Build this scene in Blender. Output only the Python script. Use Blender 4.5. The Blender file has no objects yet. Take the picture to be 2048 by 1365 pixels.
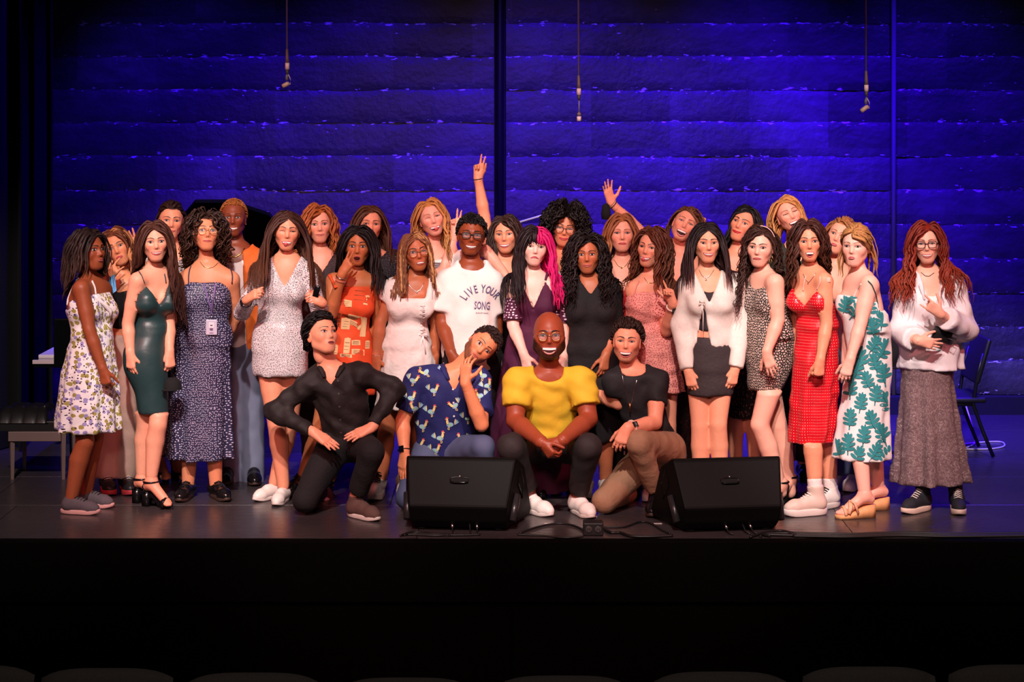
import bpy, math, random
import numpy as np
from mathutils import Vector, Matrix
from mathutils.bvhtree import BVHTree

# ---------------------------------------------------------------- camera, world, lights, exposure
FPX, HZ, CH = 3982.0, 215.0, 2.39          # focal length and horizon of the 2048x1365 frame, eye height over the stage
SC = bpy.context.scene
COL = SC.collection
cam_d = bpy.data.cameras.new('camera')
cam_d.lens = FPX * 36 / 2048
cam_d.sensor_width = 36
cam_d.shift_y = -(682.5 - HZ) / 2048
cam_d.clip_end = 100
cam = bpy.data.objects.new('camera', cam_d)
COL.objects.link(cam)
cam.location = (0, 0, CH)
cam.rotation_euler = (math.pi / 2, 0, 0)
SC.camera = cam

W = bpy.data.worlds.new('dark_house')
SC.world = W
W.use_nodes = True
W.node_tree.nodes['Background'].inputs[0].default_value = (0.35, 0.4, 0.5, 1)
W.node_tree.nodes['Background'].inputs[1].default_value = 0.03

vs = SC.view_settings
vs.view_transform = 'Standard'
vs.look = 'None'
vs.exposure = 0.0
vs.gamma = 1.0
vs.use_curve_mapping = False


def spot(name, loc, aim, power, color, size=0.25, angle=40, blend=0.5):
    l = bpy.data.lights.new(name, 'SPOT')
    l.energy, l.color, l.shadow_soft_size = power, color, size
    l.spot_size, l.spot_blend = math.radians(angle), blend
    o = bpy.data.objects.new(name, l)
    COL.objects.link(o)
    o.location = loc
    o.rotation_euler = (Vector(aim) - Vector(loc)).to_track_quat('-Z', 'Y').to_euler()
    return o


# front-of-house profiles over the stalls (warm white, with red from the sides)
for kx in (-2.7, -0.95, 0.95, 2.7):
    spot('front_light', (kx * 0.75 - 0.5, 3.9, 7.6), (kx, 12.0, 1.0), 3500, (1.0, 0.82, 0.78), 0.12, 20.5, 0.5)
spot('side_light', (-5.6, 6.5, 5.6), (-0.9, 12.1, 0.9), 700, (1.0, 0.12, 0.10), 0.3, 34, 0.7)
spot('side_light', (5.8, 6.5, 5.6), (0.9, 12.1, 0.9), 800, (1.0, 0.16, 0.18), 0.3, 34, 0.7)
spot('low_front_fill', (-0.6, 2.0, 4.2), (0.0, 12.0, 0.9), 1000, (1.0, 0.50, 0.46), 0.4, 31, 0.5)  # added low frontal fill, evens out the light on the faces
# blue wash on the back wall, hung upstage and aimed at its foot
for bx, bp in ((-2.5, 3600), (-1.2, 6000), (0.4, 9600), (1.9, 12200), (3.2, 7000)):
    spot('blue_wash_light', (bx, 12.8, 6.2), (bx, 15.55, -.30), bp, (0.034, 0.0, 1.0), 0.10, 45, 1.0)
spot('seat_fill_light', (0, 2.5, 7.5), (0, 7.2, -0.4), 320, (1.0, 0.85, 0.75), 0.5, 42, 0.8)  # added spot, lifts the stalls seats out of the dark
spot('blue_floor_fill', (4.3, 14.9, 5.4), (3.1, 12.9, 0.0), 1500, (0.05, 0.0, 1.0), 0.15, 40, 0.9)  # added lamp, stands in for the wall's blue reflection on the right floor


# ---------------------------------------------------------------- small maths
def P(px, py, D):
    return np.array([(px - 1024) * D / FPX, D, CH - (py - HZ) * D / FPX])


def nrm(v):
    v = np.asarray(v, float)
    return v / (np.linalg.norm(v) + 1e-9)


def lin(c):
    if isinstance(c, str):
        c = tuple(int(c[i:i + 2], 16) for i in (0, 2, 4))
    o = []
    for v in c[:3]:
        v = v / 255.0
        o.append(v / 12.92 if v <= 0.04045 else ((v + 0.055) / 1.055) ** 2.4)
    return tuple(o)


# ---------------------------------------------------------------- mesh building
BASE = {}


class MB:
    def __init__(s):
        s.V, s.F, s.C, s.U, s.n = [], [], [], [], 0

    def add(s, V, F, mat=0, col=(1, 1, 1), uv=None):
        V = np.asarray(V, float).reshape(-1, 3)
        if len(V) == 0:
            return
        s.V.append(V)
        s.C.append(np.broadcast_to(np.asarray(col, float), (len(V), 3)))
        s.U.append(np.zeros((len(V), 3)) if uv is None else np.asarray(uv, float))
        for f in (F if isinstance(F, list) else [F]):
            f = np.asarray(f, int)
            if len(f):
                s.F.append((f + s.n, mat))
        s.n += len(V)

    def box(s, lo, hi, mat=0, M=None, col=(1, 1, 1)):
        lo, hi = np.asarray(lo, float), np.asarray(hi, float)
        V = np.array([[(lo, hi)[i][0], (lo, hi)[j][1], (lo, hi)[k][2]] for i in (0, 1) for j in (0, 1) for k in (0, 1)])
        if M is not None:
            V = V @ M[0].T + M[1]
        s.add(V, np.array([[0, 1, 3, 2], [4, 6, 7, 5], [0, 4, 5, 1], [2, 3, 7, 6], [0, 2, 6, 4], [1, 5, 7, 3]]), mat, col)

    def tube(s, pts, r, sides=6, mat=0, col=(1, 1, 1), closed=False, flat=1.0, up=None):
        V, F = tube(pts, r, sides, closed, flat, up)
        s.add(V, F, mat, col)

    def build(s, name, mats, parent=None, smooth=True, bevel=0):
        me = bpy.data.meshes.new(name)
        V = np.concatenate(s.V) if s.V else np.zeros((0, 3))
        base = BASE.get(parent.name, np.zeros(3)) if parent is not None else np.zeros(3)
        me.vertices.add(len(V))
        me.vertices.foreach_set('co', (V - base).astype('f4').ravel())
        nl = sum(f.size for f, m in s.F)
        npl = sum(len(f) for f, m in s.F)
        me.loops.add(nl)
        me.loops.foreach_set('vertex_index', np.concatenate([f.ravel() for f, m in s.F]).astype('i4'))
        me.polygons.add(npl)
        tot = np.concatenate([np.full(len(f), f.shape[1]) for f, m in s.F])
        me.polygons.foreach_set('loop_start', (np.cumsum(tot) - tot).astype('i4'))
        me.polygons.foreach_set('material_index', np.concatenate([np.full(len(f), m) for f, m in s.F]).astype('i4'))
        me.polygons.foreach_set('use_smooth', np.full(npl, smooth))
        a = me.attributes.new('Col', 'FLOAT_COLOR', 'POINT')
        C = np.concatenate(s.C)
        a.data.foreach_set('color', np.concatenate([C, np.ones((len(C), 1))], 1).astype('f4').ravel())
        a = me.attributes.new('uvp', 'FLOAT_VECTOR', 'POINT')
        a.data.foreach_set('vector', np.concatenate(s.U).astype('f4').ravel())
        for m in (mats if isinstance(mats, (list, tuple)) else [mats]):
            me.materials.append(m)
        me.update(calc_edges=True)
        o = bpy.data.objects.new(name, me)
        COL.objects.link(o)
        if parent is not None:
            o.parent = parent
            BASE[o.name] = base
        if bevel:
            md = o.modifiers.new('edge', 'BEVEL')
            md.width, md.segments, md.limit_method = bevel, 2, 'ANGLE'
        return o

    def bvh(s):
        V = np.concatenate(s.V)
        return BVHTree.FromPolygons(V.tolist(), [tuple(q) for f, m in s.F for q in f.tolist()])


def thing(name, label, cat, loc=(0, 0, 0), group=None):
    o = bpy.data.objects.new(name, None)
    COL.objects.link(o)
    o.location = [float(v) for v in loc]
    o.empty_display_size = 0.1
    o['label'], o['category'] = label, cat
    if group:
        o['group'] = group
    BASE[o.name] = np.array(loc, float)
    return o


def tag(o, label, cat, group=None):
    o['label'], o['category'] = label, cat
    if group:
        o['group'] = group
    return o


def struct(o):
    o['kind'] = 'structure'
    return o


def tube(pts, r, sides=6, closed=False, flat=1.0, up=None):
    p = np.asarray(pts, float)
    n = len(p)
    r = np.broadcast_to(np.asarray(r, float), (n,))
    if closed:
        t = np.roll(p, -1, 0) - np.roll(p, 1, 0)
    else:
        t = np.gradient(p, axis=0)
    t /= np.linalg.norm(t, axis=1, keepdims=True) + 1e-9
    u = np.array(up if up is not None else ((0, 0, 1) if abs(t[:, 2]).mean() < 0.8 else (0.3, 1, 0)), float)
    b = np.cross(t, u)
    b /= np.linalg.norm(b, axis=1, keepdims=True) + 1e-9
    c = np.cross(b, t)
    a = np.linspace(0, 2 * np.pi, sides, endpoint=False)
    V = p[:, None] + r[:, None, None] * (np.cos(a)[None, :, None] * b[:, None] + flat * np.sin(a)[None, :, None] * c[:, None])
    V = V.reshape(-1, 3)
    m = n if closed else n - 1
    i = np.arange(m)[:, None]
    j = np.arange(sides)[None, :]
    i2, j2 = (i + 1) % n, (j + 1) % sides
    F = [np.stack([i * sides + j, i * sides + j2, i2 * sides + j2, i2 * sides + j], -1).reshape(-1, 4)]
    if not closed and sides >= 3:
        V = np.concatenate([V, p[[0, -1]]])
        e = n * sides
        jj = np.arange(sides)
        F.append(np.stack([(jj + 1) % sides, jj, np.full(sides, e)], -1))
        F.append(np.stack([(n - 1) * sides + jj, (n - 1) * sides + (jj + 1) % sides, np.full(sides, e + 1)], -1))
    return V, F


def lathe(prof, sides=16, axis_o=(0, 0, 0), R=None):
    p = np.asarray(prof, float)
    a = np.linspace(0, 2 * np.pi, sides, endpoint=False)
    V = np.stack([p[:, 0][:, None] * np.cos(a), p[:, 0][:, None] * np.sin(a), np.repeat(p[:, 1][:, None], sides, 1)], -1).reshape(-1, 3)
    if R is not None:
        V = V @ np.asarray(R).T
    V = V + np.asarray(axis_o)
    n = len(p)
    i = np.arange(n - 1)[:, None]
    j = np.arange(sides)[None, :]
    j2 = (j + 1) % sides
    F = np.stack([i * sides + j, i * sides + j2, (i + 1) * sides + j2, (i + 1) * sides + j], -1).reshape(-1, 4)
    return V, F


# ---------------------------------------------------------------- implicit surfaces (bodies, garments, shoes)
def cone(a, b, ra, rb=None, k=0.02, cut=None):
    return ('c', np.asarray(a, float), np.asarray(b, float), ra, ra if rb is None else rb, k, cut)


def stack(lv, ang, k=0.03, folds=None, inf=0.0):
    lv = np.array(sorted([tuple(l) for l in lv]), float)
    zz = np.linspace(lv[0, 0], lv[-1, 0], 72)
    out = [zz]
    for c in range(1, 5):
        y = np.interp(zz, lv[:, 0], lv[:, c])
        yp = np.pad(y, 4, mode='reflect', reflect_type='odd')
        y = np.convolve(yp, np.ones(9) / 9, 'valid')
        out.append(y + (inf if c > 2 else 0))
    return ('s', out, math.cos(ang), math.sin(ang), k, folds)


def pbounds(p):
    if p[0] == 'c':
        r = max(p[3], p[4])
        return np.minimum(p[1], p[2]) - r, np.maximum(p[1], p[2]) + r
    z, cx, cy, rx, ry = p[1]
    r = np.maximum(rx, ry) * 1.06 + (p[5][1] * 1.5 if p[5] else 0)
    return np.array([(cx - r).min(), (cy - r).min(), z[0]]), np.array([(cx + r).max(), (cy + r).max(), z[-1]])


def pev(p, X, Y, Z):
    if p[0] == 'c':
        _, a, b, ra, rb, k, cut = p
        ba = b - a
        L2 = float(ba @ ba) + 1e-12
        dx, dy, dz = X - a[0], Y - a[1], Z - a[2]
        t = np.clip((dx * ba[0] + dy * ba[1] + dz * ba[2]) / L2, 0, 1)
        d = np.sqrt((dx - t * ba[0]) ** 2 + (dy - t * ba[1]) ** 2 + (dz - t * ba[2]) ** 2) - (ra + t * (rb - ra))
        if cut is not None:
            c, n = cut
            d = np.maximum(d, (X - c[0]) * n[0] + (Y - c[1]) * n[1] + (Z - c[2]) * n[2])
        return d
    _, (z, cx, cy, rx, ry), ca, sa, k, folds = p
    Zs = Z
    CX, CY, RX, RY = (np.interp(Zs, z, q).astype('f4') for q in (cx, cy, rx, ry))
    dx, dy = X - CX, Y - CY
    u, v = dx * ca + dy * sa, -dx * sa + dy * ca
    q = np.sqrt((u / RX) ** 2 + (v / RY) ** 2) + 1e-6
    d = (q - 1) * np.minimum(RX, RY)
    if folds:
        n, amp, ph, z0, z1 = folds
        th = np.arctan2(v / RY, u / RX)
        w = np.clip((Zs - z0) / (z1 - z0 + 1e-9), 0, 1)
        d = d - amp * w * (np.cos(n * th + ph) * 0.6 + 0.4 * np.cos((n * 1.618 // 1) * th + 2.1 * ph))
    return np.maximum(d, np.maximum(Zs - z[-1], z[0] - Zs))


def smin(a, b, k):
    h = np.maximum(k - np.abs(a - b), 0) / k
    return np.minimum(a, b) - h * h * k * 0.25


def sdf_pts(prims, pts):
    X, Y, Z = pts[..., 0], pts[..., 1], pts[..., 2]
    d = None
    for p in prims:
        e = pev(p, X, Y, Z)
        d = e if d is None else smin(d, e, p[5] if p[0] == 'c' else p[4])
    return d


def volume(prims, h, cuts=(), wr=0.0, seed=0, wdir=(1, 1, 1)):
    bs = [pbounds(p) for p in prims]
    lo = np.min([b[0] for b in bs], 0) - 3 * h
    hi = np.max([b[1] for b in bs], 0) + 3 * h
    n = np.ceil((hi - lo) / h).astype(int) + 1
    ax = [(lo[i] + h * np.arange(n[i])).astype('f4') for i in range(3)]
    F = np.full(n, 9.0, 'f4')
    for p, b in zip(prims, bs):
        k = p[5] if p[0] == 'c' else p[4]
        m = k + 2.5 * h
        i0 = np.maximum(((b[0] - m - lo) / h).astype(int), 0)
        i1 = np.minimum(((b[1] + m - lo) / h).astype(int) + 2, n)
        sl = tuple(slice(i0[i], i1[i]) for i in range(3))
        d = pev(p, ax[0][sl[0]][:, None, None], ax[1][sl[1]][None, :, None], ax[2][sl[2]][None, None, :])
        F[sl] = smin(F[sl], d.astype('f4'), k)
    X, Y, Z = ax[0][:, None, None], ax[1][None, :, None], ax[2][None, None, :]
    if wr:
        r = np.random.RandomState(seed)
        w = 0
        for i in range(5):
            f = r.uniform(-1, 1, 3) * np.array(wdir) * 55
            g = r.uniform(-1, 1, 3) * 22
            w = w + np.sin(f[0] * X + f[1] * Y + f[2] * Z + r.rand() * 6) * np.sin(g[0] * X + g[1] * Y + g[2] * Z + r.rand() * 6)
        F = F + (wr * 0.5) * w.astype('f4')
    for c in cuts:
        F = np.maximum(F, c(X, Y, Z).astype('f4'))
    F[[0, -1]] = np.maximum(F[[0, -1]], h)
    F[:, [0, -1]] = np.maximum(F[:, [0, -1]], h)
    F[:, :, [0, -1]] = np.maximum(F[:, :, [0, -1]], h)
    return nets(F, lo, h)


CORN = np.array([[i, j, k] for i in (0, 1) for j in (0, 1) for k in (0, 1)])
EDGE = [(a, b) for a in range(8) for b in range(a + 1, 8) if abs(CORN[a] - CORN[b]).sum() == 1]


def nets(F, lo, h):
    S = F < 0
    c = np.zeros([q - 1 for q in F.shape], 'i1')
    for i, j, k in CORN:
        c += S[i:S.shape[0] - 1 + i, j:S.shape[1] - 1 + j, k:S.shape[2] - 1 + k]
    act = (c > 0) & (c < 8)
    ijk = np.argwhere(act)
    idx = np.full(act.shape, -1, 'i4')
    idx[act] = np.arange(len(ijk))
    val = np.stack([F[ijk[:, 0] + o[0], ijk[:, 1] + o[1], ijk[:, 2] + o[2]] for o in CORN], 1)
    acc = np.zeros((len(ijk), 3))
    cnt = np.zeros(len(ijk))
    for a, b in EDGE:
        va, vb = val[:, a], val[:, b]
        m = (va < 0) != (vb < 0)
        t = np.where(m, va / np.where(m, va - vb, 1), 0)
        acc += m[:, None] * (CORN[a] + t[:, None] * (CORN[b] - CORN[a]))
        cnt += m
    V = lo + h * (ijk + acc / cnt[:, None])
    quads = []
    for axn in range(3):
        o1, o2 = (axn + 1) % 3, (axn + 2) % 3
        sl0 = [slice(1, -1)] * 3
        sl0[axn] = slice(0, -1)
        sl1 = list(sl0)
        sl1[axn] = slice(1, None)
        A, B = S[tuple(sl0)], S[tuple(sl1)]
        e = np.argwhere(A != B)
        if not len(e):
            continue
        e[:, o1] += 1
        e[:, o2] += 1
        s = S[e[:, 0], e[:, 1], e[:, 2]]

        def cell(d1, d2):
            q = e.copy()
            q[:, o1] += d1
            q[:, o2] += d2
            return idx[q[:, 0], q[:, 1], q[:, 2]]
        q = np.stack([cell(-1, -1), cell(0, -1), cell(0, 0), cell(-1, 0)], 1)
        q[~s] = q[~s][:, ::-1]
        quads.append(q)
    Q = np.concatenate(quads) if quads else np.zeros((0, 4), int)
    return V, Q[(Q >= 0).all(1)]


# ---------------------------------------------------------------- materials
MATS = {}


class NT:
    def __init__(s, name):
        s.m = bpy.data.materials.new(name)
        s.m.use_nodes = True
        s.t = s.m.node_tree
        s.b = s.t.nodes['Principled BSDF']

    def n(s, typ, **kw):
        nd = s.t.nodes.new(typ)
        for k, v in kw.items():
            if k == 'i':
                for a, b in v.items():
                    if isinstance(b, bpy.types.NodeSocket):
                        s.t.links.new(b, nd.inputs[a])
                    else:
                        nd.inputs[a].default_value = b
            else:
                setattr(nd, k, v)
        return nd

    def math(s, op, a, b=0.0):
        return s.n('ShaderNodeMath', operation=op, i={0: a, 1: b}).outputs[0]

    def mix(s, f, a, b):
        nd = s.n('ShaderNodeMix', data_type='RGBA')
        for sock, v in ((nd.inputs[0], f), (nd.inputs[6], a), (nd.inputs[7], b)):
            if isinstance(v, bpy.types.NodeSocket):
                s.t.links.new(v, sock)
            else:
                sock.default_value = v if not isinstance(v, tuple) else (*v[:3], 1)
        return nd.outputs[2]

    def link(s, a, b):
        s.t.links.new(a, s.b.inputs[b] if isinstance(b, str) else b)

    def bump(s, h, st=0.2, d=0.01):
        nd = s.n('ShaderNodeBump', i={'Strength': st, 'Distance': d, 'Height': h})
        s.link(nd.outputs[0], 'Normal')

    def att(s, name='uvp'):
        nd = s.n('ShaderNodeAttribute', attribute_name=name)
        return nd.outputs['Color' if name == 'Col' else 'Vector']


def plain(name, c, rough=0.6, metal=0.0, spec=0.4, noise=0.0, nscale=30, emit=None, coat=0.0):
    key = ('p', name, c)
    if key in MATS:
        return MATS[key]
    t = NT(name)
    c = lin(c)
    t.b.inputs['Base Color'].default_value = (*c, 1)
    t.b.inputs['Roughness'].default_value = rough
    t.b.inputs['Metallic'].default_value = metal
    t.b.inputs['Specular IOR Level'].default_value = spec
    t.b.inputs['Coat Weight'].default_value = coat
    if noise:
        co = t.n('ShaderNodeTexCoord').outputs['Object']
        nz = t.n('ShaderNodeTexNoise', i={'Vector': co, 'Scale': nscale, 'Detail': 4.0}).outputs[0]
        t.link(t.mix(nz, tuple(v * (1 - noise) for v in c), tuple(min(1, v * (1 + noise)) for v in c)), 'Base Color')
        t.bump(nz, 0.15, 0.004)
    if emit:
        t.b.inputs['Emission Color'].default_value = (*lin(emit[0]), 1)
        t.b.inputs['Emission Strength'].default_value = emit[1]
    MATS[key] = t.m
    return t.m


def skin_mat():
    if 'skin' in MATS:
        return MATS['skin']
    t = NT('skin')
    co = t.n('ShaderNodeTexCoord').outputs['Object']
    nz = t.n('ShaderNodeTexNoise', i={'Vector': co, 'Scale': 60.0, 'Detail': 3.0}).outputs[0]
    a = t.att('Col')
    dk = t.n('ShaderNodeHueSaturation', i={'Value': 0.9, 'Saturation': 1.05, 'Color': a}).outputs[0]
    t.link(t.mix(nz, dk, a), 'Base Color')
    t.b.inputs['Roughness'].default_value = 0.48
    t.b.inputs['Specular IOR Level'].default_value = 0.35
    t.bump(nz, 0.06, 0.002)
    MATS['skin'] = t.m
    return t.m


def hair_mat():
    if 'hair' in MATS:
        return MATS['hair']
    t = NT('hair')
    a = t.att('Col')
    u = t.att('uvp')
    nz = t.n('ShaderNodeTexNoise', i={'Vector': u, 'Scale': 1.0, 'Detail': 2.0}).outputs[0]
    dk = t.n('ShaderNodeHueSaturation', i={'Value': 0.55, 'Color': a}).outputs[0]
    lt = t.n('ShaderNodeHueSaturation', i={'Value': 1.35, 'Color': a}).outputs[0]
    t.link(t.mix(nz, dk, lt), 'Base Color')
    t.b.inputs['Roughness'].default_value = 0.5
    t.b.inputs['Specular IOR Level'].default_value = 0.28
    t.bump(nz, 0.5, 0.004)
    MATS['hair'] = t.m
    return t.m


def vcol_mat(name='print', rough=0.8):
    if name in MATS:
        return MATS[name]
    t = NT(name)
    t.link(t.att('Col'), 'Base Color')
    t.b.inputs['Roughness'].default_value = rough
    MATS[name] = t.m
    return t.m


def fab(name, c, kind='plain', c2=(255, 255, 255), sc=60.0, thr=0.3, rnd=0.6, rough=0.75, sheen=0.0, metal=0.0, bump=0.35, bs=40.0, c3=(60, 60, 60)):
    key = ('f', name, c, kind)
    if key in MATS:
        return MATS[key]
    t = NT(name)
    u = t.att()
    co = t.n('ShaderNodeTexCoord').outputs['Object']
    base, l2, l3 = lin(c), lin(c2), lin(c3)
    nz = t.n('ShaderNodeTexNoise', i={'Vector': co, 'Scale': bs, 'Detail': 3.0, 'Distortion': 0.6}).outputs[0]
    base_c = t.mix(nz, tuple(v * 0.88 for v in base), tuple(min(1, v * 1.06) for v in base))
    out = base_c
    t.b.inputs['Metallic'].default_value = metal

    def vor(scale, rn, feat='F1', vec=u):
        nd = t.n('ShaderNodeTexVoronoi', voronoi_dimensions='2D', feature=feat)
        nd.inputs['Scale'].default_value = scale
        nd.inputs['Randomness'].default_value = rn
        t.t.links.new(vec, nd.inputs['Vector'])
        return nd

    def warp(s, amt):
        w = t.n('ShaderNodeTexNoise', i={'Vector': u, 'Scale': s, 'Detail': 2.0}).outputs['Color']
        w = t.n('ShaderNodeVectorMath', operation='SUBTRACT', i={0: w, 1: (0.5, 0.5, 0.5)}).outputs[0]
        sca = t.n('ShaderNodeVectorMath', operation='SCALE', i={0: w})
        sca.inputs['Scale'].default_value = amt
        return t.n('ShaderNodeVectorMath', operation='ADD', i={0: u, 1: sca.outputs[0]}).outputs[0]
    if kind in ('dots', 'rhine', 'glitter'):
        m = t.math('LESS_THAN', vor(sc, rnd).outputs['Distance'], thr)
        out = t.mix(m, base_c, l2)
        if kind == 'rhine':
            t.link(t.math('MULTIPLY', m, 0.5), 'Metallic')
        if kind == 'glitter':
            v = vor(sc * 0.55, 1.0)
            sp = t.math('LESS_THAN', v.outputs['Distance'], 0.16)
            t.link(t.math('MULTIPLY', sp, 0.9), 'Metallic')
            t.link(t.math('SUBTRACT', 0.6, t.math('MULTIPLY', sp, 0.42)), 'Roughness')
    elif kind == 'blotch':
        w = warp(sc * 1.3, 0.35 / sc)
        m = t.math('GREATER_THAN', vor(sc, 0.9, 'DISTANCE_TO_EDGE', w).outputs['Distance'], thr)
        v = t.math('GREATER_THAN', vor(sc, 0.9, 'F1', w).outputs['Distance'], 0.12)
        out = t.mix(t.math('MULTIPLY', m, v), base_c, l2)
    elif kind == 'floral':
        w = warp(70.0, 0.012)
        v = vor(sc, 1.0, 'F1', w)
        rc = t.n('ShaderNodeSeparateColor', i={0: v.outputs['Color']}).outputs
        m1 = t.math('MULTIPLY', t.math('LESS_THAN', v.outputs['Distance'], 0.40), t.math('GREATER_THAN', rc[0], 0.52))
        m2 = t.math('MULTIPLY', t.math('LESS_THAN', v.outputs['Distance'], 0.36), t.math('LESS_THAN', rc[0], 0.40))
        m3 = t.math('MULTIPLY', t.math('LESS_THAN', vor(sc * 1.45, 1.0, 'F1', warp(90.0, 0.01)).outputs['Distance'], 0.20), t.math('GREATER_THAN', rc[1], 0.35))
        out = t.mix(m1, base_c, l2)
        out = t.mix(m2, out, l3)
        out = t.mix(m3, out, lin((45, 30, 45)))
    elif kind == 'scribble':
        d = t.n('ShaderNodeTexNoise', i={'Vector': u, 'Scale': sc, 'Detail': 1.0, 'Distortion': 2.5}).outputs[0]
        g = t.n('ShaderNodeTexNoise', i={'Vector': u, 'Scale': sc * 0.9, 'Detail': 2.0}).outputs[0]
        m = t.math('MULTIPLY', t.math('LESS_THAN', t.math('ABSOLUTE', t.math('SUBTRACT', d, 0.5)), thr), t.math('GREATER_THAN', g, 0.46))
        out = t.mix(m, base_c, l2)
    elif kind == 'jean':
        g = t.n('ShaderNodeTexNoise', i={'Vector': co, 'Scale': 6.0, 'Detail': 3.0}).outputs[0]
        out = t.mix(g, base_c, l2)
    t.link(out, 'Base Color')
    if kind != 'glitter':
        t.b.inputs['Roughness'].default_value = rough
    t.b.inputs['Sheen Weight'].default_value = sheen
    t.b.inputs['Specular IOR Level'].default_value = 0.3 if rough > 0.5 else 0.5
    t.bump(nz, bump, 0.01)
    MATS[key] = t.m
    return t.m
# ---------------------------------------------------------------- heads
def rot(axis, deg):
    return np.array(Matrix.Rotation(math.radians(deg), 3, axis))


def head_rot(yaw, pitch, roll):
    return rot('Y', roll) @ rot('Z', yaw) @ rot('X', -pitch)


def ell(p, c, r):
    q = (p - np.array(c)) / np.array(r)
    l = np.sqrt((q ** 2).sum(-1)) + 1e-9
    g = np.sqrt(((q / np.array(r)) ** 2).sum(-1)) + 1e-9
    return l * (l - 1) / g


def cap(p, a, b, ra, rb):
    a, b = np.array(a), np.array(b)
    ba = b - a
    t = np.clip(((p - a) @ ba) / (ba @ ba + 1e-12), 0, 1)
    return np.sqrt(((p - a - t[..., None] * ba) ** 2).sum(-1)) - (ra + t * (rb - ra))


def smax(a, b, k):
    return -smin(-a, -b, k)


def head_sdf(p, q):
    j, fw, sm, nl, male = q['jaw'], q['fw'], q['smile'], q['nose'], q['male']
    cl = q['chin']
    p = p.copy()
    x = np.abs(p[..., 0])
    p2 = np.stack([x, p[..., 1], p[..., 2]], -1)
    d = ell(p, (0, .012, .03), (.0765, .0985, .088))
    d = smin(d, ell(p, (0, -.026, -.024), (.0605 * fw, .066, .078)), .04)
    d = smin(d, cap(p2, (0, -.067, -.0945 - cl), (.009 * j, -.065, -.0935 - cl), .0190, .0175), .035)
    d = smin(d, cap(p2, (.042 * j, -.006, -.054 - .006 * male), (.017 * j, -.050, -.089), .018, .015), .035)
    d = smin(d, cap(p2, (.036 * fw, -.058, -.022 + .006 * sm), (.040 * fw, -.050, -.020), .022 + .004 * max(sm, 0), .02), .025)
    d = smin(d, cap(p2, (.010, -.084, .021), (.036, -.074, .024), .010 + .002 * male, .008), .02)
    d = smax(d, -(np.sqrt((((p2 - np.array((.032, -.104, .003))) / np.array((1.25, 1, .85))) ** 2).sum(-1)) - .018), .012)
    d = smin(d, cap(p, (0, -.083, .012), (0, -.101 * nl, -.026), .0072, .0112), .010)
    d = smin(d, cap(p2, (.0105, -.092, -.031), (.0115, -.086, -.030), .0075, .007), .007)
    d = smin(d, ell(p, (0, -.070, -.060), (.032, .026, .026)), .02)
    d = smin(d, ell(p, (0, .034, -.10), (.040, .042, .06)), .025)
    return d


NPH, NTH = 80, 66
_s = np.linspace(-1, 1, NPH, endpoint=False)
_ph = math.pi * (0.5 * _s + 0.5 * _s ** 3)
_t = np.linspace(0.02, 0.985, NTH)
_th = math.pi * _t
HD = np.stack([np.sin(_th)[:, None] * np.sin(_ph)[None], -np.sin(_th)[:, None] * np.cos(_ph)[None], np.repeat(np.cos(_th)[:, None], NPH, 1)], -1)
HO = np.array([0, -.012, -.012])
_i = np.arange(NTH - 1)[:, None]
_j = np.arange(NPH)[None]
HF = np.stack([_i * NPH + _j, (_i + 1) * NPH + _j, (_i + 1) * NPH + (_j + 1) % NPH, _i * NPH + (_j + 1) % NPH], -1).reshape(-1, 4)
HCAP = [np.stack([np.full(NPH, NTH * NPH), _j[0], (_j[0] + 1) % NPH], -1), np.stack([np.full(NPH, NTH * NPH + 1), (NTH - 1) * NPH + (_j[0] + 1) % NPH, (NTH - 1) * NPH + _j[0]], -1)]


def hairline(V, q):
    hl = np.interp(V[:, 1], [-.1, -.062, -.035, .0, .03, .08, .12], np.array([.072, .068, .046, .012, -.035, -.07, -.07]) + q.get('hl', 0))
    return V[:, 2] - hl - .010 * np.clip(np.abs(V[:, 0]) / .05, 0, 1) * (V[:, 1] < -.05)


FACE = dict(jaw=1.0, fw=1.0, smile=0.3, nose=1.0, male=0, chin=0.0, eye=1.0, slant=0.0, brow=(40, 26, 22), browh=0.0, browt=1.0, lip=(190, 80, 80), lipw=1.0,
            mo=0.0, teeth=0, tongue=0, iris=(50, 32, 24), close=(0, 0), frown=0, mx=0.0, mw=1.0, beard=0, bcol=(30, 20, 18), hl=0.0, gaze=(0, 0), lash=1.0, pout=0)


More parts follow.
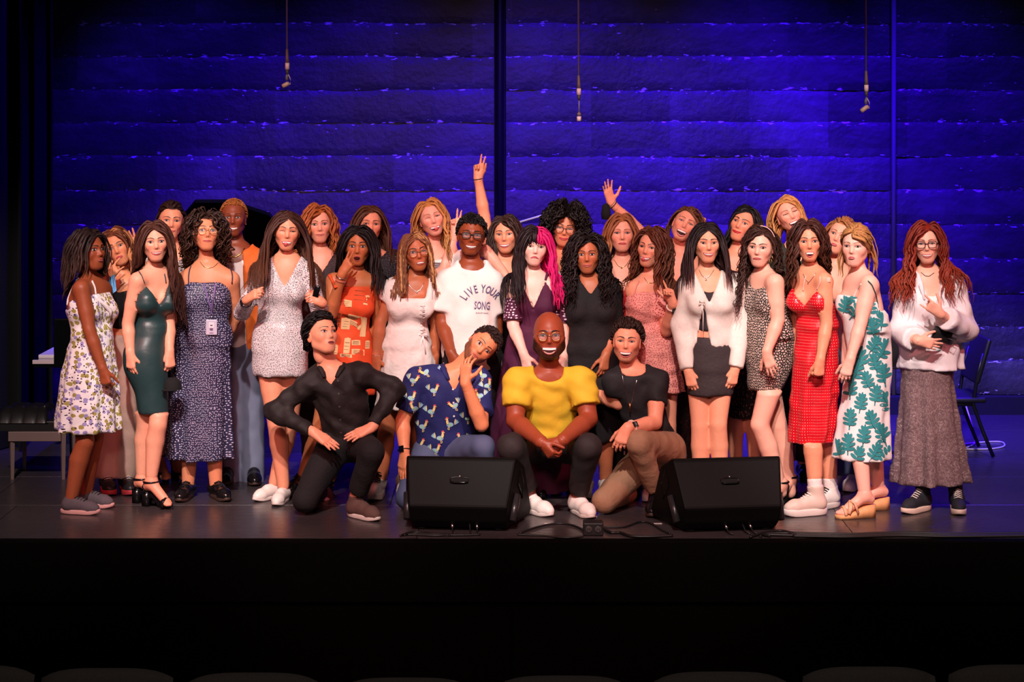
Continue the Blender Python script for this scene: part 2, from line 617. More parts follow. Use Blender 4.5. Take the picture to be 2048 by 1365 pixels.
def make_head(mb, c, R, hs, skin, haircol, q):
    """mb: body mesh. materials: 0 skin, 1 print (vertex colours, eyes lips teeth brows)."""
    lo = np.full(HD.shape[:2], .02)
    hi = np.full(HD.shape[:2], .21)
    for _ in range(13):
        m = (lo + hi) / 2
        ins = head_sdf(HO + HD * m[..., None], q) < 0
        lo = np.where(ins, m, lo)
        hi = np.where(ins, hi, m)
    V = (HO + HD * lo[..., None]).reshape(-1, 3)
    top = V[:NPH].mean(0)
    bot = V[-NPH:].mean(0)
    V = np.concatenate([V, [top, bot]])
    # own colours of the skin: blush, scalp, beard
    C = np.repeat(np.array([skin], float), len(V), 0)
    x, y, z = V.T
    fr = np.clip((-y - .02) / .03, 0, 1)

    def blend(w, col):
        nonlocal C
        C = C * (1 - w[:, None]) + np.array(col) * w[:, None]
    red = np.array(skin) * np.array([1.05, .72, .70])
    blend(.55 * fr * np.exp(-(((np.abs(x) - .042) / .02) ** 2 + ((z + .028) / .02) ** 2)), red)
    blend(.35 * fr * np.exp(-((x / .012) ** 2 + ((z + .03) / .012) ** 2)), red)
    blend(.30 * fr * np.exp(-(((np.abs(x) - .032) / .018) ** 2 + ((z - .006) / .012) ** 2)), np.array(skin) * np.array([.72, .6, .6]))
    rs = np.random.RandomState(int(abs(c[0]) * 1000) % 9999)
    if q['beard']:
        bl = np.interp(np.abs(x), [0, .03, .055, .075], [-.038, -.046, -.03, .0])
        w = np.clip((bl - z) / .012, 0, 1) * np.clip((.028 - y) / .02, 0, 1)
        lipz = np.exp(-(((x / .028) ** 2 + ((z + .060) / .012) ** 2) ** 2))
        ck = np.exp(-(((np.abs(x) - .040) / .012) ** 2 + ((z + .045) / .012) ** 2))
        w = w * (1 - lipz) * (1 - .7 * ck)
        w *= (0.75 + .25 * rs.rand(len(V))) * q['beard']
        blend(np.clip(w, 0, 1), lin(q['bcol']))
        if q['beard'] > .8:
            V = V + (np.clip(w, 0, 1) * .006)[:, None] * nrm_rows(V - HO)
    hw = np.clip(hairline(V, q) / .006, 0, 1) if haircol is not None else np.zeros(len(V))
    blend(hw, haircol if haircol is not None else skin)
    T = lambda v: c + hs * (np.asarray(v) @ R.T)
    mb.add(T(V), [HF, HCAP[0], HCAP[1]], 0, C)
    bvh = BVHTree.FromPolygons(V.tolist(), [tuple(f) for f in HF.tolist()])

    def srf(x, z):
        h = bvh.ray_cast(Vector((x, -.3, z)), Vector((0, 1, 0)))
        return h[0].y if h[0] is not None else -.03

    def patch(xs, zlo, zhi, off, bul, col, nz=4, mat=1):
        xs = np.asarray(xs)
        n = len(xs)
        pts = []
        for i, xx in enumerate(xs):
            for k in range(nz):
                f = k / (nz - 1)
                zz = zlo[i] + (zhi[i] - zlo[i]) * f
                e = 1 - ((i / (n - 1)) * 2 - 1) ** 4
                pts.append((xx, srf(xx, zz) - off - bul * 4 * f * (1 - f) * e, zz))
        i = np.arange(n - 1)[:, None]
        k = np.arange(nz - 1)[None]
        F = np.stack([i * nz + k, (i + 1) * nz + k, (i + 1) * nz + k + 1, i * nz + k + 1], -1).reshape(-1, 4)
        mb.add(T(pts), F, mat, lin(col))
    lin1 = np.linspace(-1, 1, 11)
    for s, cl in ((-1, q['close'][0]), (1, q['close'][1])):
        ex, ez = s * .0318, .004
        w = .0160
        op = q['eye'] * (1 - cl)
        up = .0064 * op * (1 - np.abs(lin1) ** 2.2) ** .8
        dn = -.0050 * (q['eye'] * (1 - cl)) ** .8 * (1 - np.abs(lin1) ** 2.2)
        sl = q['slant'] * .004 * lin1 * s
        xs = ex + w * lin1
        if op > .12:
            patch(xs, ez + dn + sl, ez + up + sl, .0012, .0022, (192, 172, 166), 5)
            gx, gz = q['gaze'][0] * .005, q['gaze'][1] * .003
            for rad, cc, of in ((.0080, q['iris'], .0042), (.0042, (8, 6, 6), .0048)):
                a = np.linspace(0, 2 * np.pi, 14, endpoint=False)
                px = ex + gx + rad * np.cos(a)
                pz = ez + .0008 + gz + rad * np.sin(a)
                u = np.interp(px, xs, ez + up + sl)
                l = np.interp(px, xs, ez + dn + sl)
                pz = np.clip(pz, l, u)
                yy = srf(ex, ez) - of
                V2 = [(ex + gx, yy - .0004, np.clip(ez + gz, ez + dn[5], ez + up[5]))] + [(a_, yy, b_) for a_, b_ in zip(px, pz)]
                mb.add(T(V2), np.stack([np.zeros(14, int), 1 + np.arange(14), 1 + (np.arange(14) + 1) % 14], -1), 1, lin(cc))
            lw = .0026 * q['lash']
            patch(ex + w * 1.12 * lin1, ez + up + sl - .0004, ez + up + sl + lw * (1 + .4 * lin1 * s), .003, .001, (22, 14, 14), 3)
            patch(xs, ez + dn + sl - .0007, ez + dn + sl, .002, .0, (110, 60, 55), 2)
            lidc = np.array(skin) * np.array([.62, .48, .48])
            patch(xs * 1.0, ez + up + sl + lw, ez + up + sl + lw + .0012, .0015, .0006, tuple(lidc ** (1 / 2.2) * 255), 3)
        else:
            z0 = ez - .001 + sl + .0035 * (1 - lin1 ** 2) * (1 if q['smile'] > .2 else -1)
            patch(ex + w * 1.1 * lin1, z0 - .0012, z0 + .0012, .0022, .001, (24, 15, 15), 3)
        # brows
        bx = np.linspace(.010, .054, 9)
        f = np.linspace(0, 1, 9)
        bz = .0235 + q['browh'] + .007 * np.sin(f * 2.5) - .005 * f ** 2
        bz = bz + q['frown'] * .006 * (f - .4)
        bt = .0060 * q['browt'] * (1 - .75 * f ** 1.5)
        if q['browt'] > 0:
            patch(s * bx, bz - bt / 2, bz + bt / 2, .0008, .0014, q['brow'], 3)
    # mouth
    mw = .0272 * q['mw'] * (1 + .30 * max(q['smile'], 0))
    lx = np.linspace(-1, 1, 13)
    mx = q['mx']
    xs = mx + mw * lx
    zc = -.0605 + q['smile'] * .0085 * (lx ** 2 - .25) - (.003 if q['mo'] > .3 else 0)
    e = (1 - lx ** 2)
    mo = q['mo']
    zu = zc + .0060 * mo * e ** .7 + .0005 * e
    zl = zc - .0205 * mo * e ** .6 - .0005 * e
    lu = q['lipw'] * (.0058 * e ** .6 - .0012 * np.exp(-(lx / .16) ** 2)) + .0004
    ll = q['lipw'] * .0072 * e ** .7 + .0004
    if q['pout']:
        lu, ll = lu * 1.35, ll * 1.3
    po = .0035 * q['pout']
    patch(xs, zl, zu, .0015, 0, (60, 12, 14) if mo > .15 else (95, 32, 34), 4)
    if q['teeth']:
        k = slice(1, 12)
        tb = zu - np.minimum(.0095, (zu - zl) * .68)
        patch(xs[k], tb[k], zu[k], .0030, .001, (246, 236, 228), 4)
        if mo > .75:
            patch(xs[2:11] * .96, zl[2:11], zl[2:11] + .003, .0025, .001, (225, 205, 198), 3)
    if q['tongue']:
        tx = np.linspace(-1, 1, 9)
        te = np.sqrt(np.clip(1 - tx ** 2, 0, 1))
        off = q['tongue'] if q['tongue'] != 1 else 0
        patch(mx + off + .0125 * tx, -.066 - .0165 * te - .004 * (mo > .5), -.066 + .004 * te, .005, .005, (205, 88, 92), 5)
    lc = q['lip']
    patch(xs, zu, zu + lu, .0012 + po, .0028, lc, 5)
    patch(xs, zl - ll, zl, .0012 + po, .0034, lc, 5)
    # nostrils
    for s in (-1, 1):
        patch(s * np.linspace(.003, .009, 5), np.array([-.0395, -.040, -.040, -.0395, -.0385]), np.array([-.0382, -.037, -.0368, -.037, -.038]), .0006, 0,
              tuple((np.array(skin) * .25) ** (1 / 2.2) * 255), 3)
    # ears
    for s in (-1, 1):
        a = np.linspace(0, 2 * np.pi, 14, endpoint=False)
        rings = []
        for rr, yo in ((1.0, .0), (1.05, .006), (.86, .011), (.62, .006), (.2, .004)):
            ez_, ey_ = .031 * rr * np.sin(a), .019 * rr * np.cos(a) * (1 + .25 * np.sin(a))
            rings.append(np.stack([np.full(14, s * (.0695 + yo)), .010 + ey_ + .3 * yo, -.008 + ez_], -1))
        VV = np.concatenate(rings)
        i = np.arange(4)[:, None]
        j = np.arange(14)[None]
        Fq = np.stack([i * 14 + j, i * 14 + (j + 1) % 14, (i + 1) * 14 + (j + 1) % 14, (i + 1) * 14 + j], -1).reshape(-1, 4)
        mb.add(T(VV), [Fq, np.arange(56, 70)[None]], 0, np.array(skin) * np.array([1.0, .86, .84]))
    return T, srf, V


def nrm_rows(a):
    return a / (np.linalg.norm(a, axis=-1, keepdims=True) + 1e-9)


# ---------------------------------------------------------------- hair
HAIR = dict(n=340, L=.45, part=0.0, vol=.016, wave=(.004, .14), curl=0.0, fw=.064, r=.0104, var=.10, rad=0.15, grav=.35, bias=(0, 0), m=11, pull=None, tip=None, col2=None,
            fringe=0, bead=0, up=0.0, zmin=None, back=0.25, taper=.18, hz=.058, flat=.34, clr=.016, lat=.9, front=0)


def make_hair(parent, c, R, hs, haircol, q, st, body, seed):
    h = dict(HAIR)
    h.update(st)
    rs = np.random.RandomState(seed)
    N = 3000
    i = np.arange(N) + .5
    ph = i * 2.399963
    zz = 1 - 2 * i / N
    rr = np.sqrt(1 - zz ** 2)
    dirs = np.stack([rr * np.cos(ph), rr * np.sin(ph), zz], -1)
    ce, re = np.array([0, .012, .030]), np.array([.0765, .0985, .088])
    roots = ce + dirs * re
    ok = hairline(roots, q) > .001
    if h['front']:
        ok &= (roots[:, 1] < -.025) & (hairline(roots, q) < .045)
    roots, dirs = roots[ok], dirs[ok]
    sel = rs.permutation(len(roots))[:h['n']]
    roots, dirs = roots[sel], dirs[sel]
    n = len(roots)
    m = int(min(24, max(h['m'], h['L'] / h['wave'][1] * 6))) if h['wave'][0] > .004 else h['m']
    side = np.sign(roots[:, 0] - h['part'] + 1e-4)
    L = h['L'] * rs.uniform(.82, 1.04, n)
    if np.ndim(h.get('Ls')):
        L = np.where(side < 0, h['Ls'][0], h['Ls'][1]) * rs.uniform(.82, 1.04, n)
    gl = R.T @ np.array([0, 0, -1.0])         # gravity in head space
    layer = rs.uniform(.15, 1, n)
    p = roots + dirs * .003
    rad = h['rad']
    if h['pull'] is not None:
        d = nrm_rows(np.array(h['pull']) - p)
    else:
        d = np.stack([side * h['lat'], np.where(roots[:, 1] < .03, h['back'], .35), np.full(n, -.3 + h['up'])], -1)
        d = d * (1 - rad) + dirs * rad * 2
    d = nrm_rows(d - .6 * (d * dirs).sum(1, keepdims=True) * dirs * (rad < .5))
    pts = [p.copy()]
    ds = L / (m - 1)
    for s in range(1, m):
        f = s / (m - 1)
        if h['pull'] is not None:
            tgt = np.array(h['pull'])
            near = np.linalg.norm(p - tgt, axis=1) < .035
            want = np.where(near[:, None], np.array([0, .3, -.2]) + gl * .8, nrm_rows(tgt - p))
            d = nrm_rows(.35 * d + .65 * want)
        else:
            b = np.where(side < 0, h['bias'][0], h['bias'][1]) * (f > .35)
            g = h['grav'] * (1 + f)
            d = nrm_rows(d * .8 + gl[None] * g + np.stack([0 * b, b * .5, 0 * b], -1) + h['up'] * .3 * np.array([0, 0, 1]) * (f < .4))
        q0 = p.copy()
        p = p + d * ds[:, None]
        # keep off the skull
        ex = re + h['vol'] * (layer[:, None]) + .002
        u = (p - ce) / ex
        l = np.linalg.norm(u, axis=1)
        inside = l < 1
        p = np.where(inside[:, None], ce + u / (l[:, None] + 1e-9) * ex, p)
        # lower face / neck column and the open face
        if h['fringe'] != 2:
            zone = (p[:, 1] < -.012) & (p[:, 2] < h['hz']) & (p[:, 2] > -.15)
            need = (h['fw'] + .012 * layer) * np.interp(p[:, 2], [-.15, -.10, -.03, .03, .06], [.82, .92, 1.04, .98, .75])
            if h['fringe']:
                zone &= ~((p[:, 2] > .028) & (roots[:, 1] < -.035))
            sd = np.where(np.abs(p[:, 0]) > .02, np.sign(p[:, 0]), side)
            lack = zone & (np.abs(p[:, 0]) < need)
            p[:, 0] = np.where(lack, sd * need, p[:, 0])
        col = (p[:, 2] < -.02) & (p[:, 2] > -.17)
        rn = np.sqrt(p[:, 0] ** 2 + (p[:, 1] - .012) ** 2)
        lim = .060 + .012 * layer
        k = col & (rn < lim)
        p[:, 0] = np.where(k, p[:, 0] / (rn + 1e-6) * lim, p[:, 0])
        p[:, 1] = np.where(k, .012 + (p[:, 1] - .012) / (rn + 1e-6) * lim, p[:, 1])
        if body is not None and f > .25:
            wp = c + hs * (p @ R.T)
            for _ in range(2):
                dd = sdf_pts(body, wp)
                e = .004
                g = np.stack([sdf_pts(body, wp + np.eye(3)[a] * e) - dd for a in range(3)], -1) / e
                push = np.maximum(h['clr'] + .012 * layer - dd, 0)
                wp = wp + nrm_rows(g) * push[:, None]
            p = ((wp - c) / hs) @ R
        d = nrm_rows(.5 * d + .5 * nrm_rows(p - q0))
        pts.append(p.copy())
    X = np.stack(pts, 1)
    f = np.linspace(0, 1, m)[None]
    a, fr = h['wave']
    ph = rs.rand(n, 1) * (6.28 if h['curl'] else 1.5) + side[:, None] * 1.2 + roots[:, 1:2] * 14
    amp = a * np.clip(f * 3 - .15, 0, 1)
    ln = f * L[:, None]
    X[:, :, 0] += amp * np.sin(6.283 * ln / fr + ph)
    X[:, :, 1] += amp * np.cos(6.283 * ln / fr + ph)
    if h['curl']:
        X += h['curl'] * np.clip(f * 2.5, 0, 1)[..., None] * rs.normal(0, 1, X.shape)
    Wd = c + hs * (X @ R.T)
    prof = np.interp(np.linspace(0, 1, m), [0, .12, .6, 1], [.55, 1, .9, h['taper']])
    if h['bead']:
        prof = prof * (1 + h['bead'] * np.cos(np.arange(m) * np.pi))
    r = hs * h['r'] * rs.uniform(.7, 1.25, n)[:, None] * prof[None]
    t = np.gradient(Wd, axis=1)
    t = nrm_rows(t)
    out = nrm_rows(Wd - (c + hs * (R @ np.array([0, .01, 0]))) * np.array([1, 1, 0]) - Wd * np.array([0, 0, 1]) + np.array([0, 0, 1e-3]))
    b = nrm_rows(np.cross(t, out))
    o2 = np.cross(b, t)
    sides = 4
    ang = np.linspace(0, 2 * np.pi, sides, endpoint=False)
    V = Wd[:, :, None] + r[:, :, None, None] * (np.cos(ang)[None, None, :, None] * b[:, :, None] + h['flat'] * np.sin(ang)[None, None, :, None] * o2[:, :, None])
    ii = (np.arange(n) * m * sides)[:, None, None]
    jj = (np.arange(m - 1) * sides)[None, :, None]
    kk = np.arange(sides)[None, None]
    k2 = (kk + 1) % sides
    F = np.stack([ii + jj + kk, ii + jj + k2, ii + jj + sides + k2, ii + jj + sides + kk], -1).reshape(-1, 4)
    ends = np.concatenate([ii[:, 0, 0][:, None] + (m - 1) * sides + np.arange(sides)[None]], 0)
    hc = np.array(haircol)
    C = np.repeat(hc[None, None], n, 0) * rs.uniform(1 - h['var'], 1 + h['var'], (n, 1, 1))
    if h['col2'] is not None:
        C = np.where((roots[:, 0] > h.get('split', 0))[:, None, None], np.array(lin(h['col2'])) * rs.uniform(.8, 1.2, (n, 1, 1)), C)
    C = np.repeat(C, m, 1)
    if h['tip'] is not None:
        w = np.clip((f - .3) * 1.5, 0, 1)[..., None]
        C = C * (1 - w) + np.array(lin(h['tip'])) * w * rs.uniform(.8, 1.15, (n, 1, 1))
    if h.get('streak'):
        sk = rs.rand(n) < .3
        C[sk] = np.array(lin(h['streak'])) * rs.uniform(.8, 1.1, (sk.sum(), 1, 1))
    C = np.repeat(C[:, :, None], sides, 2).reshape(-1, 3)
    U = np.stack(np.broadcast_arrays((np.arange(n) * 7.3)[:, None, None] + np.array([0, 4.5, 9, 4.5])[None, None], (f * L[:, None] * 5)[:, :, None], np.zeros((1, 1, 1))), -1).reshape(-1, 3)
    mb = MB()
    mb.add(V.reshape(-1, 3), [F, ends], 0, C, U)
    return mb


# ---------------------------------------------------------------- hands
HP = dict(relax=([.26, .30, .34, .40], .26, .5), flat=([.06, .05, .06, .1], .12, .5), spread=([.08, .04, .06, .1], .55, .9), peace=([.03, .03, 1, 1], .42, .1),
          point=([.04, 1, 1, 1], .1, .9), rock=([.05, 1, 1, .05], .25, .8), fist=([1, 1, 1, 1], .05, .15), grip=([.55, .6, .65, .7], .2, .4), thumb=([.75, .8, .85, .9], .05, 1.0),
          claw=([.3, .25, .3, .3], .5, .9), rest=([.18, .15, .18, .22], .38, .7), shaka=([.12, 1, 1, .12], .3, .8))


def hand_prims(w, f, nn, side, pose, s=1.0):
    """w wrist, f finger direction, nn palm normal, side +1 = person's right hand."""
    f = nrm(f)
    nn = nrm(np.asarray(nn, float) - f * np.dot(nn, f))
    t = np.cross(f, nn) * side
    curls, spr, th = HP[pose]
    pr = []
    off = [.0255, .0085, -.0085, -.0245]
    ln = [.068, .076, .070, .055]
    rad = [.0080, .0082, .0078, .0069]
    for i in range(4):
        a = (1.5 - i) / 1.5 * spr * .5
        k0 = w + s * (f * (.084 - .004 * abs(i - 1)) + t * off[i])
        pr.append(cone(w + t * off[i] * .55 * s + f * .008 * s, k0, .0150 * s, .0120 * s, .014))
        d = nrm(f * math.cos(a) + t * math.sin(a))
        cu = curls[i]
        p = k0
        nq = nn
        for seg, an, r0, r1 in ((.46, 75, 1.0, .94), (.30, 95, .94, .86), (.24, 55, .86, .72)):
            an = math.radians(an * cu)
            d, nq = nrm(d * math.cos(an) + nq * math.sin(an)), nrm(nq * math.cos(an) - d * math.sin(an))
            e = p + d * ln[i] * seg * s
            pr.append(cone(p, e, rad[i] * r0 * s, rad[i] * r1 * s, .003))
            p = e
    r0 = w + s * (f * .022 + t * .020 + nn * .006)
    d1 = nrm(f * (.75 - .3 * th) + t * (.25 + .6 * th) + nn * (.55 - .35 * th))
    e1 = r0 + d1 * .042 * s
    pr.append(cone(r0, e1, .0150 * s, .0110 * s, .012))
    d2 = nrm(d1 + f * (.5 - .2 * th) + nn * (.3 * (1 - th)) - t * .25)
    e2 = e1 + d2 * .030 * s
    pr.append(cone(e1, e2, .0108 * s, .0092 * s, .004))
    e3 = e2 + nrm(d2 + f * .15) * .024 * s
    pr.append(cone(e2, e3, .0092 * s, .0076 * s, .004))
    return pr
# ---------------------------------------------------------------- people
FEM = [(-.24, .100, .085), (-.12, .155, .108), (0, .166, .114), (.14, .150, .104), (.30, .126, .092), (.45, .133, .096), (.62, .148, .104), (.78, .150, .094),
       (.88, .140, .080), (.95, .095, .066), (1.02, .052, .054)]
MAL = [(-.24, .110, .090), (-.12, .156, .112), (0, .163, .116), (.14, .158, .112), (.30, .152, .108), (.45, .160, .112), (.62, .176, .118), (.78, .180, .110),
       (.88, .165, .092), (.95, .110, .074), (1.02, .062, .062)]


PEOPLE = []


class Person:
    def __init__(s, label, D, head, skin, feet=None, tyaw=0, w=1.0, dp=1.0, male=0, J=None, hs=1.0, face=None, neckpx=None, pel=None, arm=1.0, leg=1.0, bust=1.0, S=None,
                 coarse=False, tw=None, hands=None, haircol='2a1a16', bald=False, seed=1, sw=1.0, hd=0.0):
        J = J or {}
        s.D, s.male, s.w, s.seed, s.coarse = D, male, w, seed, coarse
        px, py, yaw, pitch, roll = head
        s.q = dict(FACE)
        s.q['male'] = male
        s.q['jaw'] = 1.12 if male else 1.0
        s.q.update(face or {})
        s.R = head_rot(yaw, pitch, roll)
        s.hs = hs
        s.hc = P(px, py, D + hd)
        s.skin = tuple(np.array(lin(skin)) * (1.10, .90, .85))
        s.hcol = lin(haircol)
        s.ang = math.radians(tyaw)
        s.lat = np.array([math.cos(s.ang), math.sin(s.ang), 0])
        s.front = np.array([math.sin(s.ang), -math.cos(s.ang), 0])
        fx = feet if feet is not None else px
        top = s.hc[2] + .115 * hs
        S = S or top
        s.S = S
        j = {}

        def get(k, default):
            if k in J:
                v = J[k]
                j[k] = P(v[0], v[1], D + (v[2] if len(v) > 2 else 0))
            else:
                j[k] = np.asarray(default, float)
            return j[k]
        s.chin_base = s.hc + hs * (s.R @ np.array([0, .015, -.064]))
        footc = P(fx, 0, D)
        footc[2] = 0
        nb = P(neckpx, 0, D) if neckpx else (s.chin_base * .8 + footc * .2)
        neck = get('neck', [nb[0], D + .02, s.chin_base[2] - .086 * hs])
        pelv = get('pel', [footc[0] * .65 + neck[0] * .35, D, .525 * S])
        hw = .165 * sw * (1.12 if male else 1)
        dz = np.array([0, 0, -.065])
        for k, sg in (('a', -1), ('b', 1)):
            sh = get('s' + k, neck + sg * s.lat * hw + dz)
            el = get('e' + k, sh + sg * s.lat * .045 + np.array([0, .02, -.185 * S]))
            wr = get('w' + k, el + sg * s.lat * .005 + np.array([0, -.04, -.145 * S]))
            hp = get('h' + k, pelv + sg * s.lat * .076 + np.array([0, 0, -.02]))
            kn = get('k' + k, [hp[0] * .5 + (footc + sg * s.lat * .052)[0] * .5, hp[1] - .02, .285 * S])
            get('f' + k, [(footc + sg * s.lat * .06)[0], D + (sg * s.lat * .06)[1], .075])
        s.j = j
        s.T = np.linalg.norm(neck - pelv)
        tmpl = MAL if male else FEM
        s.lv = []
        for t, rx, ry in tmpl:
            c = pelv + t * (neck - pelv)
            if t > 1:
                c = neck + (t - 1) * (s.chin_base - neck)
            s.lv.append((c[2], c[0], c[1], rx * w if t < .9 else rx * (1 + (w - 1) * .4), ry * dp))
        if tw:
            tw = np.array(tw, float)
            lv2 = []
            for z, cx, cy, rx, ry in s.lv:
                py = HZ + (CH - z) * FPX / D
                if tw[0, 0] - 14 <= py <= tw[-1, 0] + 14:
                    hw = np.interp(py, tw[:, 0], tw[:, 2]) * D / FPX - .010
                    f = hw / math.hypot(rx * s.lat[0], ry * s.lat[1])
                    cx = (np.interp(py, tw[:, 0], tw[:, 1]) - 1024) * D / FPX
                    rx, ry = rx * f, ry * (f * .7 + .3)
                lv2.append((z, cx, cy, rx, ry))
            s.lv = lv2
        s.prims = [stack(s.lv, s.ang, .05)]
        s.prims.append(cone(neck + [0, .012, -.03], s.chin_base, (.056 if male else .045) * (1 + (w - 1) * .5), .052 if male else .042, .035))
        ra, rl = arm * (1.15 if male else 1), leg * (1.06 if male else 1)
        s.ra, s.rl = ra, rl
        for k, sg in (('a', -1), ('b', 1)):
            sh, el, wr = j['s' + k], j['e' + k], j['w' + k]
            s.prims += [cone(neck + sg * s.lat * .05 + [0, .01, -.03], sh, .046, .050 * ra, .05),
                        cone(sh, sh * .45 + el * .55, .050 * ra, .044 * ra, .012), cone(sh * .45 + el * .55, el, .044 * ra, .037 * ra, .008),
                        cone(el, el * .7 + wr * .3, .037 * ra, .039 * ra, .008), cone(el * .7 + wr * .3, wr, .039 * ra, .0255 * ra, .008)]
            hp, kn, ft = j['h' + k], j['k' + k], j['f' + k]
            back = nrm(np.cross(np.cross(ft - kn, hp - kn) + [1e-4, 0, 0], ft - kn))
            calf = kn * .68 + ft * .32 + s.front * -.014
            s.prims += [cone(hp, hp * .5 + kn * .5, .084 * rl, .069 * rl, .02), cone(hp * .5 + kn * .5, kn, .069 * rl, .053 * rl, .008),
                        cone(kn, calf, .053 * rl, .056 * rl, .010), cone(calf, ft, .056 * rl, .037 * rl, .010)]
        if not male and bust:
            for sg in (-1, 1):
                bc = pelv + .655 * (neck - pelv) + sg * s.lat * .070 * w + s.front * .072 * dp
                s.prims.append(cone(bc, bc + [0, 0, -.012], .052 * bust, .056 * bust, .04))
        s.root = thing('person', label, 'person', (footc[0], D, 0))
        mb = MB()
        s.mb = mb
        h = .021 if coarse else .0142
        V, Q = volume(s.prims, h)
        mb.add(V, Q, 0, s.skin)
        s.bvh = mb.bvh()
        s.tor = [p for p in s.prims[:2]] + s.prims[2:5] + s.prims[11:14] + s.prims[20:]
        hands = hands or {}
        for k, sg in (('a', 1), ('b', -1)):
            hd_ = hands.get(k, ('relax', None, None))
            if hd_ == 0:
                continue
            el, wr = j['e' + k], j['w' + k]
            f = nrm(wr - el)
            fd = nrm(hd_[1]) if hd_[1] is not None else f
            pn = hd_[2] if hd_[2] is not None else np.array([sg * .75, .5, .0])
            V, Q = volume([cone(wr - f * .045, wr - f * .01, .0285 * s.ra, .0262 * s.ra, .01), cone(wr - f * .01, wr + fd * .022, .0262 * s.ra, .021, .012)] + hand_prims(wr, fd, pn, sg, hd_[0], (1.08 if male else .96) * (hd_[3] if len(hd_) > 3 else 1)), .0060 if coarse else .0054)
            mb.add(V, Q, 0, np.array(s.skin) * np.array([1, .97, .965]))
        s.HT, s.srf, s.HV = make_head(mb, s.hc, s.R, hs, np.array(s.skin), None if bald else np.array(s.hcol), s.q)
        s.gar = []
        PEOPLE.append(s)

    def tuck(s):
        """keep the skin under the clothes."""
        V = s.mb.V[0]
        X, Y, Z = V.T
        d = np.stack([pev(p, X, Y, Z) for p in s.prims])
        kind = np.array([0, 0] + sum([[3] + [1] * 4 + [2] * 4 for _ in 'ab'], []) + [0] * (len(s.prims) - 20))
        vk = kind[d.argmin(0)]
        jn = s.j
        for prims, cuts, wr in s.gar:
            dc = np.full(len(V), -1.0)
            for c in cuts:
                dc = np.maximum(dc, c(X, Y, Z))
            for p in prims:
                if p[0] == 'c':
                    d0 = pev(p[:6] + (None,), X, Y, Z)
                    cv = -1.0
                    if p[6] is not None:
                        q, n = p[6]
                        cv = (V - q) @ n
                    m0 = min(np.linalg.norm(p[1] - jn[k + t]) for k in 'sew' for t in 'ab')
                    m1 = min(np.linalg.norm(p[1] - jn[k + t]) for k in 'hkf' for t in 'ab')
                    m2 = min(np.linalg.norm(p[2] - jn['s' + t]) for t in 'ab')
                    ok = ((vk == 1) | (vk == 3)) if m0 < .01 else ((vk == 2) if m1 < .01 else ((vk == 3) if m2 < .01 else (vk == 0)))
                    lim = .035
                else:
                    z, cx, cy, rx, ry = p[1]
                    d0 = pev(('s', [np.concatenate([[-9], z, [99]])] + [np.concatenate([[c[0]], c, [c[-1]]]) for c in (cx, cy, rx, ry)]) + p[2:], X, Y, Z)
                    cv = np.maximum(Z - z[-1], z[0] - Z)
                    ok = (vk == 0) | (vk == 2)
                    lim = .10
                dep = .007 + wr * 1.3
                k = ok & (cv < -.006) & (dc < -.010) & (d0 > -dep) & (d0 < lim)
                if not k.any():
                    continue
                pp = p[:6] + (None,) if p[0] == 'c' else ('s', [np.concatenate([[-9], p[1][0], [99]])] + [np.concatenate([[c[0]], c, [c[-1]]]) for c in p[1][1:]]) + p[2:]
                W_ = V[k]
                for _ in range(2):
                    dd = pev(pp, W_[:, 0], W_[:, 1], W_[:, 2])
                    e = .003
                    g = np.stack([pev(pp, *(W_ + np.eye(3)[a] * e).T) - dd for a in range(3)], -1)
                    W_ = W_ - nrm_rows(g) * np.maximum(dd + dep, 0)[:, None]
                V[k] = W_
        s.mb.V[0] = V

    def finish(s):
        s.tuck()
        s.body = s.mb.build('body', [skin_mat(), vcol_mat('face_detail', .45)], s.root)
        return s

    # ---------- hair
    def hair(s, name='hair', **st):
        lp = st.pop('free', False)
        mb = make_hair(s.root, s.hc, s.R, s.hs, s.hcol, s.q, st, None if lp else s.tor, s.seed)
        s.hairmb = mb
        return mb.build(name, hair_mat(), s.root)

    # ---------- garments
    def uv(s, V):
        lv = np.array(sorted(s.lv))
        cx, cy = np.interp(V[:, 2], lv[:, 0], lv[:, 1]), np.interp(V[:, 2], lv[:, 0], lv[:, 2])
        u = (V[:, 0] - cx) * s.lat[0] + (V[:, 1] - cy) * s.lat[1]
        v = -(V[:, 0] - cx) * s.lat[1] + (V[:, 1] - cy) * s.lat[0]
        th = np.arctan2(u, -v)
        return np.stack([th * .17 + .03 * np.sin(2 * th), V[:, 2], 0 * th], -1)

    def neckcut(s, kind, depth, width=.085, back=.03, thr=None):
        n = s.j['neck']
        lat = s.lat

        def f(X, Y, Z):
            u = (X - n[0]) * lat[0] + (Y - n[1]) * lat[1]
            v = -(X - n[0]) * lat[1] + (Y - n[1]) * lat[0]
            a = np.clip(1 - np.abs(u) / width, -1, 1)
            if kind == 'v':
                fr = depth * np.clip(a, 0, 1)
            elif kind == 'square':
                fr = depth * np.clip(a * 5, 0, 1)
            else:
                fr = depth * np.sqrt(np.clip(1 - (u / width) ** 2, 0, 1))
            fr = np.where(v < .0, fr, back * np.clip(a, 0, 1))
            return np.where(np.abs(u) < width, Z - (n[2] + .0 - fr), -1.0) + 0 * Z
        return f

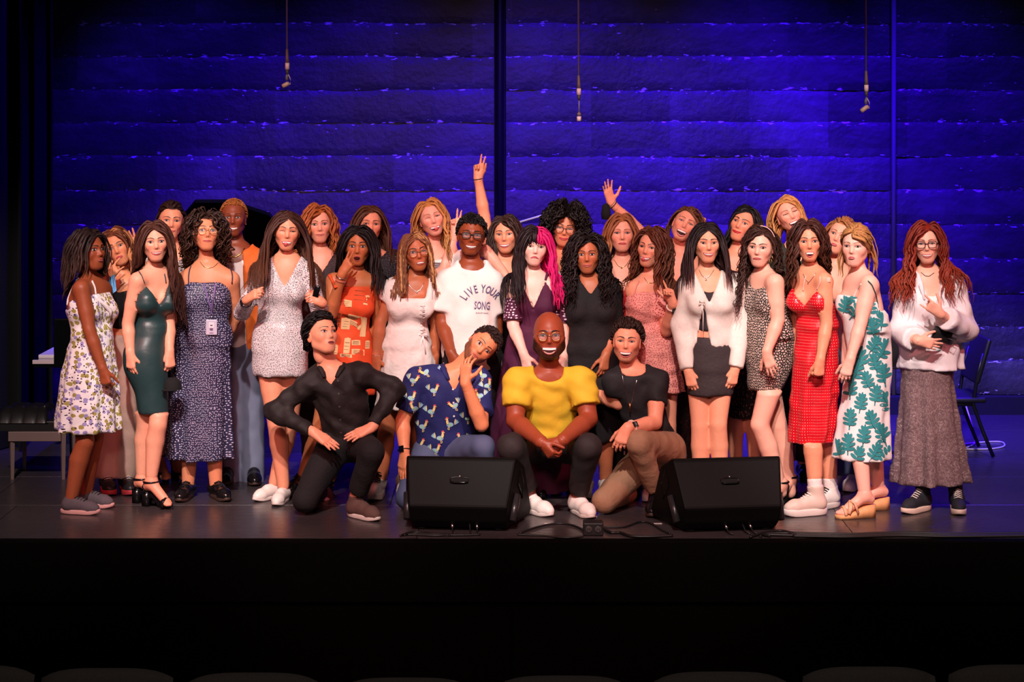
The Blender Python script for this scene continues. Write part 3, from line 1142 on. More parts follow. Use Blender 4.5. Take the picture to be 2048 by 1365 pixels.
    def slipcut(s, zb, zback=None, sweet=0.0, vdepth=0.0):
        """strapless / slip edge at pixel row zb."""
        z0 = CH - (zb - HZ) * s.D / FPX
        z1 = CH - ((zback or zb + 18) - HZ) * s.D / FPX
        n, lat = s.j['neck'], s.lat

        def f(X, Y, Z):
            u = (X - n[0]) * lat[0] + (Y - n[1]) * lat[1]
            v = -(X - n[0]) * lat[1] + (Y - n[1]) * lat[0]
            zz = np.where(v < 0.02, z0 - np.clip((np.abs(u) - .09) * .5, 0, .05) - vdepth * np.clip(1 - np.abs(u) / .09, 0, 1) + sweet * (1 - np.cos(np.clip(np.abs(u) / .075, 0, 2) * np.pi)) * .5, z1)
            return Z - zz + 0 * X
        return f

    def zpx(s, py):
        return CH - (py - HZ) * s.D / FPX

    def torso(s, inf, lo=None, hi=None, k=.05):
        """inflated trunk between the pixel rows hi (upper) and lo (lower)."""
        p = stack(s.lv, s.ang, k, inf=inf)
        z = p[1][0]
        m = np.ones(len(z), bool)
        if lo is not None:
            m &= z > s.zpx(lo)
        if hi is not None:
            m &= z < max(s.zpx(hi), z[8])
        return p[:1] + ([c[m] for c in p[1]],) + p[2:]

    def sleeves(s, t, inf, ra=1.0, puff=0.0, k=.03, sides='ab', flare=0.0):
        out = []
        for sd in sides:
            sg = -1 if sd == 'a' else 1
            sh, el, wr, n = (s.j[q] for q in ('s' + sd, 'e' + sd, 'w' + sd, 'neck'))
            r = s.ra * ra
            out.append(cone(n + sg * s.lat * .06 + [0, .01, -.035], sh, .046 + inf, .050 * r + inf, .045))
            if t <= 1:
                e = sh + (el - sh) * t
                out.append(cone(sh, e, .050 * r + inf + puff, (.050 - .012 * t) * r + inf + puff * .8 + flare, k, (e, nrm(el - sh))))
            else:
                e = el + (wr - el) * min(t - 1, 1)
                out.append(cone(sh, el, .050 * r + inf + puff, .038 * r + inf + puff * .6, k))
                out.append(cone(el, e, .040 * r + inf + puff * .6, (.040 - .014 * (t - 1)) * r + inf + puff * .5 + flare, k, (e, nrm(wr - el))))
        return out

    def openfront(s, w0, w1, zt=None):
        n, pl, lat = s.j['neck'], s.j['pel'], s.lat

        def f(X, Y, Z):
            t = np.clip((n[2] - Z) / (n[2] - pl[2]), 0, 1)
            cx, cy = n[0] + (pl[0] - n[0]) * t, n[1] + (pl[1] - n[1]) * t
            u = (X - cx) * lat[0] + (Y - cy) * lat[1]
            v = -(X - cx) * lat[1] + (Y - cy) * lat[0]
            return np.where(v < 0, (w0 + (w1 - w0) * t) - np.abs(u), -1.0)
        return f

    def bustp(s, inf, b=1.0):
        out = []
        if not s.male:
            for sg in (-1, 1):
                bc = s.j['pel'] + .655 * (s.j['neck'] - s.j['pel']) + sg * s.lat * .070 * s.w + s.front * .072
                out.append(cone(bc, bc + [0, 0, -.012], .052 * b + inf, .056 * b + inf, .05))
        return out

    def skirt(s, rows, dr=.75, k=.04, folds=None, dy=0.0):
        """rows: (py, px centre, half width px[, depth ratio]) silhouette from the top row to the hem."""
        lv = []
        for r in rows:
            c = P(r[1], r[0], s.D + dy)
            hw = r[2] * s.D / FPX
            lv.append((c[2], c[0], c[1], hw, hw * (r[3] if len(r) > 3 else dr)))
        st = stack(lv, 0.0, k)
        if folds:
            z = [l[0] for l in lv]
            st = st[:5] + ((folds[0], folds[1], folds[2] if len(folds) > 2 else .7, max(z), min(z)),)
        return st

    def garment(s, name, prims, mat, cuts=(), h=.0120, wr=.004, parent=None, label=None, wdir=(1, 1, 1), keep=False):
        if s.coarse:
            h = max(h, .0165)
        V, Q = volume(prims, h, cuts, wr, s.seed * 7 + len(name), wdir)
        s.gar.append((prims, cuts, wr))
        ed = np.concatenate([Q[:, [0, 1]], Q[:, [1, 2]], Q[:, [2, 3]], Q[:, [3, 0]]])
        for _ in range(2):
            acc, cnt = np.zeros_like(V), np.zeros(len(V))
            np.add.at(acc, ed[:, 0], V[ed[:, 1]])
            np.add.at(cnt, ed[:, 0], 1)
            V = V * .5 + .5 * acc / np.maximum(cnt, 1)[:, None]
        mb = MB()
        mb.add(V, Q, 0, (1, 1, 1), s.uv(V))
        o = mb.build(name, mat, parent or s.root)
        if label:
            o['label'] = label
        o_b = mb.bvh()
        s.gb = o_b
        s.gobj = o
        return o

    def above(s, py):
        z = s.zpx(py)
        return lambda X, Y, Z: Z - z + 0 * X + 0 * Y

    def below(s, py, slope=0.0, px=0):
        z = s.zpx(py)
        x0 = P(px, 0, s.D)[0]
        return lambda X, Y, Z: z - Z + slope * (X - x0) + 0 * Y

    def legs(s, inf, t=1.9, lr=1.0, k=.03, flare=0.0, sides='ab'):
        out = []
        for sd in sides:
            hp, kn, ft = s.j['h' + sd], s.j['k' + sd], s.j['f' + sd]
            r = s.rl * lr
            out.append(cone(hp, kn, .088 * r + inf, .057 * r + inf + flare * .5, .03))
            e = kn + (ft - kn) * (t - 1)
            out.append(cone(kn, e, .057 * r + inf + flare * .5, (.056 - .016 * (t - 1)) * r + inf + flare, .012, (e, nrm(ft - kn))))
        return out

    def pants(s, name, mat, inf=.014, t=1.93, top=None, lr=1.0, flare=0.0, wr=.0035):
        if top is None:
            top = HZ + (CH - s.j['pel'][2] - .09) * FPX / s.D
        return s.garment(name, [s.torso(inf * .8, hi=top)] + s.legs(inf, t, lr, flare=flare), mat, (), .0145, wr)

    # ---------- pieces lying on the body or the clothes
    def onto(s, px, py, bvh=None, off=.004, dy=0):
        o = np.array([0, 0, CH])
        d = nrm(P(px, py, s.D) - o)
        start = o + d * (s.D - 1.0)
        h = (bvh or s.gb).ray_cast(Vector(start), Vector(d), 2.0)
        if h[0] is None:
            return None
        return np.array(h[0]) - d * off

    def strap(s, pts, mat, r=.0045, name='strap', bvh=None, parent=None, flat=.6, off=.005, sides=6):
        px = np.array(pts, float)
        t = np.linspace(0, len(px) - 1, 6 * (len(px) - 1) + 1)
        q = [s.onto(np.interp(k, np.arange(len(px)), px[:, 0]), np.interp(k, np.arange(len(px)), px[:, 1]), bvh or s.bvh, off) for k in t]
        q = [v for v in q if v is not None]
        if len(q) < 3:
            return None
        pp = np.array(q)
        for _ in range(2):
            pp[1:-1] = .25 * pp[:-2] + .5 * pp[1:-1] + .25 * pp[2:]
            pp[1:-1, 1] -= .0006
        mb = MB()
        mb.tube(pp, r, sides, flat=flat)
        return mb.build(name, mat, parent or s.root)

    def shoe(s, sd, style, dirdeg, mat, sole_mat=None, L=.255, extra=None, foot=None, z0=0.0, name='shoe', tilt=0.0):
        """shoe under ankle sd, toes turned dirdeg (0 towards the camera, + to the viewer's right)."""
        a = math.radians(dirdeg)
        d = np.array([math.sin(a), -math.cos(a), 0])
        l = np.array([math.cos(a), math.sin(a), 0])
        an = s.j['f' + sd] if foot is None else np.asarray(foot, float)
        o = np.array([an[0], an[1], z0])
        hl, top = {'sneaker': (.028, .085), 'high': (.034, .14), 'boot': (.042, .15), 'oxford': (.026, .085), 'slip': (.022, .06), 'heel': (.09, .05), 'wedge': (.075, .05)}[style]
        if tilt:
            Rt = np.array(Matrix.Rotation(-math.radians(tilt), 3, Vector(l)))
            dR = lambda v: Rt @ v
        else:
            dR = lambda v: v
        up = np.array([0, 0, 1.0])

        def q(f, u, z):
            return o + dR(d * f + l * u + up * z)
        heel, ball, toe = -.055, L * .50, L * .68
        k = L / .255
        if style in ('heel', 'wedge'):
            # bare foot on a raised footbed
            hz = hl
            fp = [cone(q(-.035, 0, hz + .03), q(.0, 0, hz + .055), .028, .032, .03), cone(q(.0, 0, hz + .05), q(ball, 0, .042), .033, .026, .03)]
            for i, u in enumerate((-.028, -.014, 0, .013, .026)):
                fp.append(cone(q(ball, u * .9, .038), q(toe - .012 * abs(i - 1.2), u, .031), .014, .0105, .012))
            fp.append(cone(s.j['f' + sd], q(.0, 0, hz + .05), .034 * s.rl, .033, .02))
            V, Q = volume(fp, .0075)
            m = MB()
            m.add(V, Q, 0, np.array(s.skin) * np.array([1, .9, .88]))
            m.build('foot', skin_mat(), s.root)
            mb = MB()
            if style == 'wedge':
                n = 14
                fs = np.linspace(heel - .01, toe + .012, n)
                ht = np.interp(fs, [heel, 0, ball * .8, toe], [hz, hz * .9, .026, .022])
                wd = np.interp(fs, [heel - .01, heel + .02, 0, ball, toe, toe + .012], [.014, .032, .032, .042, .034, .012])
                V = np.concatenate([np.stack([q(f, sx * w_, zz) for f, w_, zz in zip(fs, wd, ht if up_ else 0 * ht + .001)]) for up_ in (1, 0) for sx in (-1, 1)])
                i = np.arange(n - 1)[:, None]
                F = []
                for A, B in ((0, 1), (1, 3), (3, 2), (2, 0)):
                    F.append(np.concatenate([A * n + i, B * n + i, B * n + i + 1, A * n + i + 1], 1))
                F.append(np.array([[0, 2 * n, 3 * n, n], [n - 1, 2 * n - 1, 4 * n - 1, 3 * n - 1]]))
                mb.add(V, F)
                sh = mb.build(name, sole_mat or mat, s.root)
                sm = MB()
                for f0, f1 in ((.055, .115), (.115, .055)):
                    sm = MB()
                    tz = lambda f, dr_: .125 - .65 * f + .030 - dr_
                    fm = (f0 + f1) / 2
                    ff = [f0, f0 * .75 + f1 * .25, fm, f0 * .25 + f1 * .75, f1]
                    sm.tube([q(ff[0], -.045, .034), q(ff[1], -.034, tz(ff[1], .018)), q(ff[2], 0, tz(ff[2], -.002)), q(ff[3], .034, tz(ff[3], .018)), q(ff[4], .045, .034)], .014, 6, flat=.3)
                    sm.build('strap', mat, sh)
                sm = MB()
                sm.tube([q(.128, -.044, .024), q(.130, -.026, .060), q(.130, 0, .072), q(.130, .026, .060), q(.128, .044, .024)], .011, 6, flat=.3)
                sm.build('strap', mat, sh)
            else:
                n = 12
                fs = np.linspace(heel, toe + .008, n)
                ht = np.interp(fs, [heel, .02, ball * .85, toe], [hz, hz * .85, .018, .016])
                mb.tube(np.stack([q(f, 0, zz - .006) for f, zz in zip(fs, ht)]), np.interp(fs, [heel, heel + .02, .03, ball, toe, toe + .01], [.018, .028, .026, .040, .032, .012]), 10, flat=.17, up=l)
                hb = MB()
                mb.box((-.021, -.02, 0), (.021, .024, hz - .002), 0, (np.stack([l, d, up], 1), q(-.04, 0, .001)))
                sh = mb.build(name, mat, s.root)
                sm = MB()
                aa = np.linspace(0, 2 * np.pi, 17)[:-1]
                sm = MB()
                sm.tube([q(-.004 + .046 * math.sin(t_), .043 * math.cos(t_), hz + .060) for t_ in aa], .0065, 6, closed=True)
                sm.build('strap', mat, sh)
                sm = MB()
                sm.tube([q(.118, -.044, .016), q(.116, -.036, .048), q(.115, -.014, .066), q(.115, .012, .066), q(.116, .036, .048), q(.118, .044, .016)], .015, 6, flat=.3)
                sm.build('strap', mat, sh)
                sm = MB()
                sm.tube([q(-.03, -.032, hz), q(-.045, -.03, hz + .03), q(-.035, -.025, hz + .052)], .005, 5)
                sm.build('strap', mat, sh)
                sm = MB()
                sm.tube([q(-.03, .032, hz), q(-.045, .03, hz + .03), q(-.035, .025, hz + .052)], .005, 5)
                sm.build('strap', mat, sh)
            return sh
        pr = [cone(q(-.022, 0, hl + .022), q(ball, 0, hl + .012), .035 * k, .037 * k, .03), cone(q(ball, 0, hl + .010), q(toe - .01, 0, hl + .006), .037 * k, .028 * k, .03),
              cone(q(-.015, 0, hl + .03), q(.06, 0, hl + .042), .037 * k, .030 * k, .03)]
        if top > .06:
            tp = an + nrm(s.j['k' + sd] - an) * (top - .08) if foot is None else q(0, 0, top)
            pr.append(cone(q(-.010, 0, hl + .03), tp, .041 * k, (.046 if top > .1 else .040) * k, .025, (tp, nrm(tp - q(-.01, 0, hl + .02)))))
        zc = lambda X, Y, Z: (hl * .6 + z0) - Z + 0 * X + 0 * Y
        V, Q = volume(pr, .012 if s.coarse else .0085, [zc] if not tilt else [])
        mb = MB()
        mb.add(V, Q, 0)
        sh = mb.build(name, mat, s.root)
        # sole
        n = 22
        t = np.linspace(0, 2 * np.pi, n, endpoint=False)
        cx, hx = (heel + toe) / 2 + .004, (toe - heel) / 2 + .016
        e = .003 if style in ('oxford', 'sneaker', 'slip') else .008
        uu, ff = np.cos(t), np.sin(t)
        ww = np.interp(ff, [-1, -.55, 0, .45, 1], [.030, .036, .034, .044, .030]) * k + e
        f_, u_ = cx + (hx + e * .5) * np.sign(ff) * np.abs(ff) ** .8, ww * np.sign(uu) * np.abs(uu) ** .75
        rings = []
        for zz, sc_ in ((.0015, .95), (.006, 1.0), (hl * .8, 1.0), (hl, .97)):
            rings.append(np.stack([q(cx + (a_ - cx) * sc_, b_ * sc_, zz + (.005 * max(0, (a_ - ball) / (toe - ball)) ** 2 if zz < .01 else .004 * max(0, (a_ - ball) / (toe - ball)))) for a_, b_ in zip(f_, u_)]))
        V = np.concatenate(rings)
        i = np.arange(3)[:, None]
        j = np.arange(n)[None]
        F = np.stack([i * n + j, i * n + (j + 1) % n, (i + 1) * n + (j + 1) % n, (i + 1) * n + j], -1).reshape(-1, 4)[:, ::-1]
        sm = MB()
        sm.add(V, [F, np.arange(n)[None], (3 * n + np.arange(n))[None, ::-1]])
        sm.build('sole', sole_mat or mat, sh)
        if extra:      # laces in this colour
            lm = MB()
            zt = hl + .075
            rows = 6 if top > .1 else 4
            for i in range(rows):
                f = i / (rows - 1)
                fp = .085 * (1 - f) + (.018 if top > .1 else .03) * f
                zp = hl + .058 * (1 - f) + (top - hl - .004 if top > .1 else .074) * f
                lm.tube([q(fp, -.024, zp - .006), q(fp + .012, 0, zp + .006), q(fp, .024, zp - .006)], .0035, 5)
                if i:
                    lm.tube([q(fp, -.024, zp - .006), q(fp + .016, .02, zp - .012)], .003, 5)
            lm.build('laces', extra, sh)
        return sh

    def glasses(s, mat, w=.0235, hgt=.019, shape=2.2, r=.0018, lens=True, dz=0.0):
        mb = MB()
        fz = min(s.srf(0, -.004), s.srf(.03, -.03)) - .004
        t = np.linspace(0, 2 * np.pi, 22, endpoint=False)
        lm = MB()
        for sg in (-1, 1):
            x = sg * .0325 + w * np.sign(np.cos(t)) * np.abs(np.cos(t)) ** (2 / shape)
            z = .000 + dz + hgt * np.sign(np.sin(t)) * np.abs(np.sin(t)) ** (2 / shape)
            y = fz + .18 * np.clip(np.abs(x) - .03, 0, 1) + 0 * z
            mb.tube(s.HT(np.stack([x, y, z], -1)), r * s.hs, 6, closed=True, up=tuple(s.R @ np.array([0, 1, 0])))
            xo = sg * (.0325 + w)
            mb.tube(s.HT([(xo, fz + .18 * (w + .0025), .004 + dz), (sg * .074, -.03, .006 + dz), (sg * .078, .012, .002)]), r * .9, 6)
            V = np.concatenate([[[sg * .0325, fz, dz]], np.stack([x, y, z], -1)])
            lm.add(s.HT(V), np.stack([np.zeros(22, int), 1 + np.arange(22), 1 + (np.arange(22) + 1) % 22], -1))
        mb.tube(s.HT([(-.0325 + w, fz, .004 + dz), (0, fz - .003, .007 + dz), (.0325 - w, fz, .004 + dz)]), r, 6)
        o = mb.build('glasses', mat, s.root)
        if lens:
            lm.build('lens', glass_mat(), o)
        return o

    def earring(s, mat, side, drop=.012, r=.0045):
        mb = MB()
        sg = -1 if side == 'a' else 1
        mb.tube(s.HT([(sg * .076, .004, -.034), (sg * .077, .003, -.034 - drop)]), [r * .7, r], 8)
        return mb.build('earring', mat, s.root)

    def band(s, sd, mat, f=.93, r=.029, t=.006, name='bracelet', flat=.8):
        el, wr = s.j['e' + sd], s.j['w' + sd]
        c = el + (wr - el) * f
        ax = nrm(wr - el)
        u = nrm(np.cross(ax, [0.1, 1, .2]))
        v = np.cross(ax, u)
        a = np.linspace(0, 2 * np.pi, 18, endpoint=False)
        mb = MB()
        rr = r * s.ra
        mb.tube([c + rr * (math.cos(x) * u + math.sin(x) * v) for x in a], t, 6, closed=True, up=tuple(ax), flat=flat)
        return mb.build(name, mat, s.root), c, ax

    def watch(s, sd, band_mat, face_mat, facing, f=.9):
        o, c, ax = s.band(sd, band_mat, f, .030, .0075, 'watch', .35)
        n = nrm(facing - ax * np.dot(facing, ax))
        side = np.cross(ax, n)
        mb = MB()
        mb.box((-.019, -.016, 0), (.019, .016, .009), 0, (np.stack([ax, side, n], 1), c + n * .027 * s.ra))
        mb.build('watch_face', face_mat, o, False, .003)
        return o

    def loop_necklace(s, pts, mat, pendant=None, r=.0016, name='necklace', bvh=None):
        o = s.strap(pts, mat, r, name, bvh or s.bvh, flat=1.0, off=.002)
        if pendant and o:
            c = s.onto(*pendant[:2], bvh or s.bvh, .004)
            if c is not None:
                mb = MB()
                V, F = lathe([(0, -pendant[2]), (pendant[2] * .8, -pendant[2] * .4), (pendant[2] * .7, .3 * pendant[2]), (0, pendant[2])], 8, c)
                mb.add(V, F)
                mb.build('pendant', mat, o)
        return o

    def decal(s, name, shapes, parent, mat=None, bvh=None, off=.0025, hold=None):
        """shapes: (px, py, rotation, size in metres, list of (2D polygon, colour))."""
        for px, py, rt, size, polys in shapes:
            mb = MB()
            c, sn = math.cos(math.radians(rt)), math.sin(math.radians(rt))
            mpp = FPX / s.D
            for li, (poly, colr) in enumerate(polys):
                tri = None
                if isinstance(poly, tuple):
                    poly, tri = poly
                poly = np.asarray(poly, float)
                pts = []
                for x, y in poly:
                    X, Y = size * (x * c - y * sn), size * (x * sn + y * c)
                    h = s.onto(px + X * mpp, py - Y * mpp, bvh, off + .0008 * li)
                    pts.append(h)
                if tri is None:
                    if any(v is None for v in pts):
                        continue
                    cen = s.onto(px + size * (poly[:, 0].mean() * c - poly[:, 1].mean() * sn) * mpp, py - size * (poly[:, 0].mean() * sn + poly[:, 1].mean() * c) * mpp, bvh, off + .0008 * li)
                    if cen is None:
                        continue
                    sp = np.array(pts)
                    if np.ptp(sp[:, 1]) > .12:
                        continue
                    n = len(pts)
                    mb.add(np.concatenate([[cen], sp]), np.stack([np.zeros(n, int), 1 + np.arange(n), 1 + (np.arange(n) + 1) % n], -1), 0, lin(colr))
                else:
                    ok = [t for t in tri if all(pts[i] is not None for i in t) and np.ptp([pts[i][1] for i in t]) < .04]
                    if ok:
                        us, iv = np.unique(np.array(ok), return_inverse=True)
                        mb.add([pts[i] for i in us], iv.reshape(-1, 3), 0, lin(colr))
            if mb.n:
                mb.build(name, mat or vcol_mat(), parent)


def glass_mat():
    if 'glass' in MATS:
        return MATS['glass']
    t = NT('lens_glass')
    t.b.inputs['Base Color'].default_value = (1, 1, 1, 1)
    t.b.inputs['Roughness'].default_value = .02
    t.b.inputs['Alpha'].default_value = .05
    t.b.inputs['Specular IOR Level'].default_value = .6
    MATS['glass'] = t.m
    return t.m


def text_poly(txt, size=1.0, off=0.0, sx=1.0):
    """flat letters as (vertices, triangles), centred on x."""
    cu = bpy.data.curves.new('letters', 'FONT')
    cu.body, cu.size, cu.align_x = txt, size, 'CENTER'
    cu.offset = off
    cu.resolution_u = 2
    ob = bpy.data.objects.new('letters', cu)
    COL.objects.link(ob)
    dg = bpy.context.evaluated_depsgraph_get()
    me = bpy.data.meshes.new_from_object(ob.evaluated_get(dg))
    me.calc_loop_triangles()
    V = [(v.co[0] * sx, v.co[1]) for v in me.vertices]
    T = [tuple(t.vertices) for t in me.loop_triangles]
    bpy.data.objects.remove(ob)
    bpy.data.meshes.remove(me)
    return (V, T)


def blob(cx, cy, rx, ry, rot_=0, n=9):
    a = np.linspace(0, 2 * np.pi, n, endpoint=False)
    c, s_ = math.cos(math.radians(rot_)), math.sin(math.radians(rot_))
    x, y = rx * np.cos(a), ry * np.sin(a)
    return np.stack([cx + x * c - y * s_, cy + x * s_ + y * c], -1)
# ---------------------------------------------------------------- fabrics
PATENT = plain('black_patent_leather', (18, 16, 18), .18)
BLACK = fab('black_cloth', (26, 22, 24), rough=.85)
BLACKS = fab('black_shirt_cotton', (30, 24, 24), rough=.7, bs=18, bump=.5)
WHITE = fab('white_cloth', (232, 224, 220), bump=.3, bs=14)
CREAM = fab('cream_knit', (226, 216, 206), bs=60, bump=.15)
WLEATHER = plain('white_leather', (226, 214, 206), .45)
RUBBER = plain('white_rubber', (215, 200, 192), .6)
BROWNSOLE = plain('dark_sole', (58, 40, 34), .6)
GOLD = plain('gold_metal', (210, 165, 90), .25, 1.0)
SILVER = plain('silver_metal', (205, 200, 200), .25, 1.0)
LACEB = plain('black_lace', (20, 18, 18), .8)
LACEW = plain('white_lace', (225, 215, 205), .8)
SCREEN = plain('watch_glass', (10, 12, 16), .08)
WBAND = plain('pale_watch_band', (205, 180, 170), .6)
BBAND = plain('black_rubber_band', (18, 18, 20), .5)
JEAN = fab('pale_denim', (120, 128, 150), 'jean', (92, 100, 125), bs=300, bump=.2)
DJEAN = fab('blue_denim', (52, 60, 92), 'jean', (86, 92, 120), bs=300, bump=.2)
DN = (0, 0, -1)

# ---------------------------------------------------------------- the stage
def wallx(px, D=15.6):
    return (px - 1024) * D / FPX


# floor: wide black boards, each a piece of its own
fl_m = NT('black_stage_paint')
co = fl_m.n('ShaderNodeTexCoord').outputs['Object']
mp = fl_m.n('ShaderNodeMapping', i={'Vector': co, 'Scale': (1.2, 22.0, 1.0)}).outputs[0]
g1 = fl_m.n('ShaderNodeTexNoise', i={'Vector': mp, 'Scale': 2.5, 'Detail': 5.0}).outputs[0]
g2 = fl_m.n('ShaderNodeTexNoise', i={'Vector': co, 'Scale': 1.3, 'Detail': 4.0}).outputs[0]
fl_m.link(fl_m.mix(g2, (.022, .017, .018), (.058, .045, .046)), 'Base Color')
rg = fl_m.n('ShaderNodeMapRange', i={0: g1, 3: .20, 4: .38}).outputs[0]
fl_m.link(rg, 'Roughness')
fl_m.b.inputs['Specular IOR Level'].default_value = .5
fl_m.bump(g1, .08, .003)
mb = MB()
mb.box((-7, 11.02, -.30), (7, 16.4, -.012))
floor = struct(mb.build('floor', plain('black_underfloor', (8, 8, 8), .8), None, False))
rs = np.random.RandomState(2)
y = 11.04
shared = None
while y < 15.9:
    w_ = .92
    x = -7.0 + rs.uniform(-1.5, 0)
    while x < 7:
        if shared is None:
            mb = MB()
            mb.box((0, 0, -.012), (2.436, w_ - .004, 0))
            o = mb.build('plank', fl_m.m, floor, False, .0015)
            shared = o.data
        else:
            o = bpy.data.objects.new('plank', shared)
            COL.objects.link(o)
            o.parent = floor
            md = o.modifiers.new('edge', 'BEVEL')
            md.width, md.segments, md.limit_method = .0015, 2, 'ANGLE'
        o.location = (x, y, rs.uniform(-.0006, .0004))
        x += 2.44
    y += w_
# stage front and pit
blk = plain('black_masonite', (5, 6, 3), .9, spec=.02, noise=.3)
mb = MB()
mb.box((-7, 10.96, -.34), (7, 11.04, .001))
struct(mb.build('trim_1', plain('black_nosing', (4, 4, 3), .8, spec=.03), None, False, .008))
mb = MB()
mb.box((-7, 11.0, -1.3), (7, 11.05, -.34))
wf = struct(mb.build('wall_front', blk, None, False))
for i in range(10):
    mb = MB()
    mb.box((-7 + 1.4 * i + .006, 10.985, -1.28), (-7 + 1.4 * (i + 1) - .006, 11.0, -.36))
    mb.build('panel', blk, wf, False, .004)
mb = MB()
mb.box((-7, 4.5, -1.36), (7, 11.05, -1.3))
struct(mb.build('floor_pit', plain('dark_carpet', (14, 14, 16), .95, noise=.4), None, False))

# back wall: painted concrete cast in courses, ragged lips at the joints
wm = NT('blue_lit_concrete_paint')
co = wm.n('ShaderNodeTexCoord').outputs['Object']
n1 = wm.n('ShaderNodeTexNoise', i={'Vector': co, 'Scale': 1.1, 'Detail': 3.0, 'Distortion': .4}).outputs[0]
n4 = wm.n('ShaderNodeTexNoise', i={'Vector': wm.n('ShaderNodeMapping', i={'Vector': co, 'Scale': (1, 1, 2.5)}).outputs[0], 'Scale': 5.0, 'Detail': 6.0}).outputs[0]
n2 = wm.n('ShaderNodeTexNoise', i={'Vector': wm.n('ShaderNodeMapping', i={'Vector': co, 'Scale': (1, 1, 3.6)}).outputs[0], 'Scale': 15.0, 'Detail': 5.0}).outputs[0]
br = wm.n('ShaderNodeTexBrick', i={'Vector': wm.n('ShaderNodeMapping', i={'Vector': co, 'Rotation': (math.pi / 2, 0, 0)}).outputs[0], 'Color1': (.38, .38, .38, 1), 'Color2': (1, 1, 1, 1), 'Mortar': (.7, .7, .7, 1), 'Scale': 1.0, 'Mortar Size': .002, 'Brick Width': .62, 'Row Height': .517})
fleck = wm.math('GREATER_THAN', wm.math('ADD', n2, wm.math('MULTIPLY', wm.att('Col'), .16)), .772)  # pale flecks, denser towards the joints
r1 = wm.n('ShaderNodeMapRange', i={0: n1, 1: .32, 2: .68}).outputs[0]
bc = wm.mix(r1, (.018, .018, .020), (.075, .072, .078))
bc = wm.mix(wm.n('ShaderNodeMapRange', i={0: n4, 1: .35, 2: .7, 3: 0.0, 4: .7}).outputs[0], bc, (.020, .020, .022))
mul = wm.n('ShaderNodeMix', data_type='RGBA', blend_type='MULTIPLY')
mul.inputs[0].default_value = 1.0
wm.t.links.new(bc, mul.inputs[6])
wm.t.links.new(br.outputs[0], mul.inputs[7])
wm.link(wm.mix(fleck, mul.outputs[2], (.50, .46, .50)), 'Base Color')
wm.b.inputs['Roughness'].default_value = .5
n3 = wm.n('ShaderNodeTexNoise', i={'Vector': co, 'Scale': 26.0, 'Detail': 6.0}).outputs[0]
wm.bump(n3, .5, .012)
wall = None
mb = MB()
mb.box((-6.5, 15.66, 0), (6.5, 15.9, 6.2))
wall = struct(mb.build('wall_back', plain('dark_joint', (10, 10, 12), .8), None, False))
PIT = .2585
rs = np.random.RandomState(9)
bays = [(-4.6, wallx(988)), (wallx(1012), wallx(1783)), (wallx(1789), 5.2)]
zc = []
z = CH - (787 - HZ) * 15.6 / FPX
ys = [787, 722, 655, 588, 519, 449, 381, 313, 245, 180, 113, 47, -20, -88, -156, -222]
zs = [CH - (v - HZ) * 15.6 / FPX for v in ys]
for b, (x0, x1) in enumerate(bays):
    for r in range(len(zs) - 1):
        za, zb_ = zs[r], zs[r + 1]
        nx, nz = int((x1 - x0) / .03), 9
        X = np.linspace(x0, x1, nx)
        t = np.linspace(0, 1, nz)
        def nz1(amp, f, seed):
            q = np.random.RandomState(seed + 31 * r + 7 * b)
            return amp * sum(np.sin(X * f * k_ + q.rand() * 6.3) / k_ ** .7 for k_ in (1, 2.3, 4.1, 7.7, 13.1)) / 2.4
        lo_e = za - .003 + nz1(.006, 3.1, 1)
        hi_e = zb_ + .004 + nz1(.006, 2.7, 1000)
        bul = np.sin(t * np.pi) ** .5
        proud = nz1(.010, 1.3, 2)[:, None] + rs.uniform(-.006, .008)
        lip = np.clip(nz1(1, 5.0, 77), 0, 1)[:, None] * np.exp(-((t[None] - .94) / .06) ** 2) * .026
        lip2 = np.clip(nz1(1, 4.0, 177), 0, 1)[:, None] * np.exp(-((t[None] - .05) / .05) ** 2) * .012
        Y = 15.625 - .012 * bul[None] - proud - lip - lip2 + rs.normal(0, .0014, (nx, nz))
        if r == 0:
            Y = Y - .05
        Z = lo_e[:, None] * (1 - t) + hi_e[:, None] * t
        V = np.stack([np.repeat(X[:, None], nz, 1), Y, Z], -1)
        edge = np.maximum(np.exp(-((t - 1) / .12) ** 2), np.exp(-(t / .10) ** 2)) * .95 + .16
        C = np.repeat(np.broadcast_to(edge[None, :, None], (nx, nz, 1)), 3, 2).reshape(-1, 3)
        back = V.copy()
        back[:, :, 1] = 15.67
        i = np.arange(nx - 1)[:, None]
        j = np.arange(nz - 1)[None]
        F = np.stack([i * nz + j, (i + 1) * nz + j, (i + 1) * nz + j + 1, i * nz + j + 1], -1).reshape(-1, 4)
        mb = MB()
        mb.add(V.reshape(-1, 3), F, 0, C)
        for q in (V[:, [0]], V[:, [-1]]):
            e = np.concatenate([q, q * np.array([1, 0, 1]) + np.array([0, 15.67, 0])], 1)
            k_ = np.arange(nx - 1)
            f_ = np.stack([2 * k_, 2 * k_ + 1, 2 * k_ + 3, 2 * k_ + 2], -1)
            mb.add(e.reshape(-1, 3), f_ if q is not V[:, [0]] else f_, 0, .6)
        for q in (V[0], V[-1]):
            e = np.stack([q, q * np.array([1, 0, 1]) + np.array([0, 15.67, 0])], 1)
            k_ = np.arange(nz - 1)
            mb.add(e.reshape(-1, 3), np.stack([2 * k_, 2 * k_ + 1, 2 * k_ + 3, 2 * k_ + 2], -1), 0, .3)
        mb.build('slab', wm.m, wall)
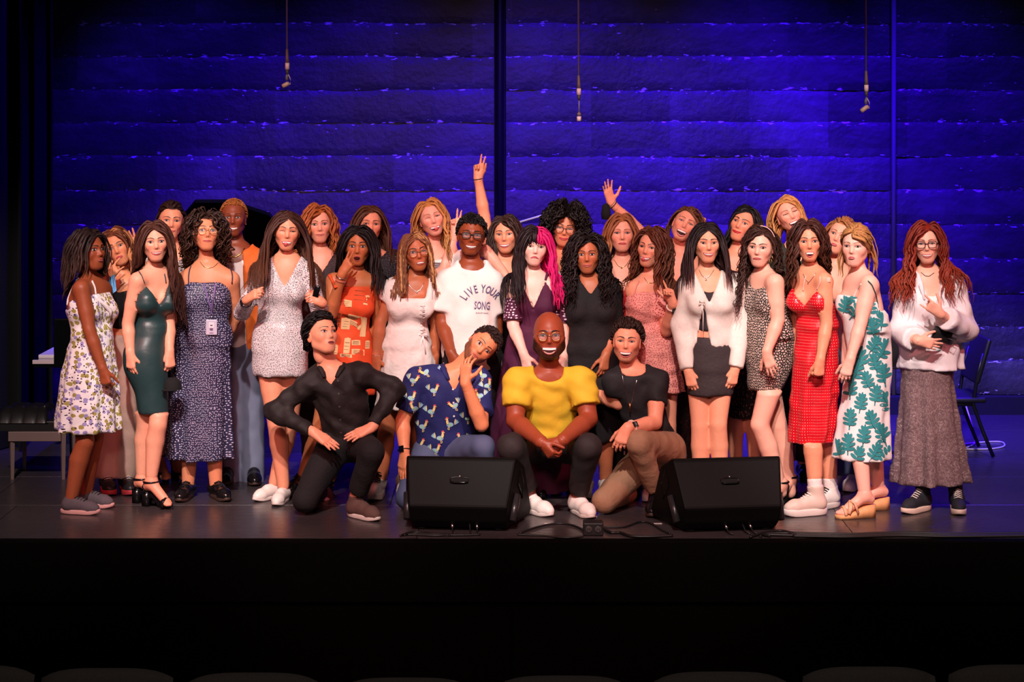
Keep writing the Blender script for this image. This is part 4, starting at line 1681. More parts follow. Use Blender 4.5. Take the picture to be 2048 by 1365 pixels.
# pipe in the joint, pale conduit on the right, dark base
mb = MB()
mb.tube([(wallx(1000), 15.60, 0.0), (wallx(1000), 15.60, 6.0)], .030, 12)
struct(mb.build('trim_2', plain('black_pipe', (14, 14, 16), .5)))
mb = MB()
mb.tube([(wallx(1786), 15.575, .14), (wallx(1786), 15.575, 6.0)], .020, 10)
struct(mb.build('trim_3', plain('painted_conduit', (110, 108, 120), .45)))
mb = MB()
mb.box((-5.2, 15.46, 0), (5.2, 15.66, CH - (790 - HZ) * 15.6 / FPX), 0)
struct(mb.build('baseboard_back', plain('black_base', (6, 6, 7), .9), None, False))


def drape(name, label, x0, x1, Y, z1, n, seed, depth=.09):
    q = np.random.RandomState(seed)
    X = np.linspace(x0, x1, n * 12)
    ph = np.cumsum(q.uniform(.4, .62, len(X)))
    Yv = Y + depth * np.sin(ph) + .03 * np.sin(ph * .37)
    Z = np.linspace(.01, z1, 8)
    V = np.stack([np.repeat(X[:, None], 8, 1), Yv[:, None] * np.ones(8) + .01 * np.sin(Z * 3 + q.rand())[None], np.repeat(Z[None], len(X), 0)], -1)
    V2 = V + np.array([0, .012, 0])
    i = np.arange(len(X) - 1)[:, None]
    j = np.arange(7)[None]
    F = np.stack([i * 8 + j, (i + 1) * 8 + j, (i + 1) * 8 + j + 1, i * 8 + j + 1], -1).reshape(-1, 4)
    mb = MB()
    mb.add(V.reshape(-1, 3), F)
    mb.add(V2.reshape(-1, 3), F[:, ::-1])
    o = mb.build(name, fab('black_velour', (4, 4, 4), rough=1.0, bs=60))
    return tag(o, label, 'curtain')


drape('stage_curtain', 'black masking curtain hanging at the left edge of the blue wall', -5.6, (112 - 1024) * 15.05 / FPX, 15.05, 5.6, 16, 4)
drape('stage_curtain', 'black side curtain at far left, behind the piano bench', -5.2, (50 - 1024) * 13.9 / FPX, 13.9, 5.6, 10, 5)


# ---------------------------------------------------------------- stalls seats along the bottom
def seat(px, py, D, label):
    c = P(px, py, D)
    t = thing('theatre_seat', label, 'seat', (c[0], c[1], -1.3), 'front row of stalls seats')
    m = plain('dark_seat_fabric', (74, 66, 62), .9, noise=.3, nscale=120)
    w_ = .235
    xs = np.linspace(-w_, w_, 15)
    sec = []
    for x in xs:
        e = 1 - abs(x / w_) ** 5
        tz = c[2] - .035 * (abs(x / w_) ** 4)
        sec.append([(c[0] + x, c[1] + yy * (.35 + .65 * e), zz) for yy, zz in ((.05, c[2] - .75), (.055, tz - .08), (.045, tz - .02), (0, tz), (-.045, tz - .02), (-.055, tz - .08), (-.05, c[2] - .75))])
    V = np.array(sec)
    i = np.arange(14)[:, None]
    j = np.arange(7)[None]
    F = np.stack([i * 7 + j, (i + 1) * 7 + j, (i + 1) * 7 + (j + 1) % 7, i * 7 + (j + 1) % 7], -1).reshape(-1, 4)
    mb = MB()
    mb.add(V.reshape(-1, 3), [F, np.arange(7)[None], 98 + np.arange(7)[None]])
    mb.build('backrest', m, t)
    mb = MB()
    mb.box((c[0] - .22, c[1] + .05, c[2] - .62), (c[0] + .22, c[1] + .50, c[2] - .50))
    mb.build('seat', m, t, True, .03)
    for sg in (-1, 1):
        mb = MB()
        mb.box((c[0] + sg * .245 - .01, c[1] - .02, -1.3), (c[0] + sg * .245 + .01, c[1] + .40, c[2] - .34))
        mb.build('armrest', plain('black_steel', (16, 16, 16), .5), t, False, .012)


for k, (px, py) in enumerate(((-62, 1331), (215, 1337), (507, 1346), (812, 1356), (1125, 1352), (1440, 1344), (1738, 1334), (2030, 1330))):
    seat(px, py, 7.1, 'dark stalls seat back in the front row, ' + ('cut off by the left edge', 'second from the left', 'third from the left', 'fourth from the left', 'fourth from the right', 'third from the right', 'second from the right', 'cut off by the right edge')[k])


# ---------------------------------------------------------------- floor monitors
def wedge(cx, Y, yaw, label, led):
    t = thing('stage_monitor', label, 'speaker', (cx, Y, 0), 'floor wedge speakers')
    R_ = np.array(Matrix.Rotation(math.radians(yaw), 3, 'Z'))
    off = np.array([cx, Y, 0])
    m = plain('black_textured_cabinet', (5, 5, 5), .6, spec=.12, noise=.12, nscale=300)
    prof = [(.09, .012), (.03, .06), (0, .150), (.012, .172), (.150, .392), (.180, .402), (.34, .33), (.50, .05), (.48, .012)]
    w_ = [.265, .275, .280, .282, .312, .316, .345, .37, .36]
    V = np.array([[sx * ww, y_, z_] for sx in (-1, 1) for (y_, z_), ww in zip(prof, w_)])
    n = len(prof)
    i = np.arange(n)
    F = [np.stack([i, (i + 1) % n, n + (i + 1) % n, n + i], -1), np.arange(n)[None, ::-1], n + np.arange(n)[None]]
    T = lambda v: np.asarray(v) @ R_.T + off
    mb = MB()
    mb.add(T(V), F)
    mb.build('cabinet', m, t, False, .012)
    # handle recess on the upper face
    up = nrm([0, .138, .22])
    nn = np.cross([1, 0, 0], up)
    nn = nn if nn[1] < 0 else -nn
    c = np.array([0.0, .082, .2835]) + nn * .001
    B = (np.stack([np.array([1, 0, 0]), up, nn], 1))
    mb = MB()
    a = np.linspace(0, 2 * np.pi, 20, endpoint=False)
    rim = np.stack([.052 * np.sign(np.cos(a)) * np.abs(np.cos(a)) ** .5, .017 * np.sign(np.sin(a)) * np.abs(np.sin(a)) ** .6, 0 * a + .001], -1)
    mb.tube(T(c + rim @ B.T), .004, 6, closed=True)
    mb.tube(T(c + np.array([(-.05, -.012, .004), (-.03, -.017, .007), (.03, -.017, .007), (.05, -.012, .004)]) @ B.T), .006, 6)
    h_ = mb.build('handle', plain('black_gloss_plastic', (14, 14, 15), .2), t)
    mb = MB()
    mb.add(T(c + np.concatenate([[[0, 0, .0008]], rim * np.array([.96, .96, 1])]) @ B.T), np.stack([np.zeros(20, int), 1 + np.arange(20), 1 + (np.arange(20) + 1) % 20], -1))
    mb.build('recess', plain('deep_black', (3, 3, 3), .9), h_)
    mb = MB()
    V2, F2 = lathe([(0, .004), (.005, .0035), (.006, 0)], 10, c + B @ np.array([0, .024, 0]), B)
    mb.add(T(V2), F2)
    mb.build('screw', SILVER, h_)
    # pole socket cup and handle pocket on both ends
    for sx in (-1, 1):
        d1 = np.array([sx * .315, .235, .26])
        q = []
        for (yy, zz) in ((.26, .33), (.33, .23), (.30, .15), (.22, .24)):
            ww = np.interp(zz, [.01, .15, .39], [.365, .352, .318]) - (.0 if zz > .1 else 0)
            ww = .282 + .078 * (yy / .5)
            q.append((sx * (ww + .004), yy, zz))
        mb = MB()
        mb.tube(T(q), .006, 6, closed=True)
        hd_ = mb.build('side_handle', plain('black_gloss_plastic', (14, 14, 15), .2), t)
        mb = MB()
        mb.add(T(q), np.array([[0, 1, 2, 3]]))
        mb.build('recess', plain('deep_black', (3, 3, 3), .9), hd_, False)
        mb = MB()
        mb.tube(T([(sx * .300, .10, .055), (sx * .312, .19, .185)]), [.022, .024], 14)
        mb.build('pole_socket', plain('grey_plastic', (36, 33, 35), .3), t)
    # connector panel on the underside facing the stalls
    for dx in (-.04, .06, .10):
        mb = MB()
        mb.tube(T([(dx, .058, .055), (dx + .006, .03, .035), (dx + .012, .005, .012), (dx + .03, -.03, .004)]), .0045, 6)
        mb.build('cable_tail', plain('black_cable', (14, 14, 14), .5), t)
    for dx in (-.04, .10):
        mb = MB()
        mb.tube(T([(dx + .003, .046, .046), (dx + .008, .024, .030)]), .008, 8)
        mb.build('plug', SILVER, t)
    if led:
        mb = MB()
        mb.tube(T([(.035, .052, .082), (.035, .046, .082)]), .0035, 8)
        mb.build('power_light', plain('blue_led', (40, 60, 255), .4, emit=((60, 70, 255), 6.0)), t)
    for sx in (-1, 1):
        for yy in (.12, .45):
            mb = MB()
            c_ = T((sx * .22, yy, .006))
            mb.box(c_ - [.02, .02, .006], c_ + [.02, .02, .006])
            mb.build('rubber_foot', plain('black_rubber', (10, 10, 10), .8), t)
    return t


wedge((915 - 1024) * 11.16 / FPX, 11.16, -6, 'black wedge monitor with blue power light, in front of the rooster shirt man', True)
wedge((1467 - 1024) * 11.14 / FPX, 11.14, 8, 'black wedge monitor in front of the charcoal mini skirt woman', False)


# ---------------------------------------------------------------- power box and cables on the stage edge
def gpt(px, py, z=.006):
    D = FPX * (CH - z) / (py - HZ)
    return np.array([(px - 1024) * D / FPX, D, z])


c = gpt(1187, 1073, 0)
t = thing('power_box', 'black stage power box with four outlets between the two wedge monitors', 'power box', c)
mb = MB()
mb.box(c + [-.056, 0, .002], c + [.056, .10, .072])
mb.build('case', plain('black_rubber_box', (20, 19, 20), .55), t, False, .006)
for dx in (-.026, .026):
    mb = MB()
    V, F = lathe([(.018, 0), (.019, .003), (.016, .004), (.0, .002)], 14, c + [dx, -.001, .038], rot('X', 90))
    mb.add(V, F)
    o = mb.build('outlet', plain('outlet_grey', (58, 54, 52), .5), t)
    mb = MB()
    for q in (-.006, .006):
        mb.box(c + [dx + q - .0015, -.0065, .034], c + [dx + q + .0015, -.004, .044])
    mb.build('slot', plain('deep_black', (3, 3, 3), .9), o)


def cable(label, pts, r=.006, m=None, name='cable'):
    p_ = np.array([gpt(x, y, r) if len(q_) == 0 else np.array([gpt(x, y, r)[0], gpt(x, y, r)[1], q_[0]]) for x, y, *q_ in pts])
    tt = np.linspace(0, len(p_) - 1, 8 * len(p_))
    from mathutils.geometry import interpolate_bezier
    out = []
    for i in range(len(p_) - 1):
        p0, p1, p2, p3 = p_[max(i - 1, 0)], p_[i], p_[i + 1], p_[min(i + 2, len(p_) - 1)]
        for k in range(8):
            u = k / 8
            out.append(.5 * ((2 * p1) + (-p0 + p2) * u + (2 * p0 - 5 * p1 + 4 * p2 - p3) * u * u + (-p0 + 3 * p1 - 3 * p2 + p3) * u ** 3))
    out.append(p_[-1])
    mb = MB()
    mb.tube(out, r, 6)
    return tag(mb.build(name, m or plain('black_cable', (14, 14, 14), .5)), label, 'cable')


cable('thin black cable curving from left wedge to the power box', [(1040, 1067), (1070, 1056), (1110, 1048), (1140, 1050), (1162, 1058), (1168, 1064)])
cable('thin black cable running flat from left wedge to the power box', [(1035, 1070), (1080, 1072), (1130, 1076), (1166, 1074)])
cable('thin black cable looping from power box over to right wedge', [(1208, 1055), (1250, 1054), (1278, 1045), (1300, 1047), (1325, 1062), (1340, 1068)])
cable('thick black cable snaking from power box along the stage edge', [(1208, 1058), (1222, 1066), (1240, 1066), (1262, 1073), (1300, 1074), (1345, 1072)], .009)
for k, (a_, b_) in enumerate(((1066, .008), (1069, .007), (1072, .009))):
    cable(('upper', 'middle', 'lowest')[k] + ' black cable of the bundle along the edge right of the right wedge',
          [(1500 + 20 * k, 1075 - k), (1530, 1066 + 2 * k), (1560 + 14 * k, a_ - 4 + 2 * k), (1590, a_ + 1), (1640, a_ + 2), (1700, a_ + 3), (1800, a_), (1900, a_ + 2), (2090, a_)], b_)
for k in range(3):
    cable(('outer', 'inner', 'short')[k] + ' black cable heaped below the left wedge', [(800 + 8 * k, 1072 - k), (830, 1064 + 3 * k), (870, 1068 + 2 * k), (915 - 10 * k, 1071), (960 - 30 * k, 1070 + k)], .006)
cable('thin white cable looped on the blue floor under the black chair', [(1915, 822, .25), (1930, 836, .12), (1945, 856), (1950, 884), (1938, 894), (1925, 898), (1950, 899), (1985, 898), (2008, 893), (2004, 885), (1980, 884), (1945, 887), (1920, 890)], .006, plain('white_cable', (205, 200, 205), .5))
for k, (x, y_, w_) in enumerate(((1178, 1034, 16), (1097, 1048, 8), (1316, 1048, 8))):
    a_, b_ = gpt(x - w_, y_, .001), gpt(x + w_, y_, .001)
    mb = MB()
    mb.box(a_ + [0, -.012, -.0005], b_ + [0, .012, .001])
    tag(mb.build('tape_mark', plain('white_tape', (190, 175, 172), .6), None, False), ('longer white spike tape strip beside the khaki knee', 'small white spike tape by the left wedge cable', 'small white spike tape by the right wedge')[k], 'tape')


# ---------------------------------------------------------------- three hanging microphones
def hang_mic(px, y0, y1, ye, kind, D, label):
    def q(x, y):
        return P(x, y, D)
    t = thing('hanging_microphone', label, 'microphone', q(px, ye), 'microphones hung over the stage')
    k = D / FPX
    body = plain('grey_mic_body', (112, 98, 96), .4)
    band_ = plain('white_label', (226, 206, 202), .5)
    cab = plain('blue_grey_cable', (120, 118, 165), .5)
    mb = MB()
    top = q(px - 1, -260)
    mb.tube([top, q(px, y0)], 2.0 * k, 8)
    mb.build('cable', cab, t)
    mb = MB()
    a, b = q(px, y0), q(px + .6, y1)
    V, F = tube([a, a * .9 + b * .1, a * .35 + b * .65, b], [2.2 * k, 2.8 * k, 3.6 * k, 4.2 * k], 12)
    mb.add(V, F)
    mb.build('barrel', body, t)
    mb = MB()
    b2 = q(px + .6, y1 + 13)
    mb.tube([b, b2], 4.4 * k, 12)
    mb.build('label_band', band_, t)
    mb = MB()
    mb.tube([b2, q(px + .8, y1 + 21), q(px + 1, y1 + 24)], [4.0 * k, 3.0 * k, 1.5 * k], 10)
    mb.build('tail', plain('dark_grey_rubber', (60, 58, 56), .5), t)
    mb = MB()
    e = q(px + 1, ye)
    mb.tube([q(px + 1, y1 + 23), e], 1.4 * k, 6)
    mb.build('lead', cab, t)
    if kind == 'down':
        mb = MB()
        mb.tube([e, q(px + 1, ye + 3), q(px + 1, ye + 8)], [1.5 * k, 4.2 * k, 4.4 * k], 12)
        mb.build('capsule_base', body, t)
        mb = MB()
        mb.tube([q(px + 1, ye + 9), q(px + 1, ye + 18)], 4.4 * k, 12)
        mb.build('capsule', band_, t)
    else:
        mb = MB()
        mb.tube([e + [0, 0, 6 * k], q(px - .5, ye + 2), q(px, ye + 9)], [1.5 * k, 3.2 * k, 3.0 * k], 10)
        mb.build('swivel', plain('grey_plastic_clip', (96, 94, 104), .4), t)
        mb = MB()
        mb.tube([q(px + 2, ye - 4), q(px + 6, ye + 4), q(px + 7.5, ye + 11), q(px + 6, ye + 17), q(px + 4, ye + 17)], 1.0 * k, 6)
        mb.build('loop', plain('pale_wire', (170, 165, 172), .4), t)
        mb = MB()
        h0 = q(px + 4.5, ye + (14 if kind == 'a' else 12))
        h1 = q(px - (9 if kind == 'a' else 10), ye + (21 if kind == 'a' else 23))
        mb.tube([h0, h0 * .8 + h1 * .2, h0 * .3 + h1 * .7, h1], [2.5 * k, 4.6 * k, 4.6 * k, 4.3 * k], 12)
        mb.build('capsule', plain('warm_grey_mic', (170, 148, 130), .4), t)


hang_mic(574, 98, 126, 152, 'a', 12.4, 'hanging stage microphone at left, capsule bent sideways')
hang_mic(1157, 151, 177, 224, 'down', 12.4, 'hanging stage microphone in the middle, capsule pointing straight down')
hang_mic(1732, 142, 170, 200, 'b', 12.4, 'hanging stage microphone at right, short capsule tilted to the left')


# ---------------------------------------------------------------- chair, music stand, piano, bench, mic stand
def rod(mb, pts, r, sides=8):
    mb.tube(pts, r, sides)


D = 13.75
t = thing('orchestra_chair', 'black orchestra chair standing on the blue floor at far right', 'chair', P(1935, 903, D) * [1, 1, 0])
cm = plain('black_steel_frame', (22, 22, 24), .35)
pad = plain('black_chair_shell', (27, 26, 30), .5)
for dy, in ((-.21,), (.21,)):
    mb = MB()
    rod(mb, [P(1952, 700, D) + [0, dy, 0], P(1941, 740, D) + [0, dy, 0], P(1932, 800, D) + [0, dy, 0], P(1950, 850, D) + [0, dy, 0], P(1972, 906 if dy < 0 else 906, D) * [1, 1, 0] + [0, dy, .012]], .013)
    mb.build('leg', cm, t)
    mb = MB()
    rod(mb, [P(1930, 800, D) + [0, dy, 0], P(1886, 802, D) + [0, dy, 0], P(1878, 850, D) + [0, dy, 0], P(1868, 905, D) * [1, 1, 0] + [0, dy, .012]], .013)
    mb.build('leg', cm, t)
mb = MB()
u = nrm(P(1962, 672, D) - P(1937, 760, D))
v = np.cross(u, [0, 1, 0])
mb.box((-.225, -.018, -.16), (.225, .018, .16), 0, (np.stack([np.array([0, 1, 0]), v, u], 1), P(1952, 716, D)))
mb.build('backrest', pad, t, True, .016)
mb = MB()
mb.box((-.20, -.23, -.02), (.20, .23, .02), 0, (np.eye(3), P(1900, 792, D)))
mb.build('seat', pad, t, True, .015)

D = 13.2
t = thing('music_stand', 'black music stand desk between leaf dress and white shirt', 'music stand', P(1805, 0, D) * [1, 1, 0])
mb = MB()
a, b = P(1740, 735, D), P(1850, 655, D)
mb.box((a[0], D - .01, a[2]), (b[0], D + .004, b[2]))
mb.box((a[0], D - .06, a[2] - .005), (b[0], D + .004, a[2] + .008))
mb.build('desk', plain('black_desk_paint', (20, 20, 20), .5), t, False, .003)
mb = MB()
cx = (a[0] + b[0]) / 2 + .06
rod(mb, [(cx, D + .02, a[2] + .08), (cx, D + .03, .05)], .011)
mb.build('post', cm, t)
for an in (90, 210, 330):
    mb = MB()
    rod(mb, [(cx, D + .03, .16), (cx + .12 * math.cos(math.radians(an)), D + .03 + .12 * math.sin(math.radians(an)), .10), (cx + .26 * math.cos(math.radians(an)), D + .03 + .26 * math.sin(math.radians(an)), .010)], .008)
    mb.build('leg', cm, t)

gloss = plain('black_piano_lacquer', (9, 9, 10), .12, coat=.5)
D = 13.95
x0 = (66 - 1024) * (D - .73) / FPX
t = thing('grand_piano', 'black grand piano with raised lid behind the left group', 'piano', (x0 + .9, D, 0))
zt, zb = .99, .66
out = [(x0, D - .75), (x0, D + .75), (x0 + 1.0, D + .75), (x0 + 1.55, D + .55), (x0 + 1.82, D + .2), (x0 + 1.80, D - .2), (x0 + 1.55, D - .48), (x0 + 1.1, D - .62), (x0 + .7, D - .75)]
out2 = np.array(out)
n = len(out2)


def prism(poly, z0, z1):
    m = len(poly)
    V = np.concatenate([np.c_[poly, np.full(m, z0)], np.c_[poly, np.full(m, z1)]])
    i = np.arange(m)
    return V, [np.stack([i, (i + 1) % m, m + (i + 1) % m, m + i], -1), np.arange(m)[None, ::-1], m + np.arange(m)[None]]


V, F = prism(out2 + np.array([[.14, 0]] + [[.14, 0]] + [[0, 0]] * (n - 2)), zb, zt)
mb = MB()
mb.add(V, F)
mb.build('case', gloss, t, False, .01)
mb = MB()
mb.box((x0, D - .72, zb), (x0 + .2, D + .72, zb + .05))
kb = mb.build('key_bed', gloss, t, False, .004)
mb = MB()
mb.box((x0 + .01, D - .62, zb + .05), (x0 + .15, D + .62, zb + .072))
mb.build('keys', plain('white_keys', (225, 210, 205), .3), kb, False, .002)
mb = MB()
mb.box((x0 - .004, D - .73, CH - (729 - HZ) * (D - .74) / FPX), (x0 + .22, D - .715, CH - (721 - HZ) * (D - .74) / FPX))
mb.build('key_slip', plain('pale_wood_strip', (200, 180, 175), .4), kb, False, .002)
for lx, ly in ((x0 + .25, D - .6), (x0 + .25, D + .6), (x0 + 1.55, D)):
    mb = MB()
    V, F = lathe([(.03, .02), (.035, .08), (.045, .3), (.06, zb)], 12, (lx, ly, 0))
    mb.add(V, F)
    lg = mb.build('leg', gloss, t)
    mb = MB()
    V, F = lathe([(0, 0), (.03, .005), (.035, .025), (.02, .04)], 12, (lx, ly, 0))
    mb.add(V, F)
    mb.build('caster', GOLD, lg)
# raised lid, hinged on the far straight side
hx = np.array([[x0 + a_, b_] for a_, b_ in ((.45, 0), (1.35, 0), (1.65, .3), (1.68, .8), (1.53, 1.3), (1.28, 1.5), (1.05, 1.5), (.84, 1.1), (.62, .75), (.45, .55))])
ca, sa = math.cos(math.radians(29.5)), math.sin(math.radians(29.5))
Vl = np.array([(x_, D + .75 - d_ * ca, zt + .02 + d_ * sa) for x_, d_ in hx])
dn = np.array([0, sa * .025, ca * .025])
mb = MB()
m_ = len(Vl)
i = np.arange(m_)
mb.add(np.concatenate([Vl, Vl + dn]), [np.stack([i, (i + 1) % m_, m_ + (i + 1) % m_, m_ + i], -1), np.arange(m_)[None, ::-1], m_ + np.arange(m_)[None]])
mb.build('lid', gloss, t, False)
mb = MB()
rod(mb, [(x0 + .8, D - .55, zt), (x0 + .82, D - .35, zt + .50)], .010)
mb.build('lid_prop', gloss, t)

D = 12.95
bx0, bx1 = (6 - 1024) * D / FPX, (136 - 1024) * D / FPX
zt_ = CH - (806 - HZ) * D / FPX
t = thing('piano_bench', 'black tufted leather piano bench behind the floral dress at left', 'bench', ((bx0 + bx1) / 2, D, 0))
mb = MB()
nx, ny = 33, 13
X, Y = np.meshgrid(np.linspace(0, 1, nx), np.linspace(0, 1, ny), indexing='ij')
ed = np.minimum(np.minimum(X * 8, (1 - X) * 8), np.minimum(Y * 4, (1 - Y) * 4)).clip(0, 1) ** .5
tuft = .012 * np.abs(np.sin(X * 4 * np.pi)) ** .4 * np.abs(np.sin(Y * 2 * np.pi)) ** .4
Zt = zt_ - .105 + .085 * ed + tuft
V = np.stack([bx0 + (bx1 - bx0 - .09) * X, D - .18 + .36 * Y, Zt], -1).reshape(-1, 3)
i = np.arange(nx - 1)[:, None]
j = np.arange(ny - 1)[None]
mb.add(V, np.stack([i * ny + j, (i + 1) * ny + j, (i + 1) * ny + j + 1, i * ny + j + 1], -1).reshape(-1, 4))
mb.build('cushion', plain('black_leather', (24, 22, 22), .28), t)
z2 = CH - (855 - HZ) * D / FPX
z3 = CH - (874 - HZ) * D / FPX
mb = MB()
mb.box((bx0 + .02, D - .17, z2), (bx1 - .03, D + .17, zt_ - .095))
mb.build('mechanism_box', plain('dark_steel', (30, 28, 28), .35), t, False, .005)
mb = MB()
mb.box((bx0 + .08, D - .185, z3), (bx1 - .005, D - .165, z2))
mb.build('rail', plain('satin_dark_wood', (112, 92, 88), .35), t, False, .003)
mb = MB()
mb.box((bx0 + .08, D + .165, z3), (bx1 - .005, D + .185, z2))
mb.build('rail', plain('satin_dark_wood', (112, 92, 88), .35), t, False, .003)
for lx in (bx0 + .10, bx1 + .005):
    for ly in (D - .16, D + .16):
        mb = MB()
        mb.tube([(lx, ly, z2), (lx, ly, .15), (lx, ly, 0.0)], [.020, .017, .013], 4)
        mb.build('leg', plain('satin_dark_wood', (112, 92, 88), .35), t, False)

D = 13.3
t = thing('boom_microphone_stand', 'chrome boom microphone stand rising behind the afro haired woman', 'microphone stand', P(1110, 0, D) * [1, 1, 0])
chrome = plain('chrome', (200, 205, 215), .15, 1.0)
mb = MB()
rod(mb, [P(1118, 450, D), P(1118, 470, D) * [1, 1, 0] + [0, 0, .05]], .010)
mb.build('pole', cm, t)
mb = MB()
rod(mb, [P(1034, 446, D), P(1150, 412, D)], .007)
mb.build('boom', plain('pale_steel', (176, 182, 200), .35), t)
mb = MB()
rod(mb, [P(1030, 448, D), P(1044, 452, D)], .013)
mb.build('counterweight', chrome, t)
mb = MB()
rod(mb, [P(1116, 415, D), P(1120, 400, D), P(1125, 394, D), P(1128, 404, D), P(1128, 414, D)], .005)
mb.build('cable_loop', cm, t)
for an in (30, 150, 270):
    mb = MB()
    bx_, by_ = P(1118, 0, D)[:2]
    rod(mb, [(bx_, by_, .10), (bx_ + .28 * math.cos(math.radians(an)), by_ + .28 * math.sin(math.radians(an)), .012)], .008)
    mb.build('leg', cm, t)

# chrome folding stand glimpsed between rooster shirt and yellow shirt
D = 12.55
t = thing('folding_stand', 'chrome folding stand glimpsed between rooster shirt and yellow shirt', 'stand', P(998, 0, D) * [1, 1, 0])
for a_, b_ in (((985, 812), (1004, 880)), ((1004, 822), (986, 868)), ((1005, 815), (1006, 1000)), ((985, 815), (984, 1000))):
    mb = MB()
    rod(mb, [P(*a_, D), P(*b_, D)], .007)
    mb.build('bar', chrome, t)

# black instrument cases in the dark behind the legs
for k, (px, w_, h_, D) in enumerate(((1358, .30, .55, 13.6), (1660, .26, .42, 13.7), (690, .34, .5, 13.8))):
    c = P(px, 0, D) * [1, 1, 0]
    t = thing('instrument_case', ('black instrument case standing in the dark behind the khaki trousers', 'black instrument case in the dark behind the red dress', 'black instrument case in the dark behind the orange dress')[k], 'case', c)
    mb = MB()
    mb.box(c + [-w_ / 2, -.1, .002], c + [w_ / 2, .1, h_])
    o = mb.build('shell', plain('black_case_shell', (14, 14, 15), .45), t, True, .03)
    mb = MB()
    mb.tube([c + [-.05, -.02, h_], c + [-.04, -.02, h_ + .03], c + [.04, -.02, h_ + .03], c + [.05, -.02, h_]], .008, 8)
    mb.build('handle', plain('black_case_shell', (14, 14, 15), .45), t)


# ---------------------------------------------------------------- things held by people
def held(name, label, cat, make):
    mb = MB()
    m, bev = make(mb)
    return tag(mb.build(name, m, None, True, bev), label, cat)


def _mask(mb):
    a = [P(219, 556, 12.0), P(229, 549, 12.0), P(233, 582, 11.98), P(209, 600, 12.0)]
    n = 9
    g = []
    for i in range(n):
        u = i / (n - 1)
        l, r = a[0] * (1 - u) + a[3] * u, a[1] * (1 - u) + a[2] * u
        for k in range(7):
            v = k / 6
            g.append(l * (1 - v) + r * v + np.array([0, -.02 * math.sin(v * math.pi) + .004 * (i % 2), .003 * (i % 2)]))
    g = np.array(g)
    i = np.arange(n - 1)[:, None]
    j = np.arange(6)[None]
    F = np.stack([i * 7 + j, (i + 1) * 7 + j, (i + 1) * 7 + j + 1, i * 7 + j + 1], -1).reshape(-1, 4)
    mb.add(g, F)
    mb.add(g + [0, .003, 0], F[:, ::-1])
    mb.tube([a[0], P(214, 552, 12.02), P(212, 575, 12.02), a[3]], .0015, 5)
    return plain('blue_paper_mask', (96, 160, 214), .8), 0


held('face_mask', 'blue paper face mask dangling from a wrist behind the floral dress', 'mask', _mask)


def _cap(mb):
    c = P(345, 775, 11.9)
    V, F = lathe([(.002, .058), (.03, .055), (.048, .035), (.054, 0), (.054, -.012)], 16, c)
    mb.add(V, F)
    mb.box(c + [-.055, -.06, -.016], c + [.03, -.0, -.008])
    return plain('black_felt', (14, 13, 15), .9), 0


held('cap', 'small black cap hanging from the hand beside the navy dotted dress', 'cap', _cap)


def _phone(mb):
    c = P(633, 583, 11.84)
    mb.box((-.018, -.005, -.034), (.018, .005, .034), 0, (rot('Y', 14), c))
    return plain('black_phone', (12, 12, 14), .15), .003


held('phone', 'black phone in the white nailed hand of the sparkly dress woman', 'phone', _phone)


def _pouch(mb):
    c = P(1212, 426, 12.66)
    V, F = lathe([(.004, .060), (.022, .050), (.032, .0), (.028, -.04), (.0, -.045)], 12, c)
    mb.add(V, F)
    mb.tube([c + [0, 0, .055], P(1216, 408, 12.66)], .003, 5)
    return plain('black_felt', (14, 13, 15), .9), 0


held('pouch', 'small black pouch dangling from the flung up wrist', 'pouch', _pouch)


def _wallet(mb):
    c = P(1884, 670, 11.66)
    mb.box((-.055, -.012, -.038), (.055, .012, .038), 0, (rot('Y', 20), c))
    mb.tube([c + [.03, -.02, -.02], c + [.07, -.03, -.03], c + [.09, -.02, -.005], c + [.06, -.02, .01]], .003, 5)
    return plain('black_leather_case', (20, 18, 20), .35), .006


held('clutch', 'black clutch held against the belly of the white shirt woman', 'bag', _wallet)
# ---------------------------------------------------------------- the standing group, left to right
p = Person('woman at the far left in white floral dress and grey sneakers', 11.8, (178, 503, 52, 6, -2), '8f5238', feet=165, tyaw=58, haircol='2a1d1c', seed=11, S=1.66, bust=.9,
           J=dict(neck=(180, 556, .02), pel=(184, 738, .02), sa=(163, 578, -.12), sb=(205, 578, .13), ea=(179, 662, -.16), wa=(206, 740, -.17), eb=(212, 655, .16), wb=(217, 730, .16),
                  ka=(170, 885, -.07), kb=(188, 882, .08), fa=(143, 998, -.09), fb=(172, 990, .10)),
           tw=[(570, 182, 32), (600, 175, 46), (640, 178, 42), (665, 184, 35), (700, 182, 44), (760, 182, 50)], hands=dict(a=('grip', (.25, -.1, -1), (.3, 1, 0))),
           face=dict(smile=-.35, pout=1, mw=.75, frown=.2, browt=1.2, brow=(24, 16, 16), lip=(150, 70, 70)))
p.hair(n=340, L=.27, part=.01, vol=.03, wave=(.004, .12), fw=.062, back=.6, tip='5a4038')
FLOR = fab('white_floral_cotton', (232, 224, 226), 'floral', (150, 138, 70), 33, c3=(150, 138, 190), bs=18)
p.garment('dress', [p.torso(.009, 674)] + p.bustp(.009, .9) + [p.skirt([(655, 184, 38, .9), (670, 184, 40, .9), (720, 181, 51), (800, 177, 61), (862, 176, 65)], .85, folds=(11, .016, .5))], FLOR, [p.slipcut(586, 616)], wr=.004)
mb = MB()
fr = [p.onto(x, y, p.gb, .012) for x, y in ((188, 590), (196, 597), (204, 605), (212, 613), (220, 622), (222, 632))]
fr = [v for v in fr if v is not None]
if len(fr) > 2:
    mb.tube(np.array(fr) + np.random.RandomState(3).normal(0, .003, (len(fr), 3)), [.010, .014, .011, .015, .012, .010][:len(fr)], 6)
    mb.build('frill', FLOR, p.gobj)
